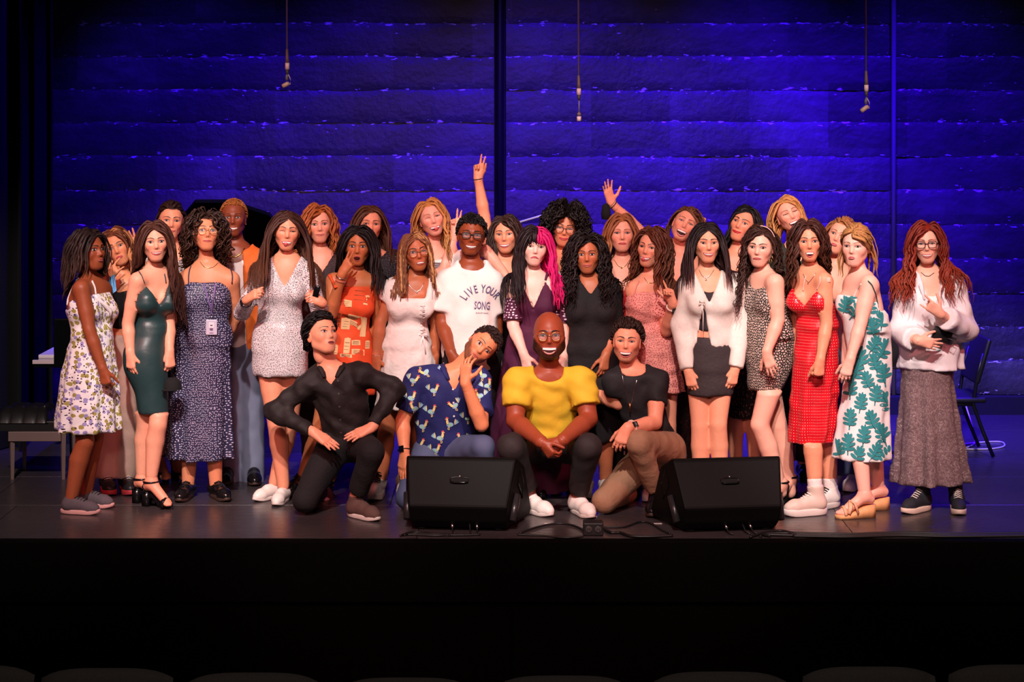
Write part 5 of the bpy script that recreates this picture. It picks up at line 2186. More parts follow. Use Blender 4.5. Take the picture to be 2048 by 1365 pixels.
p.strap([(134, 612), (137, 590), (146, 566), (158, 556)], WHITE, .006, parent=p.gobj)
p.strap([(192, 590), (190, 575), (184, 562)], WHITE, .006, parent=p.gobj)
SNK = fab('grey_mesh', (88, 76, 82), bs=200)
PINKS = plain('pale_pink_rubber', (205, 150, 145), .6)
for sd in 'ab':
    p.shoe(sd, 'sneaker', 78, SNK, PINKS, .235, LACEB)

p = Person('woman with highlighted brown hair leaning out behind the floral dress, pinching her chin', 12.4, (235, 495, 5, 0, -22), 'd39a76', feet=233, haircol='6b3a24', seed=12, S=1.62,
           J=dict(neck=(243, 556), sa=(205, 572), sb=(284, 568), ea=(202, 612, -.16), wa=(216, 558, -.2), eb=(292, 560, .08), wb=(278, 504, .06)),
           tw=[(600, 236, 34), (650, 232, 31), (680, 232, 36), (720, 232, 42)],
           hands=dict(a=('shaka', (.62, -.1, .8), (.4, .6, 0)), b=('peace', (-.18, 0, 1), (0, -1, 0))), face=dict(smile=-.2, pout=.6, mw=.8, slant=.8, eye=.8, frown=-.5))
p.hair(L=.5, wave=(.008, .1), bias=(-.6, -.6), streak='c08050', tip='7a4a2c', fw=.060)
p.garment('crop_top', [p.torso(.009, 655)] + p.bustp(.009), BLACK, [p.neckcut('scoop', .08, .1)])
p.pants('cargo_trousers', fab('beige_cotton', (196, 172, 156), bs=14, bump=.5), .018, 1.97, 668, 1.05, .018)
HT = plain('black_white_leather', (40, 36, 38), .4)
REDS = plain('red_rubber', (190, 60, 66), .5)
for sd, dr in (('a', 18), ('b', 20)):
    p.shoe(sd, 'high', dr, HT, REDS, .26, LACEW)
p.band('a', BBAND, .96, .028, .004)

p = Person('woman with very long brown hair in a dark green bodycon dress and strappy heels', 11.95, (310, 484, 14, 0, -3), 'e2ab92', feet=300, tyaw=32, haircol='4a2a20', seed=13, S=1.68,
           J=dict(neck=(307, 541, .02), pel=(304, 708, .02), sa=(275, 562, -.08), sb=(336, 564, .07), ea=(256, 648, -.06), wa=(261, 708, -.10), eb=(338, 646, .06), wb=(339, 706, -.02),
                  ka=(291, 850, .05), kb=(316, 850, -.05), fa=(284, 948, .06), fb=(303, 952, -.04)),
           tw=[(570, 306, 36), (600, 303, 31), (640, 302, 27), (680, 300, 31), (720, 300, 36), (760, 305, 34)], hands=dict(a=('relax', (.05, -.1, -1), (.5, .8, 0)), b=('grip', (.1, -.2, -1), (-.6, .7, 0))),
           face=dict(smile=.75, mo=.22, teeth=1, brow=(60, 36, 30), lip=(190, 70, 75)))
p.hair(n=340, L=.62, part=-.004, vol=.018, wave=(.006, .16), bias=(1.3, -1.2), fw=.059, tip='3a1c16')
GRN = fab('dark_green_satin', (36, 60, 62), rough=.42, bs=10, bump=.35)
p.garment('dress', [p.torso(.012, 662), p.skirt([(652, 302, 28, .8), (700, 289, 43, .9), (738, 291, 44, .9), (785, 303, 33, .95), (826, 307, 30, 1.0)], .9)] + p.bustp(.012), GRN, [p.slipcut(560, 600, 0, .15)], wr=.002, h=.0085)
for pts in (((289, 566), (284, 552), (277, 542)), ((332, 566), (331, 556), (329, 548))):
    p.strap(pts, GRN, .004, parent=p.gobj)
for sd, dr in (('a', 62), ('b', 58)):
    p.shoe(sd, 'heel', dr, PATENT, L=.235)

p = Person('tall dark haired woman in black and white blouse, behind the green dress', 12.8, (342, 442, 12, 2, 4), 'dda083', feet=336, haircol='2e1a16', seed=14, coarse=True, face=dict(smile=.45, eye=.85, brow=(40, 24, 20), lip=(195, 100, 95)),
           J=dict(neck=(348, 505)))
p.hair(pull=(.01, .12, -.02), L=.3, n=220, vol=.012)
p.hair('loose_strand', n=10, L=.3, part=.0, fw=.052, vol=.02)
p.garment('blouse', [p.torso(.012)] + p.bustp(.01) + p.sleeves(.9, .014), fab('black_white_print', (60, 54, 56), 'blotch', (190, 180, 175), 40, .10), [p.neckcut('scoop', .05, .08)])
p.garment('skirt', [p.torso(.012, hi=655), p.skirt([(660, 342, 46), (720, 340, 50), (800, 338, 52)], .75)], BLACK)
for sd, dr in (('a', 30), ('b', 30)):
    p.shoe(sd, 'heel', dr, PATENT)

p = Person('woman with curly dark hair and gold glasses in a navy dotted maxi dress with lanyard', 12.2, (412, 466, 14, 11, 2), 'd09372', feet=402, haircol='33201a', w=1.06, seed=15, S=1.66,
           J=dict(neck=(413, 530), sa=(370, 560), sb=(463, 560), ea=(362, 640, .1), eb=(472, 636, .1), wa=(385, 700, .2), wb=(438, 700, .2), fa=(376, 975), fb=(432, 978)),
           tw=[(560, 414, 50), (580, 411, 54), (610, 408, 53), (655, 407, 52), (700, 402, 56)], hands=dict(a=0, b=0), face=dict(smile=.05, eye=1.05, browh=.003, lip=(178, 84, 80), gaze=(.2, .1)))
p.hair(n=380, L=.25, wave=(.013, .075), curl=.005, r=.0082, flat=.45, vol=.05, rad=.45, fringe=1, tip='4a2a1c')
NAVY = fab('navy_dot_cotton', (46, 42, 72), 'dots', (205, 195, 215), 71, .21, .7, .55, bs=12)
p.garment('dress', [p.torso(.010, 690)] + p.bustp(.01) + [p.skirt([(655, 406, 54, .62), (720, 402, 60), (800, 400, 62), (918, 399, 66)], .66, folds=(8, .016, 1.2))], NAVY, [p.slipcut(562)], wr=.004)
for pts in (((377, 568), (377, 552), (379, 540), (382, 532)), ((464, 568), (465, 552), (463, 542), (458, 536))):
    p.strap(pts, NAVY, .004, parent=p.gobj)
p.glasses(plain('gold_wire', (205, 165, 105), .3, 1.0), .022, .019)
p.earring(GOLD, 'a', .012)
p.loop_necklace([(400, 524), (408, 534), (417, 537), (428, 534), (436, 526)], GOLD)
LAN = plain('purple_ribbon', (120, 92, 150), .6)
lan = p.strap([(398, 523), (403, 548), (408, 572), (416, 600), (423, 622), (423, 630)], LAN, .0058, 'lanyard', p.gb, off=.008, flat=.25)
p.strap([(438, 525), (434, 550), (430, 575), (426, 600), (423, 622)], LAN, .0058, 'ribbon', p.gb, off=.008, flat=.25, parent=lan)
bc = p.onto(423, 655, p.gb, .016)
mb = MB()
mb.box(bc + [-.034, -.003, -.046], bc + [.034, .003, .046])
bd = mb.build('badge', plain('clear_plastic_white', (196, 180, 200), .25), lan, False, .003)
mb = MB()
mb.box(bc + [-.016, -.0042, -.002], bc + [.016, -.003, .030])
mb.build('badge_photo', plain('portrait_print', (226, 205, 215), .4), bd, False)
mb = MB()
for z, w_ in ((-.008, .010), (-.013, .010), (-.018, .008), (-.034, .012)):
    mb.box(bc + [-w_, -.0042, z - .0018], bc + [w_, -.003, z + .0018])
mb.tube([bc + [0, -.004, .014 + .0], bc + [0, -.004, .015]], .009, 10)
mb.build('badge_print', plain('dark_print', (92, 50, 84), .6), bd, False)
mb = MB()
mb.tube([bc + [0, 0, .046], bc + [0, 0, .070]], .004, 6)
mb.build('clip', SILVER, bd)
for sd, dr in (('a', -8), ('b', 30)):
    p.shoe(sd, 'oxford', dr, PATENT, BROWNSOLE, .26, LACEB)

p = Person('smiling person with cropped blond hair in an open orange jacket and pale jeans', 12.75, (467, 437, 5, 4, 0), '74402c', feet=486, male=1, haircol='9a5a2c', seed=16, hs=1.02,
           J=dict(neck=(472, 492), sa=(430, 528), sb=(512, 526), eb=(522, 612), wb=(512, 680, -.05), fa=(462, 975, .0), fb=(507, 980, -.02), ka=(462, 850), kb=(505, 850)),
           face=dict(smile=.8, mo=.35, teeth=1, eye=.7, brow=(40, 24, 18), browt=.6, lip=(150, 78, 70), jaw=1.05, hl=.012))
p.hair(n=800, L=.011, rad=.95, r=.004, up=1, vol=.004, flat=.7, m=5)
p.garment('tank_top', [p.torso(.008, 700)], WHITE, [p.neckcut('scoop', .10, .10)])
p.garment('jacket', [p.torso(.022, 700)] + p.sleeves(1.9, .02), fab('orange_denim', (208, 98, 36), bs=14, bump=.5), [p.openfront(.052, .05), p.neckcut('v', .06, .1)], wr=.006)
p.pants('jeans', JEAN, .012, 1.95, 694, 1.05, .012)
p.loop_necklace([(452, 500), (458, 511), (468, 515), (480, 510), (489, 497)], GOLD, r=.0035)
p.earring(GOLD, 'b', .008, .005)
for sd, dr in (('a', -12), ('b', 10)):
    p.shoe(sd, 'oxford', dr, PATENT, BROWNSOLE, .28)

p = Person('woman with long straight dark hair in a white sparkly mini dress, tongue out', 12.1, (574, 462, 8, 0, 4), 'dda083', feet=555, haircol='40241c', seed=17, S=1.72,
           J=dict(neck=(573, 516), sa=(522, 550), sb=(618, 552), ea=(484, 626, .0), wa=(494, 600, -.24), eb=(642, 640, -.02), wb=(645, 606, -.24), ka=(553, 850, -.05), kb=(579, 848, .06), fa=(567, 972, -.03), fb=(549, 966, .08)),
           tw=[(560, 568, 44), (600, 560, 42), (640, 560, 46), (680, 560, 54), (720, 560, 55)], hands=dict(a=('grip', (.7, -.5, .5), (.3, .6, -.4)), b=('grip', (-.85, -.2, .4), (-.2, .8, -.3))),
           face=dict(smile=.3, mo=.6, teeth=1, tongue=-.006, close=(.95, .75), brow=(40, 24, 20), lip=(190, 80, 84)))
p.hair(n=340, L=.5, part=.004, wave=(.003, .2), bias=(-1.0, -1.0), fw=.058, tip='5e3826')
GLIT = fab('white_sequin_knit', (214, 204, 206), 'glitter', (84, 74, 80), 110, .26, .8, bs=14)
p.garment('dress', [p.torso(.008, 700), p.skirt([(655, 560, 47, .75), (700, 560, 55, .8), (735, 560, 56, .85), (750, 561, 55, .85)], .8)] + p.bustp(.008) + p.sleeves(1.9, .008), GLIT, [p.neckcut('v', .17, .085)], wr=.003)
p.watch('a', BBAND, SCREEN, np.array([-.3, -1, .2]), .86)
mb = MB()
for i, (x, y) in enumerate(((620, 594), (624, 601), (627, 606), (619, 588))):
    c = P(x, y, 12.1 - .30)
    mb.tube([c, c + [-.016, -.002, -.002]], [.0055, .003], 6, flat=.5)
mb.build('nails', plain('white_nail_varnish', (240, 232, 232), .2), p.root)
for sd, dr in (('a', -10), ('b', -38)):
    p.shoe(sd, 'slip', dr, WLEATHER, RUBBER, .235)

p = Person('red-haired woman in the back row between white sparkly dress and orange dress', 12.75, (638, 449, 8, 0, -3), 'e4ad96', feet=640, haircol='a4582c', seed=18, coarse=True, J=dict(neck=(640, 506), eb=(668, 610, -.1), wb=(650, 640, -.2)),
           face=dict(smile=.25, eye=1.0, brow=(120, 70, 45), lip=(200, 110, 105), fw=1.02))
p.hair(n=270, L=.33, part=.012, vol=.026, wave=(.010, .12), fw=.060, tip='c07038', bias=(-.3, -.3))
p.garment('top', [p.torso(.010)] + p.bustp(.01) + p.sleeves(1.95, .008), fab('black_mesh', (48, 34, 38), 'dots', (90, 74, 78), 90, .2), [p.neckcut('v', .15, .09)])
p.pants('trousers', BLACK)
for sd in 'ab':
    p.shoe(sd, 'boot', 0, PATENT)

p = Person('dark haired woman in orange newspaper-print dress, two fingers across her eye', 12.3, (716, 493, 2, 0, 2), 'b97a54', feet=640, haircol='1a1314', seed=19, S=1.66,
           J=dict(neck=(712, 552), pel=(698, 715), sa=(668, 562, -.02), sb=(752, 566), ea=(660, 632, -.12), wa=(684, 548, -.22), eb=(756, 645, .04), wb=(748, 702, .02), fa=(600, 975, .05), fb=(655, 975, .1), ka=(640, 860), kb=(680, 860)),
           tw=[(570, 710, 46), (600, 705, 44), (640, 698, 42), (680, 697, 45), (720, 698, 50)], hands=dict(a=('peace', (.52, -.05, .85), (.35, .8, 0))),
           face=dict(smile=-.1, mo=.85, mw=.72, eye=1.25, browh=.004, brow=(20, 14, 14), browt=1.3, lip=(170, 76, 70)))
p.hair(n=340, L=.42, part=-.006, vol=.024, wave=(.005, .16), fw=.058, bias=(.3, -.4))
ORNG = fab('orange_print_cotton', (226, 82, 40), bs=12)
p.garment('dress', [p.torso(.009, 700), p.skirt([(670, 697, 44, .75), (715, 698, 52, .8), (780, 695, 56, .8), (790, 695, 56, .8)], .8)] + p.bustp(.009), ORNG, [p.slipcut(571)], wr=.004)
dr_ = p.gobj
for pts in (((672, 576), (664, 560), (658, 548)), ((744, 576), (750, 560), (750, 552))):
    p.strap(pts, ORNG, .012, parent=dr_, off=.008)
mb = MB()
c0 = p.onto(654, 524 + 12, p.bvh, .01)
if c0 is not None:
    for k in range(5):
        mb.tube([c0 + [-.03 + .012 * k, 0, .006 * (k % 2)], c0 + [-.02 + .012 * k, -.012, .014]], .010, 6)
    mb.build('shoulder_ruffle', ORNG, dr_)
cr, inkc = (232, 196, 142), (120, 70, 40)
R4 = lambda w_, h_, j=0: np.array([(-w_ + j, -h_), (w_, -h_ + j), (w_ - j, h_), (0, h_ * 1.08), (-w_, h_ - j)])
sh = []
for x, y, w_, h_, rt in ((691, 578, .012, .028, -5), (719, 590, .034, .052, -8), (690, 607, .034, .018, -8), (700, 634, .060, .012, -12), (691, 648, .022, .030, -6), (708, 649, .036, .016, -30), (733, 601, .012, .026, -20), (727, 655, .015, .05, -8), (694, 692, .016, .040, -8),
                        (712, 686, .022, .014, -4), (716, 705, .032, .016, -8), (735, 690, .012, .022, -8), (692, 712, .030, .010, -8), (737, 640, .010, .018, 0), (670, 700, .014, .026, -8)):
    w_, h_ = w_ * 1.3, h_ * 1.2
    sh.append((x, y, rt, 1.0, [(R4(w_, h_, .004), cr)] + [(np.array([(-w_ * .7, q_ * h_), (w_ * .65, q_ * h_ + .002), (w_ * .65, q_ * h_ + .004), (-w_ * .7, q_ * h_ + .003)]), inkc) for q_ in (-.55, -.1, .35)]))
p.decal('printed_panels', sh, dr_)
p.decal('letter', [(672, 640, -96, .036, [(text_poly('PARIS'), (60, 34, 26))])], dr_, off=.006)
p.band('a', SILVER, .93, .030, .004)
p.band('a', plain('red_beads', (190, 120, 110), .4), .86, .031, .003)
for sd in 'ab':
    p.shoe(sd, 'boot', -15, PATENT)

p = Person('brown haired smiling woman in the back row wearing black sequins', 12.75, (739, 449, 10, 2, 3), 'dda085', feet=745, haircol='54301f', seed=20, coarse=True, J=dict(neck=(745, 506)),
           face=dict(smile=.85, mo=.4, teeth=1, eye=.75, brow=(60, 36, 28), lip=(190, 84, 84)))
p.hair(n=270, L=.42, part=0, vol=.018, wave=(.004, .18), fw=.059, bias=(-.3, -.3))
p.garment('top', [p.torso(.014)] + p.bustp(.012) + p.sleeves(.8, .016), fab('black_sequins', (24, 20, 26), 'rhine', (120, 104, 116), 95, .18), [p.neckcut('v', .08, .08)])
p.pants('trousers', BLACK)
for sd in 'ab':
    p.shoe(sd, 'oxford', 0, PATENT)

p = Person('woman with golden brown braids and glasses in a white corset dress with puff sleeves', 12.3, (832, 504, 12, 0, -8), 'ad6e4e', feet=782, haircol='7a4a30', seed=21, S=1.63, w=1.05, bust=1.12,
           J=dict(neck=(828, 560), pel=(814, 705), sa=(790, 582), sb=(862, 582), ea=(760, 645, -.03), wa=(752, 715, -.05), eb=(872, 650, .05), wb=(870, 715, .05), fa=(757, 982, -.05), fb=(806, 975, .05), ka=(775, 850), kb=(825, 850)),
           tw=[(590, 824, 44), (620, 818, 40), (655, 813, 37), (690, 813, 42)], hands=dict(a=('relax', DN, (.6, .8, 0))),
           face=dict(smile=-.3, mo=.35, teeth=1, mx=.004, close=(0, .8), brow=(34, 22, 18), browt=1.2, lip=(170, 80, 78), frown=.3))
p.hair(n=340, L=.36, part=-.008, r=.0072, wave=(.002, .1), flat=1.0, bead=.22, m=22, fw=.058, bias=(-.4, -.8), streak='c8925c', taper=.6, vol=.012)
WD = fab('white_crepe', (226, 214, 208), bs=22, bump=.6)
p.garment('dress', [p.torso(.011, 690), p.skirt([(658, 813, 40, .75), (700, 814, 50), (760, 815, 58), (815, 813, 62)], .72, folds=(13, .010, .3))] + p.bustp(.011, 1.12) + p.sleeves(.42, .010, puff=.028), WD, [p.neckcut('square', .105, .092)], wr=.005)
dr_ = p.gobj
mb = MB()
for k in range(7):
    y = 612 + 8 * k
    a_, b_, c_ = (p.onto(x, yy, p.gb, .004) for x, yy in ((841, y), (849, y + 4), (841, y + 8)))
    d_ = p.onto(850, y, p.gb, .004)
    if all(v is not None for v in (a_, b_, c_, d_)):
        mb.tube([a_, b_, c_], .0028, 5)
        mb.tube([d_, a_], .0028, 5)
mb.build('corset_lacing', WHITE, dr_)
bow = p.onto(846, 672, p.gb, .01)
if bow is not None:
    mb = MB()
    for sx in (-1, 1):
        mb.tube([bow, bow + [sx * .022, -.006, .010], bow + [sx * .03, 0, -.006], bow], [.003, .007, .007, .003], 6)
        mb.tube([bow, bow + [sx * .010, -.006, -.05], bow + [sx * .016, 0, -.11]], .004, 5)
    mb.build('bow', WHITE, dr_)
p.glasses(plain('rose_gold_wire', (210, 150, 110), .3, 1.0), .0235, .0195)
p.loop_necklace([(816, 566), (824, 578), (833, 584), (842, 579), (848, 566)], SILVER, (834, 586, .006))
p.earring(GOLD, 'b', .02)
p.band('a', SILVER, .95, .028, .003)
for sd, dr in (('a', -6), ('b', 5)):
    p.shoe(sd, 'boot', dr, WLEATHER, RUBBER, .25, LACEB)

p = Person('strawberry blonde woman sticking her tongue out in the back row, white graphic t-shirt', 12.7, (863, 437, 8, 4, -14), 'e6b3a0', feet=872, haircol='c08048', seed=22, coarse=True, w=1.05,
           J=dict(neck=(868, 506), sa=(832, 532), sb=(904, 526, -.04), ea=(884, 556, -.12), wa=(911, 466, -.08), eb=(970, 500, -.20), wb=(1026, 570, -.24)), hands=dict(a=('peace', (.0, 0, 1), (0, -1, 0)), b=('grip', (.8, -.2, -.3), (0, .3, -1))),
           face=dict(smile=.9, mo=.75, teeth=1, tongue=.004, close=(1, .65), brow=(150, 100, 70), lip=(205, 96, 92), fw=1.06))
p.hair(n=270, L=.42, part=-.01, vol=.02, wave=(.008, .14), fw=.062, tip='d09858', bias=(.2, -.8))
p.garment('shirt', [p.torso(.014, 655)] + p.bustp(.012) + p.sleeves(.6, .015), WHITE, [p.neckcut('scoop', .04, .085)])
p.decal('graphic', [(874, 526 + 4 * k, -2, 1.0, [(np.array([(-.05, -.004), (.05, -.004), (.05, .003), (-.05, .003)]), (140, 132, 140))]) for k in range(5)], p.gobj)
p.pants('trousers', BLACK)
for sd in 'ab':
    p.shoe(sd, 'sneaker', 0, WLEATHER, RUBBER)

p = Person('young man in glasses and a white t-shirt with arched blue lettering', 12.3, (942, 471, 4, 3, 5), '84492f', feet=945, male=1, haircol='141011', seed=23, tyaw=10, hs=1.05,
           J=dict(neck=(943, 530), sa=(899, 562), sb=(982, 566), ea=(884, 648, -.04), wa=(903, 708, -.2), eb=(992, 645, .06), wb=(990, 705, .1)),
           tw=[(560, 941, 48), (600, 938, 52), (650, 940, 55), (700, 942, 57), (740, 942, 58)], hands=dict(a=('relax', (.3, -.2, -1), (.5, .8, 0))),
           face=dict(smile=.9, mo=.4, teeth=1, eye=.85, brow=(20, 14, 14), browt=1.3, lip=(140, 66, 60), jaw=1.0, fw=.98, hl=-.006))
p.hair(n=800, L=.020, rad=.95, r=.0045, up=1, vol=.012, fw=.06, flat=.7, m=5)
p.garment('shirt', [p.torso(.014, 745)] + p.sleeves(.72, .018, flare=.014), fab('white_jersey', (234, 224, 218), bs=9, bump=.5), [p.neckcut('scoop', .028, .075)], wr=.006)
tee, teeb = p.gobj, p.gb
NV, PL = (52, 46, 100), (214, 204, 214)
sh = []
for ch, an in zip('LIVEYOUR', (147, 133, 120, 105, 84, 69, 55, 40)):
    an = math.radians(an)
    for off_, sz, cc in ((.030, .070, NV), (.012, .070, PL), (-.006, .067, NV)):
        sh.append((962 + 34 * math.cos(an), 616 - 31 * math.sin(an), math.degrees(an) - 90, sz, [(text_poly(ch, 1.0, off_, .62), cc)]))
for off_, sz, cc in ((.030, .070, NV), (.012, .070, PL), (-.006, .067, NV)):
    sh.append((964, 619, -3, sz, [(text_poly('SONG', 1.0, off_, .52), cc)]))
sh.append((964, 628, -2, .012, [(text_poly('EUROPE PARIS'), NV)]))
k = 0
for off_i, cc, sz in ((0, NV, .070), (1, PL, .070), (2, NV, .067), (0, NV, .012)):
    sel = [q_ for q_ in sh if q_[3] == sz and q_[4][0][1] == cc]
    p.decal('letter' if k != 1 else 'letter_inline', sel, tee, bvh=teeb, off=.003 + .0009 * off_i)
    k += 1
p.pants('trousers', BLACK, .014, 1.95, 748)
p.glasses(plain('dark_frame', (26, 20, 24), .35), .0245, .0155, 3.2, .0026)
for sd in 'ab':
    p.shoe(sd, 'sneaker', 5, PATENT, RUBBER)

p = Person('dark haired woman in the back row raising one arm high in a peace sign', 12.6, (1012, 470, -7, 3, -3), 'dba083', feet=1003, haircol='33201a', seed=24, S=1.68,
           J=dict(neck=(1006, 522), sa=(980, 520), ea=(969, 434, .03), wa=(956, 357, .02), sb=(1040, 545)), hands=dict(a=('peace', (.06, 0, 1), (.2, -1, 0))),
           tw=[(600, 1002, 38), (640, 1000, 34), (680, 1000, 40)], face=dict(smile=.95, mo=.35, teeth=1, eye=.7, slant=.7, brow=(50, 32, 26), lip=(205, 90, 90), fw=1.05))
p.hair(n=340, L=.36, part=-.012, vol=.02, wave=(.006, .14), fw=.061, bias=(-.2, -.2))
p.garment('crop_top', [p.torso(.010, 626)] + p.bustp(.01), BLACK, [p.neckcut('scoop', .09, .1)])
p.pants('trousers', BLACK, .012, 1.95, 640)
p.band('a', BBAND, .98, .027, .0045)
p.band('a', SILVER, .93, .027, .0025)
p.earring(GOLD, 'a', .014)
for sd in 'ab':
    p.shoe(sd, 'oxford', 0, PATENT)

p = Person('pale woman with half black, half bright pink hair in a plum cold-shoulder dress', 12.3, (1069, 493, 4, 0, 6), 'edcabe', feet=1062, haircol='1e1216', seed=25, S=1.66, w=1.03,
           J=dict(neck=(1066, 551), sa=(1028, 574, -.03), sb=(1110, 575, -.02), ea=(1026, 652, -.10), wa=(1048, 710, -.22), eb=(1124, 650, -.02), wb=(1128, 712, -.05)),
           tw=[(590, 1072, 46), (620, 1072, 45), (650, 1070, 45), (690, 1068, 50), (740, 1066, 60)], hands=dict(a=('relax', (.25, -.1, -1), (.5, .8, 0))),
           face=dict(smile=-1.3, mw=.95, lipw=.8, eye=.75, brow=(60, 30, 30), lip=(190, 80, 90), fw=1.04))
p.hair(n=340, L=.50, part=.004, vol=.022, wave=(.005, .15), fw=.058, fringe=1, col2='d81a6a', split=.004, bias=(-.9, -1.0))
p.hair('fringe', n=80, L=.078, part=.0, vol=.016, fringe=2, rad=.05, up=-.3, back=-1.0, lat=.12, front=1, grav=.5, col2='d81a6a', split=.004, wave=(.001, .2), m=9)
PLUM = fab('plum_crepe', (74, 22, 54), bs=14)
p.garment('dress', [p.torso(.010, 700), p.skirt([(665, 1069, 48), (720, 1065, 60), (850, 1060, 80), (980, 1058, 92)], .65, folds=(9, .015))] + p.bustp(.010), PLUM, [p.neckcut('v', .20, .085)], wr=.004)
dr_ = p.gobj
RH = fab('plum_rhinestone', (74, 22, 54), 'rhine', (236, 214, 226), 60, .24, .5)
for sd in 'ab':
    s_, e_ = p.j['s' + sd], p.j['e' + sd]
    ax = nrm(e_ - s_)
    t0, t1 = s_ + ax * .075, s_ + ax * .215
    p.garment('sleeve', [cone(t0, t1, .052, .064, .02, (t1, ax))], RH, [lambda X, Y, Z, t0=t0, ax=ax: (X - t0[0]) * -ax[0] + (Y - t0[1]) * -ax[1] + (Z - t0[2]) * -ax[2]], parent=dr_, h=.008, wr=.002)
    sg = -1 if sd == 'a' else 1
    mb = MB()
    mb.tube([p.j['neck'] + p.lat * sg * .075 + [0, -.055, -.03], p.j['neck'] + p.lat * sg * .09 + [0, -.02, .02], p.j['neck'] + p.lat * sg * .09 + [0, .05, -.01]], .009, 6)
    mb.build('shoulder_strap', PLUM, dr_)
for sd in 'ab':
    p.shoe(sd, 'oxford', 0, PATENT)

p = Person('woman with a large black afro and wire glasses in the back row, bare shoulder forward', 12.7, (1130, 455, -2, -4, 8), 'cf8e70', feet=1128, haircol='171111', seed=26, coarse=True, w=1.06, tyaw=-35,
           J=dict(neck=(1126, 512), sa=(1098, 535, .08), sb=(1142, 522, -.16), eb=(1124, 606, -.2), wb=(1126, 670, -.2), ea=(1090, 620, .1)),
           face=dict(smile=.55, eye=.4, lip=(180, 60, 66), brow=(30, 20, 18), fw=1.06, lipw=1.2))
p.hair(n=560, L=.125, rad=.5, vol=.075, wave=(.008, .05), curl=.006, r=.0085, flat=.6, grav=.30, fw=.074, hz=.085, taper=.6, free=True, up=-.2, back=.3)
p.garment('top', [p.torso(.010)] + p.bustp(.01), fab('pink_white_print', (225, 205, 205), 'dots', (200, 120, 130), 60, .2), [p.neckcut('scoop', .09, .1)])
p.pants('trousers', BLACK)
p.glasses(plain('bronze_wire', (150, 105, 85), .3, 1.0), .0245, .021)
for sd in 'ab':
    p.shoe(sd, 'oxford', 0, PATENT)

p = Person('woman with long curly black hair in a plain black short-sleeved dress', 12.3, (1174, 509, -3, 0, -2), 'ae7052', feet=1192, haircol='181010', seed=27, S=1.58, w=1.12,
           J=dict(neck=(1180, 560), sa=(1144, 584), sb=(1222, 584), ea=(1140, 660), wa=(1140, 720), eb=(1229, 656, .0), wb=(1211, 712, -.12)),
           tw=[(590, 1182, 49), (640, 1184, 48), (690, 1185, 52)], hands=dict(b=('relax', (-.15, -.2, -1), (-.5, .8, 0))), face=dict(smile=.45, mo=.1, brow=(24, 16, 16), lip=(180, 92, 84), fw=1.08, eye=.95))
p.hair(n=400, L=.42, wave=(.011, .075), curl=.005, r=.0082, flat=.45, vol=.04, rad=.3, part=.012, bias=(-.5, -.8), fw=.062)
p.garment('dress', [p.torso(.012, 700), p.skirt([(690, 1185, 54), (780, 1186, 58), (880, 1186, 60)], .7)] + p.bustp(.012, 1.1) + p.sleeves(.8, .016, flare=.008), BLACK, [p.neckcut('v', .085, .06)])
for sd in 'ab':
    p.shoe(sd, 'sneaker', -5, WLEATHER, RUBBER)

p = Person('straight faced woman with long light hair in the back row, red top and white straps', 12.6, (1243, 467, 0, 2, 0), 'e6b09a', feet=1250, haircol='9c5f3a', seed=28, coarse=True, J=dict(neck=(1246, 524)),
           face=dict(smile=-.25, eye=.7, brow=(140, 90, 70), lip=(195, 84, 88), fw=1.06))
p.hair(n=270, L=.46, part=0, vol=.018, wave=(.009, .13), fw=.061, tip='c08a58', bias=(-.5, -.5))
p.garment('top', [p.torso(.010)] + p.bustp(.01), fab('red_crepe', (190, 26, 34), bs=14), [p.slipcut(578)])
for pts in (((1226, 586), (1222, 560), (1222, 540)), ((1272, 586), (1270, 560), (1264, 538))):
    p.strap(pts, WHITE, .009, parent=p.gobj)
p.loop_necklace([(1228, 520), (1236, 532), (1244, 536), (1252, 531), (1260, 519)], GOLD, (1243, 536, .007))
p.pants('trousers', BLACK)
for sd in 'ab':
    p.shoe(sd, 'oxford', 0, PATENT)

p = Person('brown haired woman in pink spotted mini dress making a finger gun, tongue out', 12.2, (1303, 497, -24, 2, 8), 'e0a68c', feet=1318, haircol='5c3020', seed=29, S=1.66,
           J=dict(neck=(1303, 556), pel=(1306, 712), sa=(1270, 576), sb=(1326, 578), ea=(1262, 655, .05), wa=(1262, 715, .05), eb=(1333, 662, -.10), wb=(1346, 606, -.26), kb=(1335, 850), fb=(1340, 975)),
           tw=[(585, 1290, 40), (620, 1287, 37), (655, 1294, 36), (690, 1304, 46), (730, 1307, 53)], hands=dict(b=('point', (-.28, -.1, 1), (-.8, -.5, 0))),
           face=dict(smile=.9, mo=.45, teeth=1, tongue=-.008, close=(.3, .3), frown=.6, brow=(60, 36, 28), lip=(200, 90, 90)))
p.hair(n=340, L=.36, part=-.018, vol=.026, wave=(.010, .11), fw=.061, bias=(-.5, -.5), tip='74402a')
PINKD = fab('pink_spot_cotton', (232, 150, 140), 'dots', (150, 44, 48), 66, .24, .85, bs=20, bump=.5)
p.garment('dress', [p.torso(.010, 700), p.skirt([(655, 1294, 38, .75), (700, 1305, 49), (750, 1309, 55), (783, 1311, 57)], .8, folds=(9, .010))] + p.bustp(.010), PINKD, [p.slipcut(582)], wr=.006, wdir=(.3, .3, 2))
for pts in (((1268, 590), (1272, 574), (1278, 562)), ((1318, 588), (1320, 572), (1320, 562))):
    p.strap(pts, PINKD, .004, parent=p.gobj)
p.loop_necklace([(1288, 556), (1296, 566), (1305, 567), (1313, 560)], GOLD)
p.watch('b', WBAND, SCREEN, np.array([.4, -1, .1]), .84)
for sd in 'ab':
    p.shoe(sd, 'sneaker', -5, WLEATHER, RUBBER)

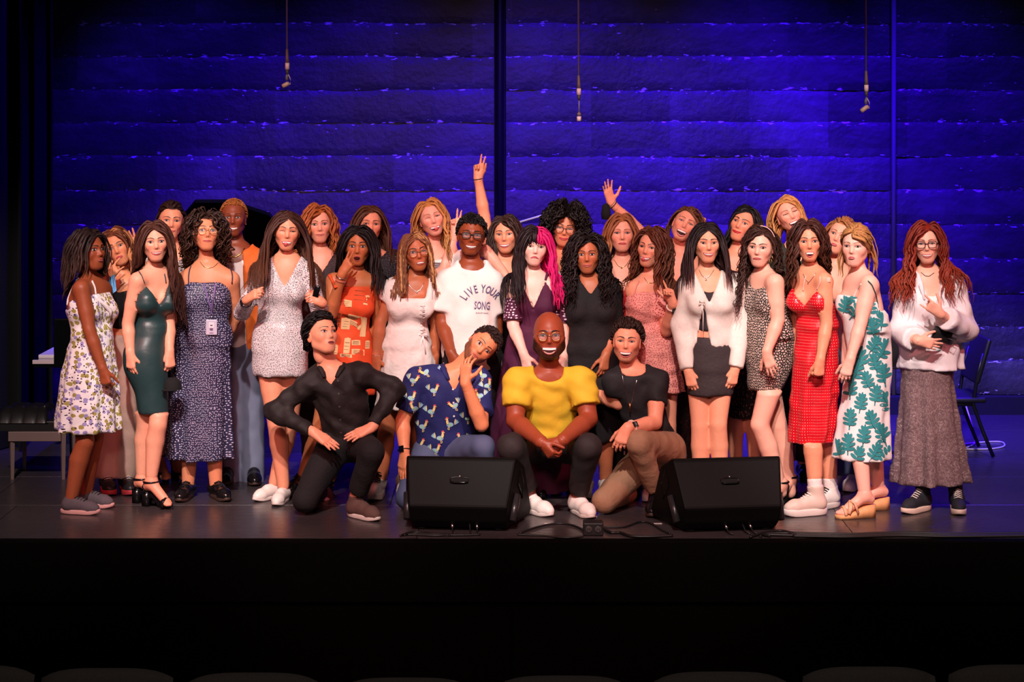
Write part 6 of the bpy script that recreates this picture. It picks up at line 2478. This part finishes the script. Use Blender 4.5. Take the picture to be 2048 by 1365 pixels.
p = Person('laughing woman with tied back hair in the back row, arm flung up', 12.75, (1370, 451, -8, 12, 24), 'e4ac94', feet=1372, haircol='6a442c', seed=30, coarse=True,
           J=dict(neck=(1356, 510), sa=(1326, 518), ea=(1274, 456, -.02), wa=(1222, 406, -.06), sb=(1386, 535), eb=(1408, 500, .1), wb=(1402, 462, .1)),
           hands=dict(a=('spread', (-.25, -.1, 1), (.5, -.8, 0)), b=('point', (0, 0, 1), (0, -1, 0))), face=dict(smile=.9, mo=1.15, teeth=1, close=(.5, .5), brow=(110, 70, 50), lip=(200, 74, 76), fw=1.02))
p.hair(n=270, pull=(.0, .12, -.01), L=.28, vol=.008)
p.hair('ponytail', n=60, L=.4, part=-.05, vol=.02, bias=(-.8, -.8), fw=.07)
p.garment('top', [p.torso(.010)] + p.bustp(.01), BLACK, [p.slipcut(560)])
p.pants('trousers', fab('black_embroidered', (22, 16, 20), 'scribble', (90, 44, 40), 22, .03), .02, 1.95, None, 1.1, .03)
p.band('a', plain('tan_cord', (150, 110, 80), .7), .97, .027, .004)
p.band('a', BBAND, .92, .028, .004)
p.earring(SILVER, 'a', .006, .005)
for sd in 'ab':
    p.shoe(sd, 'oxford', 0, PATENT)

p = Person('smiling woman with straight black hair, cream tie cardigan and charcoal mini skirt', 11.95, (1413, 486, 3, 0, 0), 'e6b193', feet=1423, haircol='1e1416', seed=31, S=1.69,
           J=dict(neck=(1415, 546), pel=(1421, 700), sa=(1381, 570), sb=(1468, 570), ea=(1360, 652), eb=(1484, 652), wa=(1377, 744, -.08), wb=(1470, 740, -.08), ka=(1400, 850, .0), kb=(1436, 848, -.03)),
           tw=[(570, 1420, 50), (610, 1420, 48), (650, 1421, 42), (690, 1421, 44), (730, 1421, 46)], hands=dict(a=('relax', (.25, -.1, -1), (.4, .9, 0)), b=('relax', (-.25, -.1, -1), (-.4, .9, 0))),
           face=dict(smile=.85, mo=.3, teeth=1, slant=1, eye=.8, brow=(30, 20, 20), lip=(200, 90, 88), fw=1.04))
p.hair(n=340, L=.37, part=-.004, wave=(.002, .2), r=.0085, fw=.060, bias=(-.6, -.9), vol=.014, tip='3a2020')
p.garment('top', [p.torso(.006, 660)] + p.bustp(.005), fab('charcoal_rib', (44, 38, 42), bs=120), [p.neckcut('scoop', .11, .075)])
p.garment('skirt', [p.torso(.010, hi=672), p.skirt([(690, 1421, 44, .72), (730, 1421, 46, .8), (770, 1421, 47, .85), (789, 1421, 46, .85)], .8)], fab('charcoal_suiting', (54, 46, 48)), wr=.002)
p.garment('cardigan', [p.torso(.020, 692)] + p.bustp(.016) + p.sleeves(1.96, .013, flare=.010), CREAM, [p.neckcut('v', .17, .075), lambda X, Y, Z: np.where((Y < 11.93) & (Z < p.zpx(612)), .004 + (p.zpx(612) - Z) * .16 - np.abs(X - P(1404, 0, 11.95)[0]), -1.0)])
mb = MB()
c0 = p.onto(1404, 607, p.gb, .006)
for sx in (-1, 1):
    mb.tube([c0, c0 + [sx * .014, -.006, .016], c0 + [sx * .018, -.006, -.008], c0], .0035, 6)
    mb.tube([c0, c0 + [sx * .006, -.006, -.06], c0 + [sx * .004 + .002, .0, -.17 if sx > 0 else -.06]], .0032, 6)
mb.build('tie_cord', CREAM, p.gobj)
p.earring(SILVER, 'b', .004, .005)
p.loop_necklace([(1398, 540), (1404, 552), (1412, 557), (1420, 552), (1428, 540)], SILVER, (1412, 560, .006))
for sd in 'ab':
    p.shoe(sd, 'sneaker', 0, WLEATHER, RUBBER)

p = Person('woman with parted black hair and red lips leaning her head, black outfit with gold flecks', 12.65, (1488, 450, -26, 4, 19), 'd99c80', feet=1492, haircol='171113', seed=32, coarse=True,
           J=dict(neck=(1468, 510), sa=(1440, 540), sb=(1506, 545), pel=(1480, 700)), face=dict(smile=.6, eye=.85, brow=(24, 16, 16), browt=1.3, lip=(190, 34, 44), lipw=1.15))
p.hair(n=270, L=.40, part=.012, vol=.012, wave=(.006, .12), fw=.062, bias=(-.3, .4))
p.garment('dress', [p.torso(.012, 700), p.skirt([(680, 1482, 46), (760, 1486, 48), (835, 1492, 42)], .7)] + p.bustp(.012) + p.sleeves(.8, .018), fab('black_gold_print', (26, 20, 22), 'dots', (120, 84, 56), 28, .2, 1.0), [p.neckcut('v', .16, .085)])
for sd in 'ab':
    p.shoe(sd, 'heel', -10, plain('brown_leather', (92, 46, 40), .4))

p = Person('woman with pale pink headband in a black speckled bodycon dress, hand on thigh', 11.95, (1521, 494, -18, -3, 3), 'e8bca9', feet=1560, haircol='3a2119', seed=33, S=1.68, tyaw=-52, leg=1.02, arm=1.08,
           J=dict(neck=(1530, 547), pel=(1540, 708), sa=(1510, 568, .12), sb=(1550, 566, -.12), ea=(1505, 650, .14), eb=(1556, 640, -.15), wb=(1533, 706, -.2), ka=(1556, 850, .08), kb=(1519, 850, -.08), fa=(1580, 985, .12), fb=(1562, 985, -.05)),
           tw=[(570, 1530, 34), (600, 1532, 40), (640, 1536, 44), (690, 1537, 48), (730, 1539, 46), (760, 1535, 40)], hands=dict(b=('rest', (.30, -.15, -.95), (.2, .9, .1))),
           face=dict(smile=-.45, eye=.95, brow=(44, 28, 24), browt=1.2, lip=(185, 86, 86), iris=(50, 40, 30), fw=1.04))
p.hair(n=340, L=.52, part=.02, vol=.022, wave=(.011, .08), curl=.004, r=.007, fw=.068, bias=(-.6, -.2), back=.9, hl=0)
SPK = fab('black_speckle_jersey', (24, 20, 22), 'blotch', (214, 190, 176), 62, .19, rough=.7)
p.garment('dress', [p.torso(.010, 676), p.skirt([(640, 1536, 48, .8), (690, 1538, 52, .85), (730, 1539, 48, .85), (760, 1534, 40, .9), (781, 1530, 33, 1.0)], .8)] + p.bustp(.010), SPK, [p.neckcut('scoop', .09, .085)], wr=.003)
mb = MB()
a_ = np.linspace(-100, 100, 26)
hb = np.stack([.0855 * np.sin(np.radians(a_)), .012 + 0 * a_ - .012, .036 + .0925 * np.cos(np.radians(a_)) - .0], -1)
hb[:, 1] = -.022 + .02 * np.abs(np.sin(np.radians(a_)))
mb.tube(p.HT(hb), .0075, 8, flat=.45)
mb.build('headband', plain('pale_pink_satin', (228, 178, 172), .4), p.root)
for sd in 'ab':
    p.shoe(sd, 'heel', -35, PATENT)

p = Person('blonde laughing woman, topmost head of the right half, tilted back', 12.85, (1577, 431, 5, 10, -20), 'e6b09a', feet=1588, haircol='c88a50', seed=34, coarse=True, J=dict(neck=(1594, 492)),
           face=dict(smile=.9, mo=1.15, teeth=1, tongue=0, close=(.85, .85), brow=(120, 76, 56), lip=(205, 70, 76)))
p.hair(n=270, L=.40, part=-.012, vol=.022, wave=(.008, .14), fw=.060, tip='d9a468', bias=(-.1, -.1))
p.garment('top', [p.torso(.012)] + p.bustp(.01) + p.sleeves(.6, .012), fab('dark_green_knit', (40, 46, 40)), [p.neckcut('v', .1, .08)])
p.pants('trousers', BLACK)
for sd in 'ab':
    p.shoe(sd, 'oxford', 0, PATENT)

p = Person('woman with dark wavy hair in a red satin slip dress and chunky cream boots', 11.8, (1617, 483, -5, 0, -2), 'dba082', feet=1640, haircol='402019', seed=35, S=1.71, tyaw=-35,
           J=dict(neck=(1623, 541), pel=(1635, 705), sa=(1597, 564, .08), sb=(1648, 562, -.10), ea=(1592, 640, .12), wa=(1592, 705, .12), eb=(1653, 648, -.12), wb=(1640, 722, -.18), ka=(1650, 860, .1), kb=(1621, 862, -.08), fa=(1662, 992, .1), fb=(1632, 995, -.12)),
           tw=[(575, 1626, 36), (600, 1628, 38), (640, 1636, 36), (680, 1634, 42), (720, 1632, 45)], hands=dict(b=('fist', (-.1, -.1, -1), (-.3, .9, 0))),
           face=dict(smile=.3, mo=.75, mw=.85, teeth=1, eye=.9, brow=(50, 30, 26), lip=(195, 74, 74)))
p.hair(n=340, L=.33, part=-.004, vol=.024, wave=(.011, .11), fw=.060, bias=(-.3, .5), tip='56301f')
RED = fab('red_satin_dot', (206, 20, 34), 'dots', (240, 190, 180), 58, .13, .05, .32, bs=10, bump=.45)
p.garment('dress', [p.torso(.012, 654), p.skirt([(646, 1636, 38, .8), (700, 1633, 45), (780, 1629, 47), (850, 1624, 45), (884, 1620, 42)], .8, folds=(7, .012, 2.0))] + p.bustp(.012), RED, [p.slipcut(576, 606, 0, .10)], wr=.005, h=.009)
for pts in (((1606, 582), (1608, 566), (1612, 552)), ((1634, 580), (1640, 566), (1640, 553))):
    p.strap(pts, RED, .003, parent=p.gobj)
p.loop_necklace([(1606, 548), (1612, 560), (1617, 566), (1624, 558), (1632, 546)], SILVER, (1616, 567, .005))
p.earring(SILVER, 'b', .02, .004)
c0 = p.onto(1657, 560, p.bvh, .002)
if c0 is not None:
    mb = MB()
    mb.box(c0 + [-.012, -.003, -.014], c0 + [.012, .002, .014])
    mb.build('plaster', plain('pale_plaster', (226, 180, 160), .7), p.root, True, .002)
SOCK = fab('white_ribbed_sock', (228, 214, 208), bs=150)
for sd in 'ab':
    an = p.j['f' + sd]
    up = nrm(p.j['k' + sd] - an)
    p.garment('sock', [cone(an, an + up * .115, .043, .044, .02, (an + up * .11, up))], SOCK, h=.007, wr=.001)
p.shoe('b', 'boot', -72, plain('cream_leather', (206, 180, 166), .55), RUBBER, .275, LACEW)
p.shoe('a', 'high', -50, WLEATHER, RUBBER, .25, LACEB)

p = Person('fair woman leaning sideways between red dress and leaf-print dress, only her face showing', 12.5, (1681, 474, -22, 2, 20), 'e4b098', feet=1690, haircol='a0683c', seed=36, coarse=True, J=dict(neck=(1670, 536)),
           face=dict(smile=-.2, pout=1, mw=.75, eye=.9, brow=(130, 84, 60), lip=(200, 100, 100)))
p.hair(n=270, pull=(.0, .12, .0), L=.28, vol=.012)
p.hair('loose_hair', n=70, L=.38, part=-.05, vol=.02, bias=(-.6, -.6), fw=.068)
p.garment('top', [p.torso(.010)] + p.bustp(.01), fab('maroon_knit', (96, 26, 46)), [p.slipcut(600)])
p.pants('jeans', DJEAN, .012, 1.96, None, 1.05, .02)
for sd in 'ab':
    p.shoe(sd, 'sneaker', -25, WLEATHER, RUBBER)

p = Person('blonde woman in profile wearing a white dress with teal leaf print and wedge sandals', 11.7, (1712, 493, -24, 0, 1), 'eac0b0', feet=1735, haircol='b07c4a', seed=37, S=1.66, tyaw=-62, arm=1.02,
           J=dict(neck=(1722, 549), pel=(1738, 712), sa=(1706, 574, .12), sb=(1739, 568, -.12), ea=(1700, 655, .14), wa=(1690, 725, .14), eb=(1722, 645, -.16), wb=(1700, 722, -.2), ka=(1736, 850, .1), kb=(1706, 845, -.06), fa=(1757, 982, .12), fb=(1729, 984, -.1)),
           tw=[(570, 1722, 34), (600, 1723, 42), (640, 1731, 40), (680, 1737, 41), (720, 1737, 44)], hands=dict(b=('relax', (-.35, -.15, -.95), (.3, .9, 0)), a=0),
           face=dict(smile=-.25, pout=1, mw=.72, eye=.8, brow=(140, 96, 70), lip=(200, 104, 104)))
p.hair(n=340, pull=(.0, .115, -.045), L=.26, vol=.014, wave=(.004, .1))
p.hair('loose_strand', n=16, L=.2, part=0, fw=.060, vol=.02)
LEAFW = fab('white_viscose', (234, 224, 222), bs=10)
p.garment('dress', [p.torso(.009, 662), p.skirt([(630, 1731, 44, .9), (660, 1735, 46, .9), (700, 1739, 44), (790, 1732, 47), (850, 1726, 52), (918, 1721, 58)], .8, folds=(6, .010, 1.0))] + p.bustp(.009), LEAFW, [p.slipcut(590, 618)], wr=.004)
dr_ = p.gobj
TEAL = (38, 128, 132)
leaf = [(np.array([(-.05, -.9), (.05, -.9), (.05, .2), (-.05, .2)]), TEAL)]
for sx in (-1, 1):
    for k, (yy, ln_, an) in enumerate(((-.45, .55, 12), (-.18, .62, 22), (.10, .60, 36), (.36, .50, 55))):
        leaf.append((blob(sx * ln_ * .5 * math.cos(math.radians(an)), yy + ln_ * .5 * math.sin(math.radians(an)), ln_ * .52, .135, sx * an if sx > 0 else 180 - an), TEAL))
leaf.append((blob(0, .42, .12, .5, 0), TEAL))
leaf.append((blob(0, 0, .13, .6, 0), TEAL))
sh = []
rr = random.Random(4)
for i, (x, y) in enumerate(((1702, 590), (1690, 612), (1712, 622), (1752, 612), (1745, 655), (1764, 640), (1748, 690), (1766, 700), (1722, 715), (1750, 726), (1712, 742), (1768, 750), (1735, 762), (1700, 776), (1752, 790), (1722, 806), (1775, 806),
                            (1700, 838), (1745, 842), (1766, 870), (1728, 872), (1696, 888), (1750, 905), (1676, 898), (1772, 912), (1715, 914), (1686, 700))):
    sh.append((x, y, rr.uniform(-40, 25), rr.uniform(.070, .085), leaf))
p.decal('leaf_print', sh, dr_, off=.002)
p.strap([(1757, 616), (1752, 590), (1744, 570), (1736, 562)], plain('dark_teal_cord', (30, 70, 72), .7), .0035, parent=dr_)
p.strap([(1706, 596), (1714, 580), (1722, 568)], LEAFW, .004, parent=dr_)
TAN = plain('tan_leather', (214, 160, 126), .5)
CORK = plain('cork_wood', (206, 146, 96), .6, noise=.2)
for sd in 'ba':
    p.shoe(sd, 'wedge', -78, TAN, CORK, .245)

p = Person('red-haired woman in glasses at the far right, oversized white shirt, brown floral skirt', 11.85, (1853, 487, -11, 0, -3), 'eabba6', feet=1872, haircol='7e2a1c', seed=38, S=1.70, w=1.02,
           J=dict(neck=(1858, 543), pel=(1856, 715), sa=(1824, 574), sb=(1902, 574), ea=(1803, 664, -.02), wa=(1836, 682, -.24), eb=(1930, 660, -.08), wb=(1880, 628, -.28), fa=(1845, 988, -.05), fb=(1914, 990, -.04)),
           tw=[(580, 1862, 48), (620, 1860, 48), (670, 1860, 46), (720, 1856, 46)], hands=dict(a=('rest', (.9, -.05, -.2), (0, 1, .1)), b=('rock', (-.72, -.1, .55), (.2, .9, .2))),
           face=dict(smile=.75, mo=.35, teeth=1, eye=.85, brow=(110, 60, 46), lip=(200, 96, 92)))
p.hair(n=340, L=.48, part=.016, vol=.024, wave=(.010, .12), fw=.060, bias=(-.9, -.2), tip='9a3a22', clr=.045)
p.garment('camisole', [p.torso(.006, 720)] + p.bustp(.006), WHITE, [p.neckcut('scoop', .14, .09)])
SHIRT = fab('white_poplin', (230, 220, 222), bs=9, bump=.7)
p.garment('skirt', [p.torso(.008, hi=700), p.skirt([(720, 1853, 46), (800, 1856, 54), (880, 1859, 62), (966, 1861, 73)], .75, folds=(8, .026, .9))], fab('brown_floral_viscose', (106, 82, 84), 'scribble', (184, 164, 160), 62, .022, bs=10), wr=.003)
p.garment('shirt', [p.torso(.026, 720), p.skirt([(655, 1862, 60, .7), (700, 1862, 62, .7), (738, 1860, 64, .72)], .7, folds=(7, .012))] + p.bustp(.02) + p.sleeves(1.78, .024, puff=.012, flare=.012), SHIRT, [p.neckcut('v', .22, .075)], wr=.007)
dr_ = p.gobj
mb = MB()
for sx in (-1, 1):
    q_ = [p.onto(1858 + sx * x, y, p.gb, .006) for x, y in ((22, 548), (16, 572), (9, 600))]
    q_ = [v for v in q_ if v is not None]
    if len(q_) > 1:
        mb.tube(q_, [.012, .016, .006][:len(q_)], 6, flat=.4)
mb.build('collar', SHIRT, dr_)
p.glasses(plain('dark_red_frame', (70, 24, 30), .35), .0245, .0205, 3.0, .0024)
p.loop_necklace([(1842, 545), (1850, 552), (1858, 553), (1868, 546)], LACEB)
p.band('a', plain('bead_bracelet', (214, 170, 150), .4), .86, .030, .004)
for sd, dr in (('a', -48), ('b', -8)):
    p.shoe(sd, 'high', dr, fab('black_canvas', (34, 34, 40), bs=200), plain('cream_rubber', (216, 190, 172), .6), .25, LACEW)

# ---------------------------------------------------------------- four men crouching in front
p = Person('kneeling man in an all black shirt and trousers looking up, hands on hips', 11.75, (643, 671, 36, 20, 4), 'e2a98c', male=1, feet=670, haircol='131011', seed=41, S=1.74, hs=1.04, arm=.95,
           J=dict(neck=(664, 735, .02), pel=(690, 884, .08), sa=(612, 772), sb=(727, 748), ea=(549, 823, .0), wa=(628, 866, -.14), eb=(790, 777, .0), wb=(744, 856, -.14),
                  ha=(668, 892, .06), hb=(714, 888, .06), ka=(610, 1000, -.08), fa=(640, 982, .34), kb=(744, 905, -.24), fb=(712, 992, -.14)),
           tw=[(770, 672, 58), (800, 680, 54), (850, 690, 48), (890, 692, 46)], hands=dict(a=('flat', (.75, -.2, -.45), (-.3, .6, -.6)), b=('flat', (-.8, -.25, -.3), (.3, .6, -.6))),
           face=dict(smile=-.1, mo=.2, mw=.8, eye=1.0, gaze=(.5, .8), slant=.6, browh=.002, brow=(24, 18, 18), lip=(180, 92, 86)))
p.hair(n=620, L=.10, pull=(-.03, .118, -.02), r=.0085, flat=.32, vol=.026, m=9, wave=(.001, .2))
p.garment('shirt', [p.torso(.014, 900)] + p.sleeves(1.93, .012), BLACKS, [p.neckcut('v', .09, .07)], wr=.009)
mb = MB()
for sx in (-1, 1):
    q_ = [p.j['neck'] + p.lat * sx * .065 + [0, .02, .022], p.j['neck'] + p.lat * sx * .062 + [0, -.05, .006], p.j['neck'] + p.lat * sx * .035 + [0, -.098, -.045]]
    mb.tube(q_, [.016, .022, .012], 6, flat=.4)
mb.build('collar', BLACKS, p.gobj)
sh = [(676 + 1.5 * k, 762 + 26 * k, 0, .006, [(blob(0, 0, 1, 1), (70, 62, 60))]) for k in range(5)]
p.decal('buttons', sh, p.gobj, off=.003)
p.pants('trousers', BLACK, .014, 1.92, 880)
p.shoe('b', 'sneaker', 46, fab('brown_knit', (92, 66, 60), bs=150), RUBBER, .27)
p.shoe('a', 'sneaker', 160, fab('brown_knit', (92, 66, 60), bs=150), RUBBER, .26, foot=(p.j['fa'][0], p.j['fa'][1], .05), tilt=-25)

p = Person('kneeling man in a navy rooster-print shirt, chin in hand, head tilted far over', 11.95, (965, 691, 4, 0, 48), 'd6946f', male=1, feet=895, haircol='2c1a16', seed=42, S=1.78, hs=1.04,
           J=dict(neck=(909, 738, .02), pel=(885, 905, .12), sa=(838, 758), sb=(958, 762), ea=(805, 842, -.02), wa=(809, 905, -.10), eb=(963, 850, -.22), wb=(930, 764, -.28),
                  ha=(858, 908, .1), hb=(912, 905, .1), ka=(815, 995, -.15), fa=(830, 978, .3), kb=(966, 895, -.22), fb=(968, 990, -.12)),
           tw=[(765, 895, 66), (800, 893, 66), (850, 890, 60), (900, 888, 56)], hands=dict(a=('flat', (-.12, -.12, -1), (.6, .7, 0)), b=('claw', (.05, .1, 1), (.5, .85, .1))),
           face=dict(smile=-.3, eye=1.45, browh=.003, beard=.85, bcol=(46, 24, 20), brow=(36, 22, 18), lip=(176, 84, 80), mx=.004, mw=.9))
p.hair(n=750, L=.017, rad=.7, r=.0042, up=.6, vol=.006, flat=.6, m=5)
NAVS = fab('navy_print_cotton', (32, 36, 92), bs=14)
p.garment('shirt', [p.torso(.016, 918)] + p.sleeves(.78, .018, flare=.010), NAVS, [p.neckcut('v', .12, .065)], wr=.007)
dr_, gb_ = p.gobj, p.gb
CB, CY, CG, CR_ = (150, 180, 222), (226, 206, 130), (150, 200, 170), (206, 74, 84)
roost = [(blob(0, 0, .42, .27, -12), CB), (blob(-.05, -.02, .28, .16, -12), CG)]
for k, a_ in enumerate((150, 135, 120, 104)):
    roost.append((blob(-.42 + .34 * math.cos(math.radians(a_)), .10 + .36 * math.sin(math.radians(a_)), .34, .07, a_ - 14), (CB, CG, CB, CY)[k]))
roost += [(blob(.36, .26, .15, .32, -20), CY), (blob(.46, .56, .15, .14), CY), (blob(.46, .72, .16, .09, 10), CR_), (blob(.56, .46, .05, .10), CR_), (np.array([(.58, .60), (.58, .52), (.72, .55)]), CY),
          (np.array([(-.04, -.26), (.02, -.26), (.05, -.58), (-.01, -.58)]), CY), (np.array([(.10, -.26), (.16, -.26), (.20, -.55), (.14, -.55)]), CY), (np.array([(-.06, -.58), (.14, -.58), (.14, -.62), (-.06, -.62)]), CY)]
flip = [(np.asarray(a_) * np.array([-1, 1]), c_) for a_, c_ in roost]
sh = []
for x, y, rt, fl in ((838, 730, 10, 0), (826, 762, -15, 0), (893, 740, 15, 0), (867, 782, 0, 0), (822, 797, 5, 0), (862, 824, 4, 0), (845, 854, 0, 0), (900, 850, -10, 1), (880, 877, 12, 0), (837, 890, -8, 0), (870, 902, 0, 0), (829, 905, 0, 0),
                     (967, 752, -10, 1), (975, 772, 20, 0), (960, 792, 0, 1), (830, 818, 0, 1), (910, 812, 30, 1), (893, 704, 0, 0), (852, 745, 40, 1), (935, 838, 0, 0), (925, 880, 0, 1)):
    sh.append((x, y, rt, .052, flip if fl else roost))
p.decal('rooster_print', sh, dr_, bvh=gb_, off=.0022)
mb = MB()
for sx in (-1, 1):
    mb.tube([p.j['neck'] + p.lat * sx * .068 + [0, .02, .026], p.j['neck'] + p.lat * sx * .066 + [0, -.05, .008], p.j['neck'] + p.lat * sx * .034 + [0, -.10, -.05]], [.016, .022, .012], 6, flat=.4)
mb.build('collar', NAVS, dr_)
p.decal('buttons', [(905 + k, 752 + 27 * k, 0, .006, [(blob(0, 0, 1, 1), (220, 205, 200))]) for k in range(4)], dr_, bvh=gb_, off=.004)
p.pants('jeans', DJEAN, .013, 1.95, 890)
p.watch('a', BBAND, SCREEN, np.array([-.5, -1, .1]), .93)
for sd in 'ab':
    p.shoe(sd, 'sneaker', 10 if sd == 'b' else 170, PATENT, RUBBER, .27, foot=None if sd == 'b' else (p.j['fa'][0], p.j['fa'][1], .05), tilt=0 if sd == 'b' else -25)

p = Person('bald bearded man with round glasses crouching in a yellow t-shirt, hands clasped', 11.78, (1098, 671, 0, 3, 0), '8a4731', male=1, hs=1.16, w=1.25, dp=1.2, bald=True, feet=1108, seed=43, S=1.78, arm=1.22, leg=1.12,
           J=dict(neck=(1098, 742, .04), pel=(1103, 880, .14), sa=(1036, 766), sb=(1161, 764), ea=(1030, 842, -.08), eb=(1178, 838, -.08), wa=(1084, 886, -.38), wb=(1124, 882, -.36), ha=(1068, 890, .2), hb=(1138, 890, .2),
                  ka=(1022, 896, -.26), kb=(1176, 896, -.26), fa=(1058, 985, -.02), fb=(1155, 992, -.05)), tw=[(770, 1098, 58), (800, 1098, 55), (840, 1100, 54), (870, 1102, 52)],
           hands=dict(a=('grip', (.55, -.35, -.65), (.5, .6, .3)), b=('grip', (-.7, -.2, -.5), (-.2, .8, -.3))),
           face=dict(smile=.95, mo=1.0, teeth=1, beard=1, bcol=(26, 18, 17), eye=.7, close=(.1, .1), brow=(22, 16, 15), browt=1.3, lip=(178, 84, 76), fw=1.18, jaw=1.35, mw=1.15))
p.garment('shirt', [p.torso(.016, 882)] + p.sleeves(.66, .018, flare=.012), fab('yellow_jersey', (206, 166, 40), bs=10, bump=.5), [p.neckcut('scoop', .055, .085)], wr=.007, wdir=(.5, .5, 1.6))
p.pants('trousers', fab('black_twill', (38, 30, 30), bs=16), .014, 1.9, 884)
p.glasses(plain('gold_wire', (205, 165, 105), .3, 1.0), .0225, .0205, 2.2, .0016)
for sd, dr in (('a', 38), ('b', 22)):
    p.shoe(sd, 'sneaker', dr, WLEATHER, RUBBER, .29, LACEW)
    an = p.j['f' + sd]

p = Person('laughing kneeling man with dark quiff in black t-shirt, khaki trousers and pendant', 11.9, (1254, 684, -7, 5, 3), 'dfa387', male=1, feet=1290, haircol='2e1b16', seed=44, S=1.78, hs=1.04,
           J=dict(neck=(1266, 738, .02), pel=(1318, 893, .12), sa=(1228, 762), sb=(1314, 764), ea=(1236, 806, .04), wa=(1186, 786, .18), eb=(1310, 846, -.10), wb=(1254, 856, -.30),
                  ha=(1302, 905, .08), hb=(1336, 898, .08), ka=(1209, 1002, -.2), fa=(1262, 985, .26), kb=(1276, 886, -.30), fb=(1312, 985, -.14)),
           tw=[(770, 1269, 50), (800, 1275, 48), (850, 1295, 46), (890, 1312, 47)], hands=dict(b=('relax', (-.42, -.2, -.88), (.1, .8, -.4))),
           face=dict(smile=1.0, mo=.75, teeth=1, eye=.6, beard=.35, bcol=(70, 42, 34), brow=(40, 26, 22), browt=1.3, lip=(196, 90, 86), frown=.3))
p.hair(n=700, L=.060, pull=(.015, .10, .115), r=.0068, flat=.35, vol=.026, m=8, wave=(.001, .2))
p.garment('shirt', [p.torso(.014, 925)] + p.sleeves(.55, .014, flare=.004), fab('black_jersey', (30, 27, 30), bs=14, bump=.5), [p.neckcut('scoop', .035, .075)], wr=.008)
sb_ = p.gb
p.loop_necklace([(1243, 742), (1247, 765), (1252, 788), (1257, 806), (1260, 818), (1264, 800), (1270, 775), (1278, 742)], SILVER, None, .0022, bvh=sb_)
c0 = p.onto(1260, 815, sb_, .006)
mb = MB()
mb.tube([c0 + [0, 0, .03], c0 + [0, -.004, -.03]], [.006, .0045], 8)
mb.build('pendant', plain('copper_metal', (180, 110, 70), .3, 1.0), p.root)
p.pants('trousers', fab('khaki_twill', (150, 112, 86), bs=16, bump=.8), .013, 1.93, 890, 1.02, 0, .004)
p.watch('b', WBAND, SCREEN, np.array([.1, -1, .5]), .84)
p.shoe('b', 'sneaker', -12, PATENT, BROWNSOLE, .27)
p.shoe('a', 'sneaker', 165, PATENT, BROWNSOLE, .27, foot=(p.j['fa'][0], p.j['fa'][1], .05), tilt=-25)

for q in PEOPLE:
    q.finish()
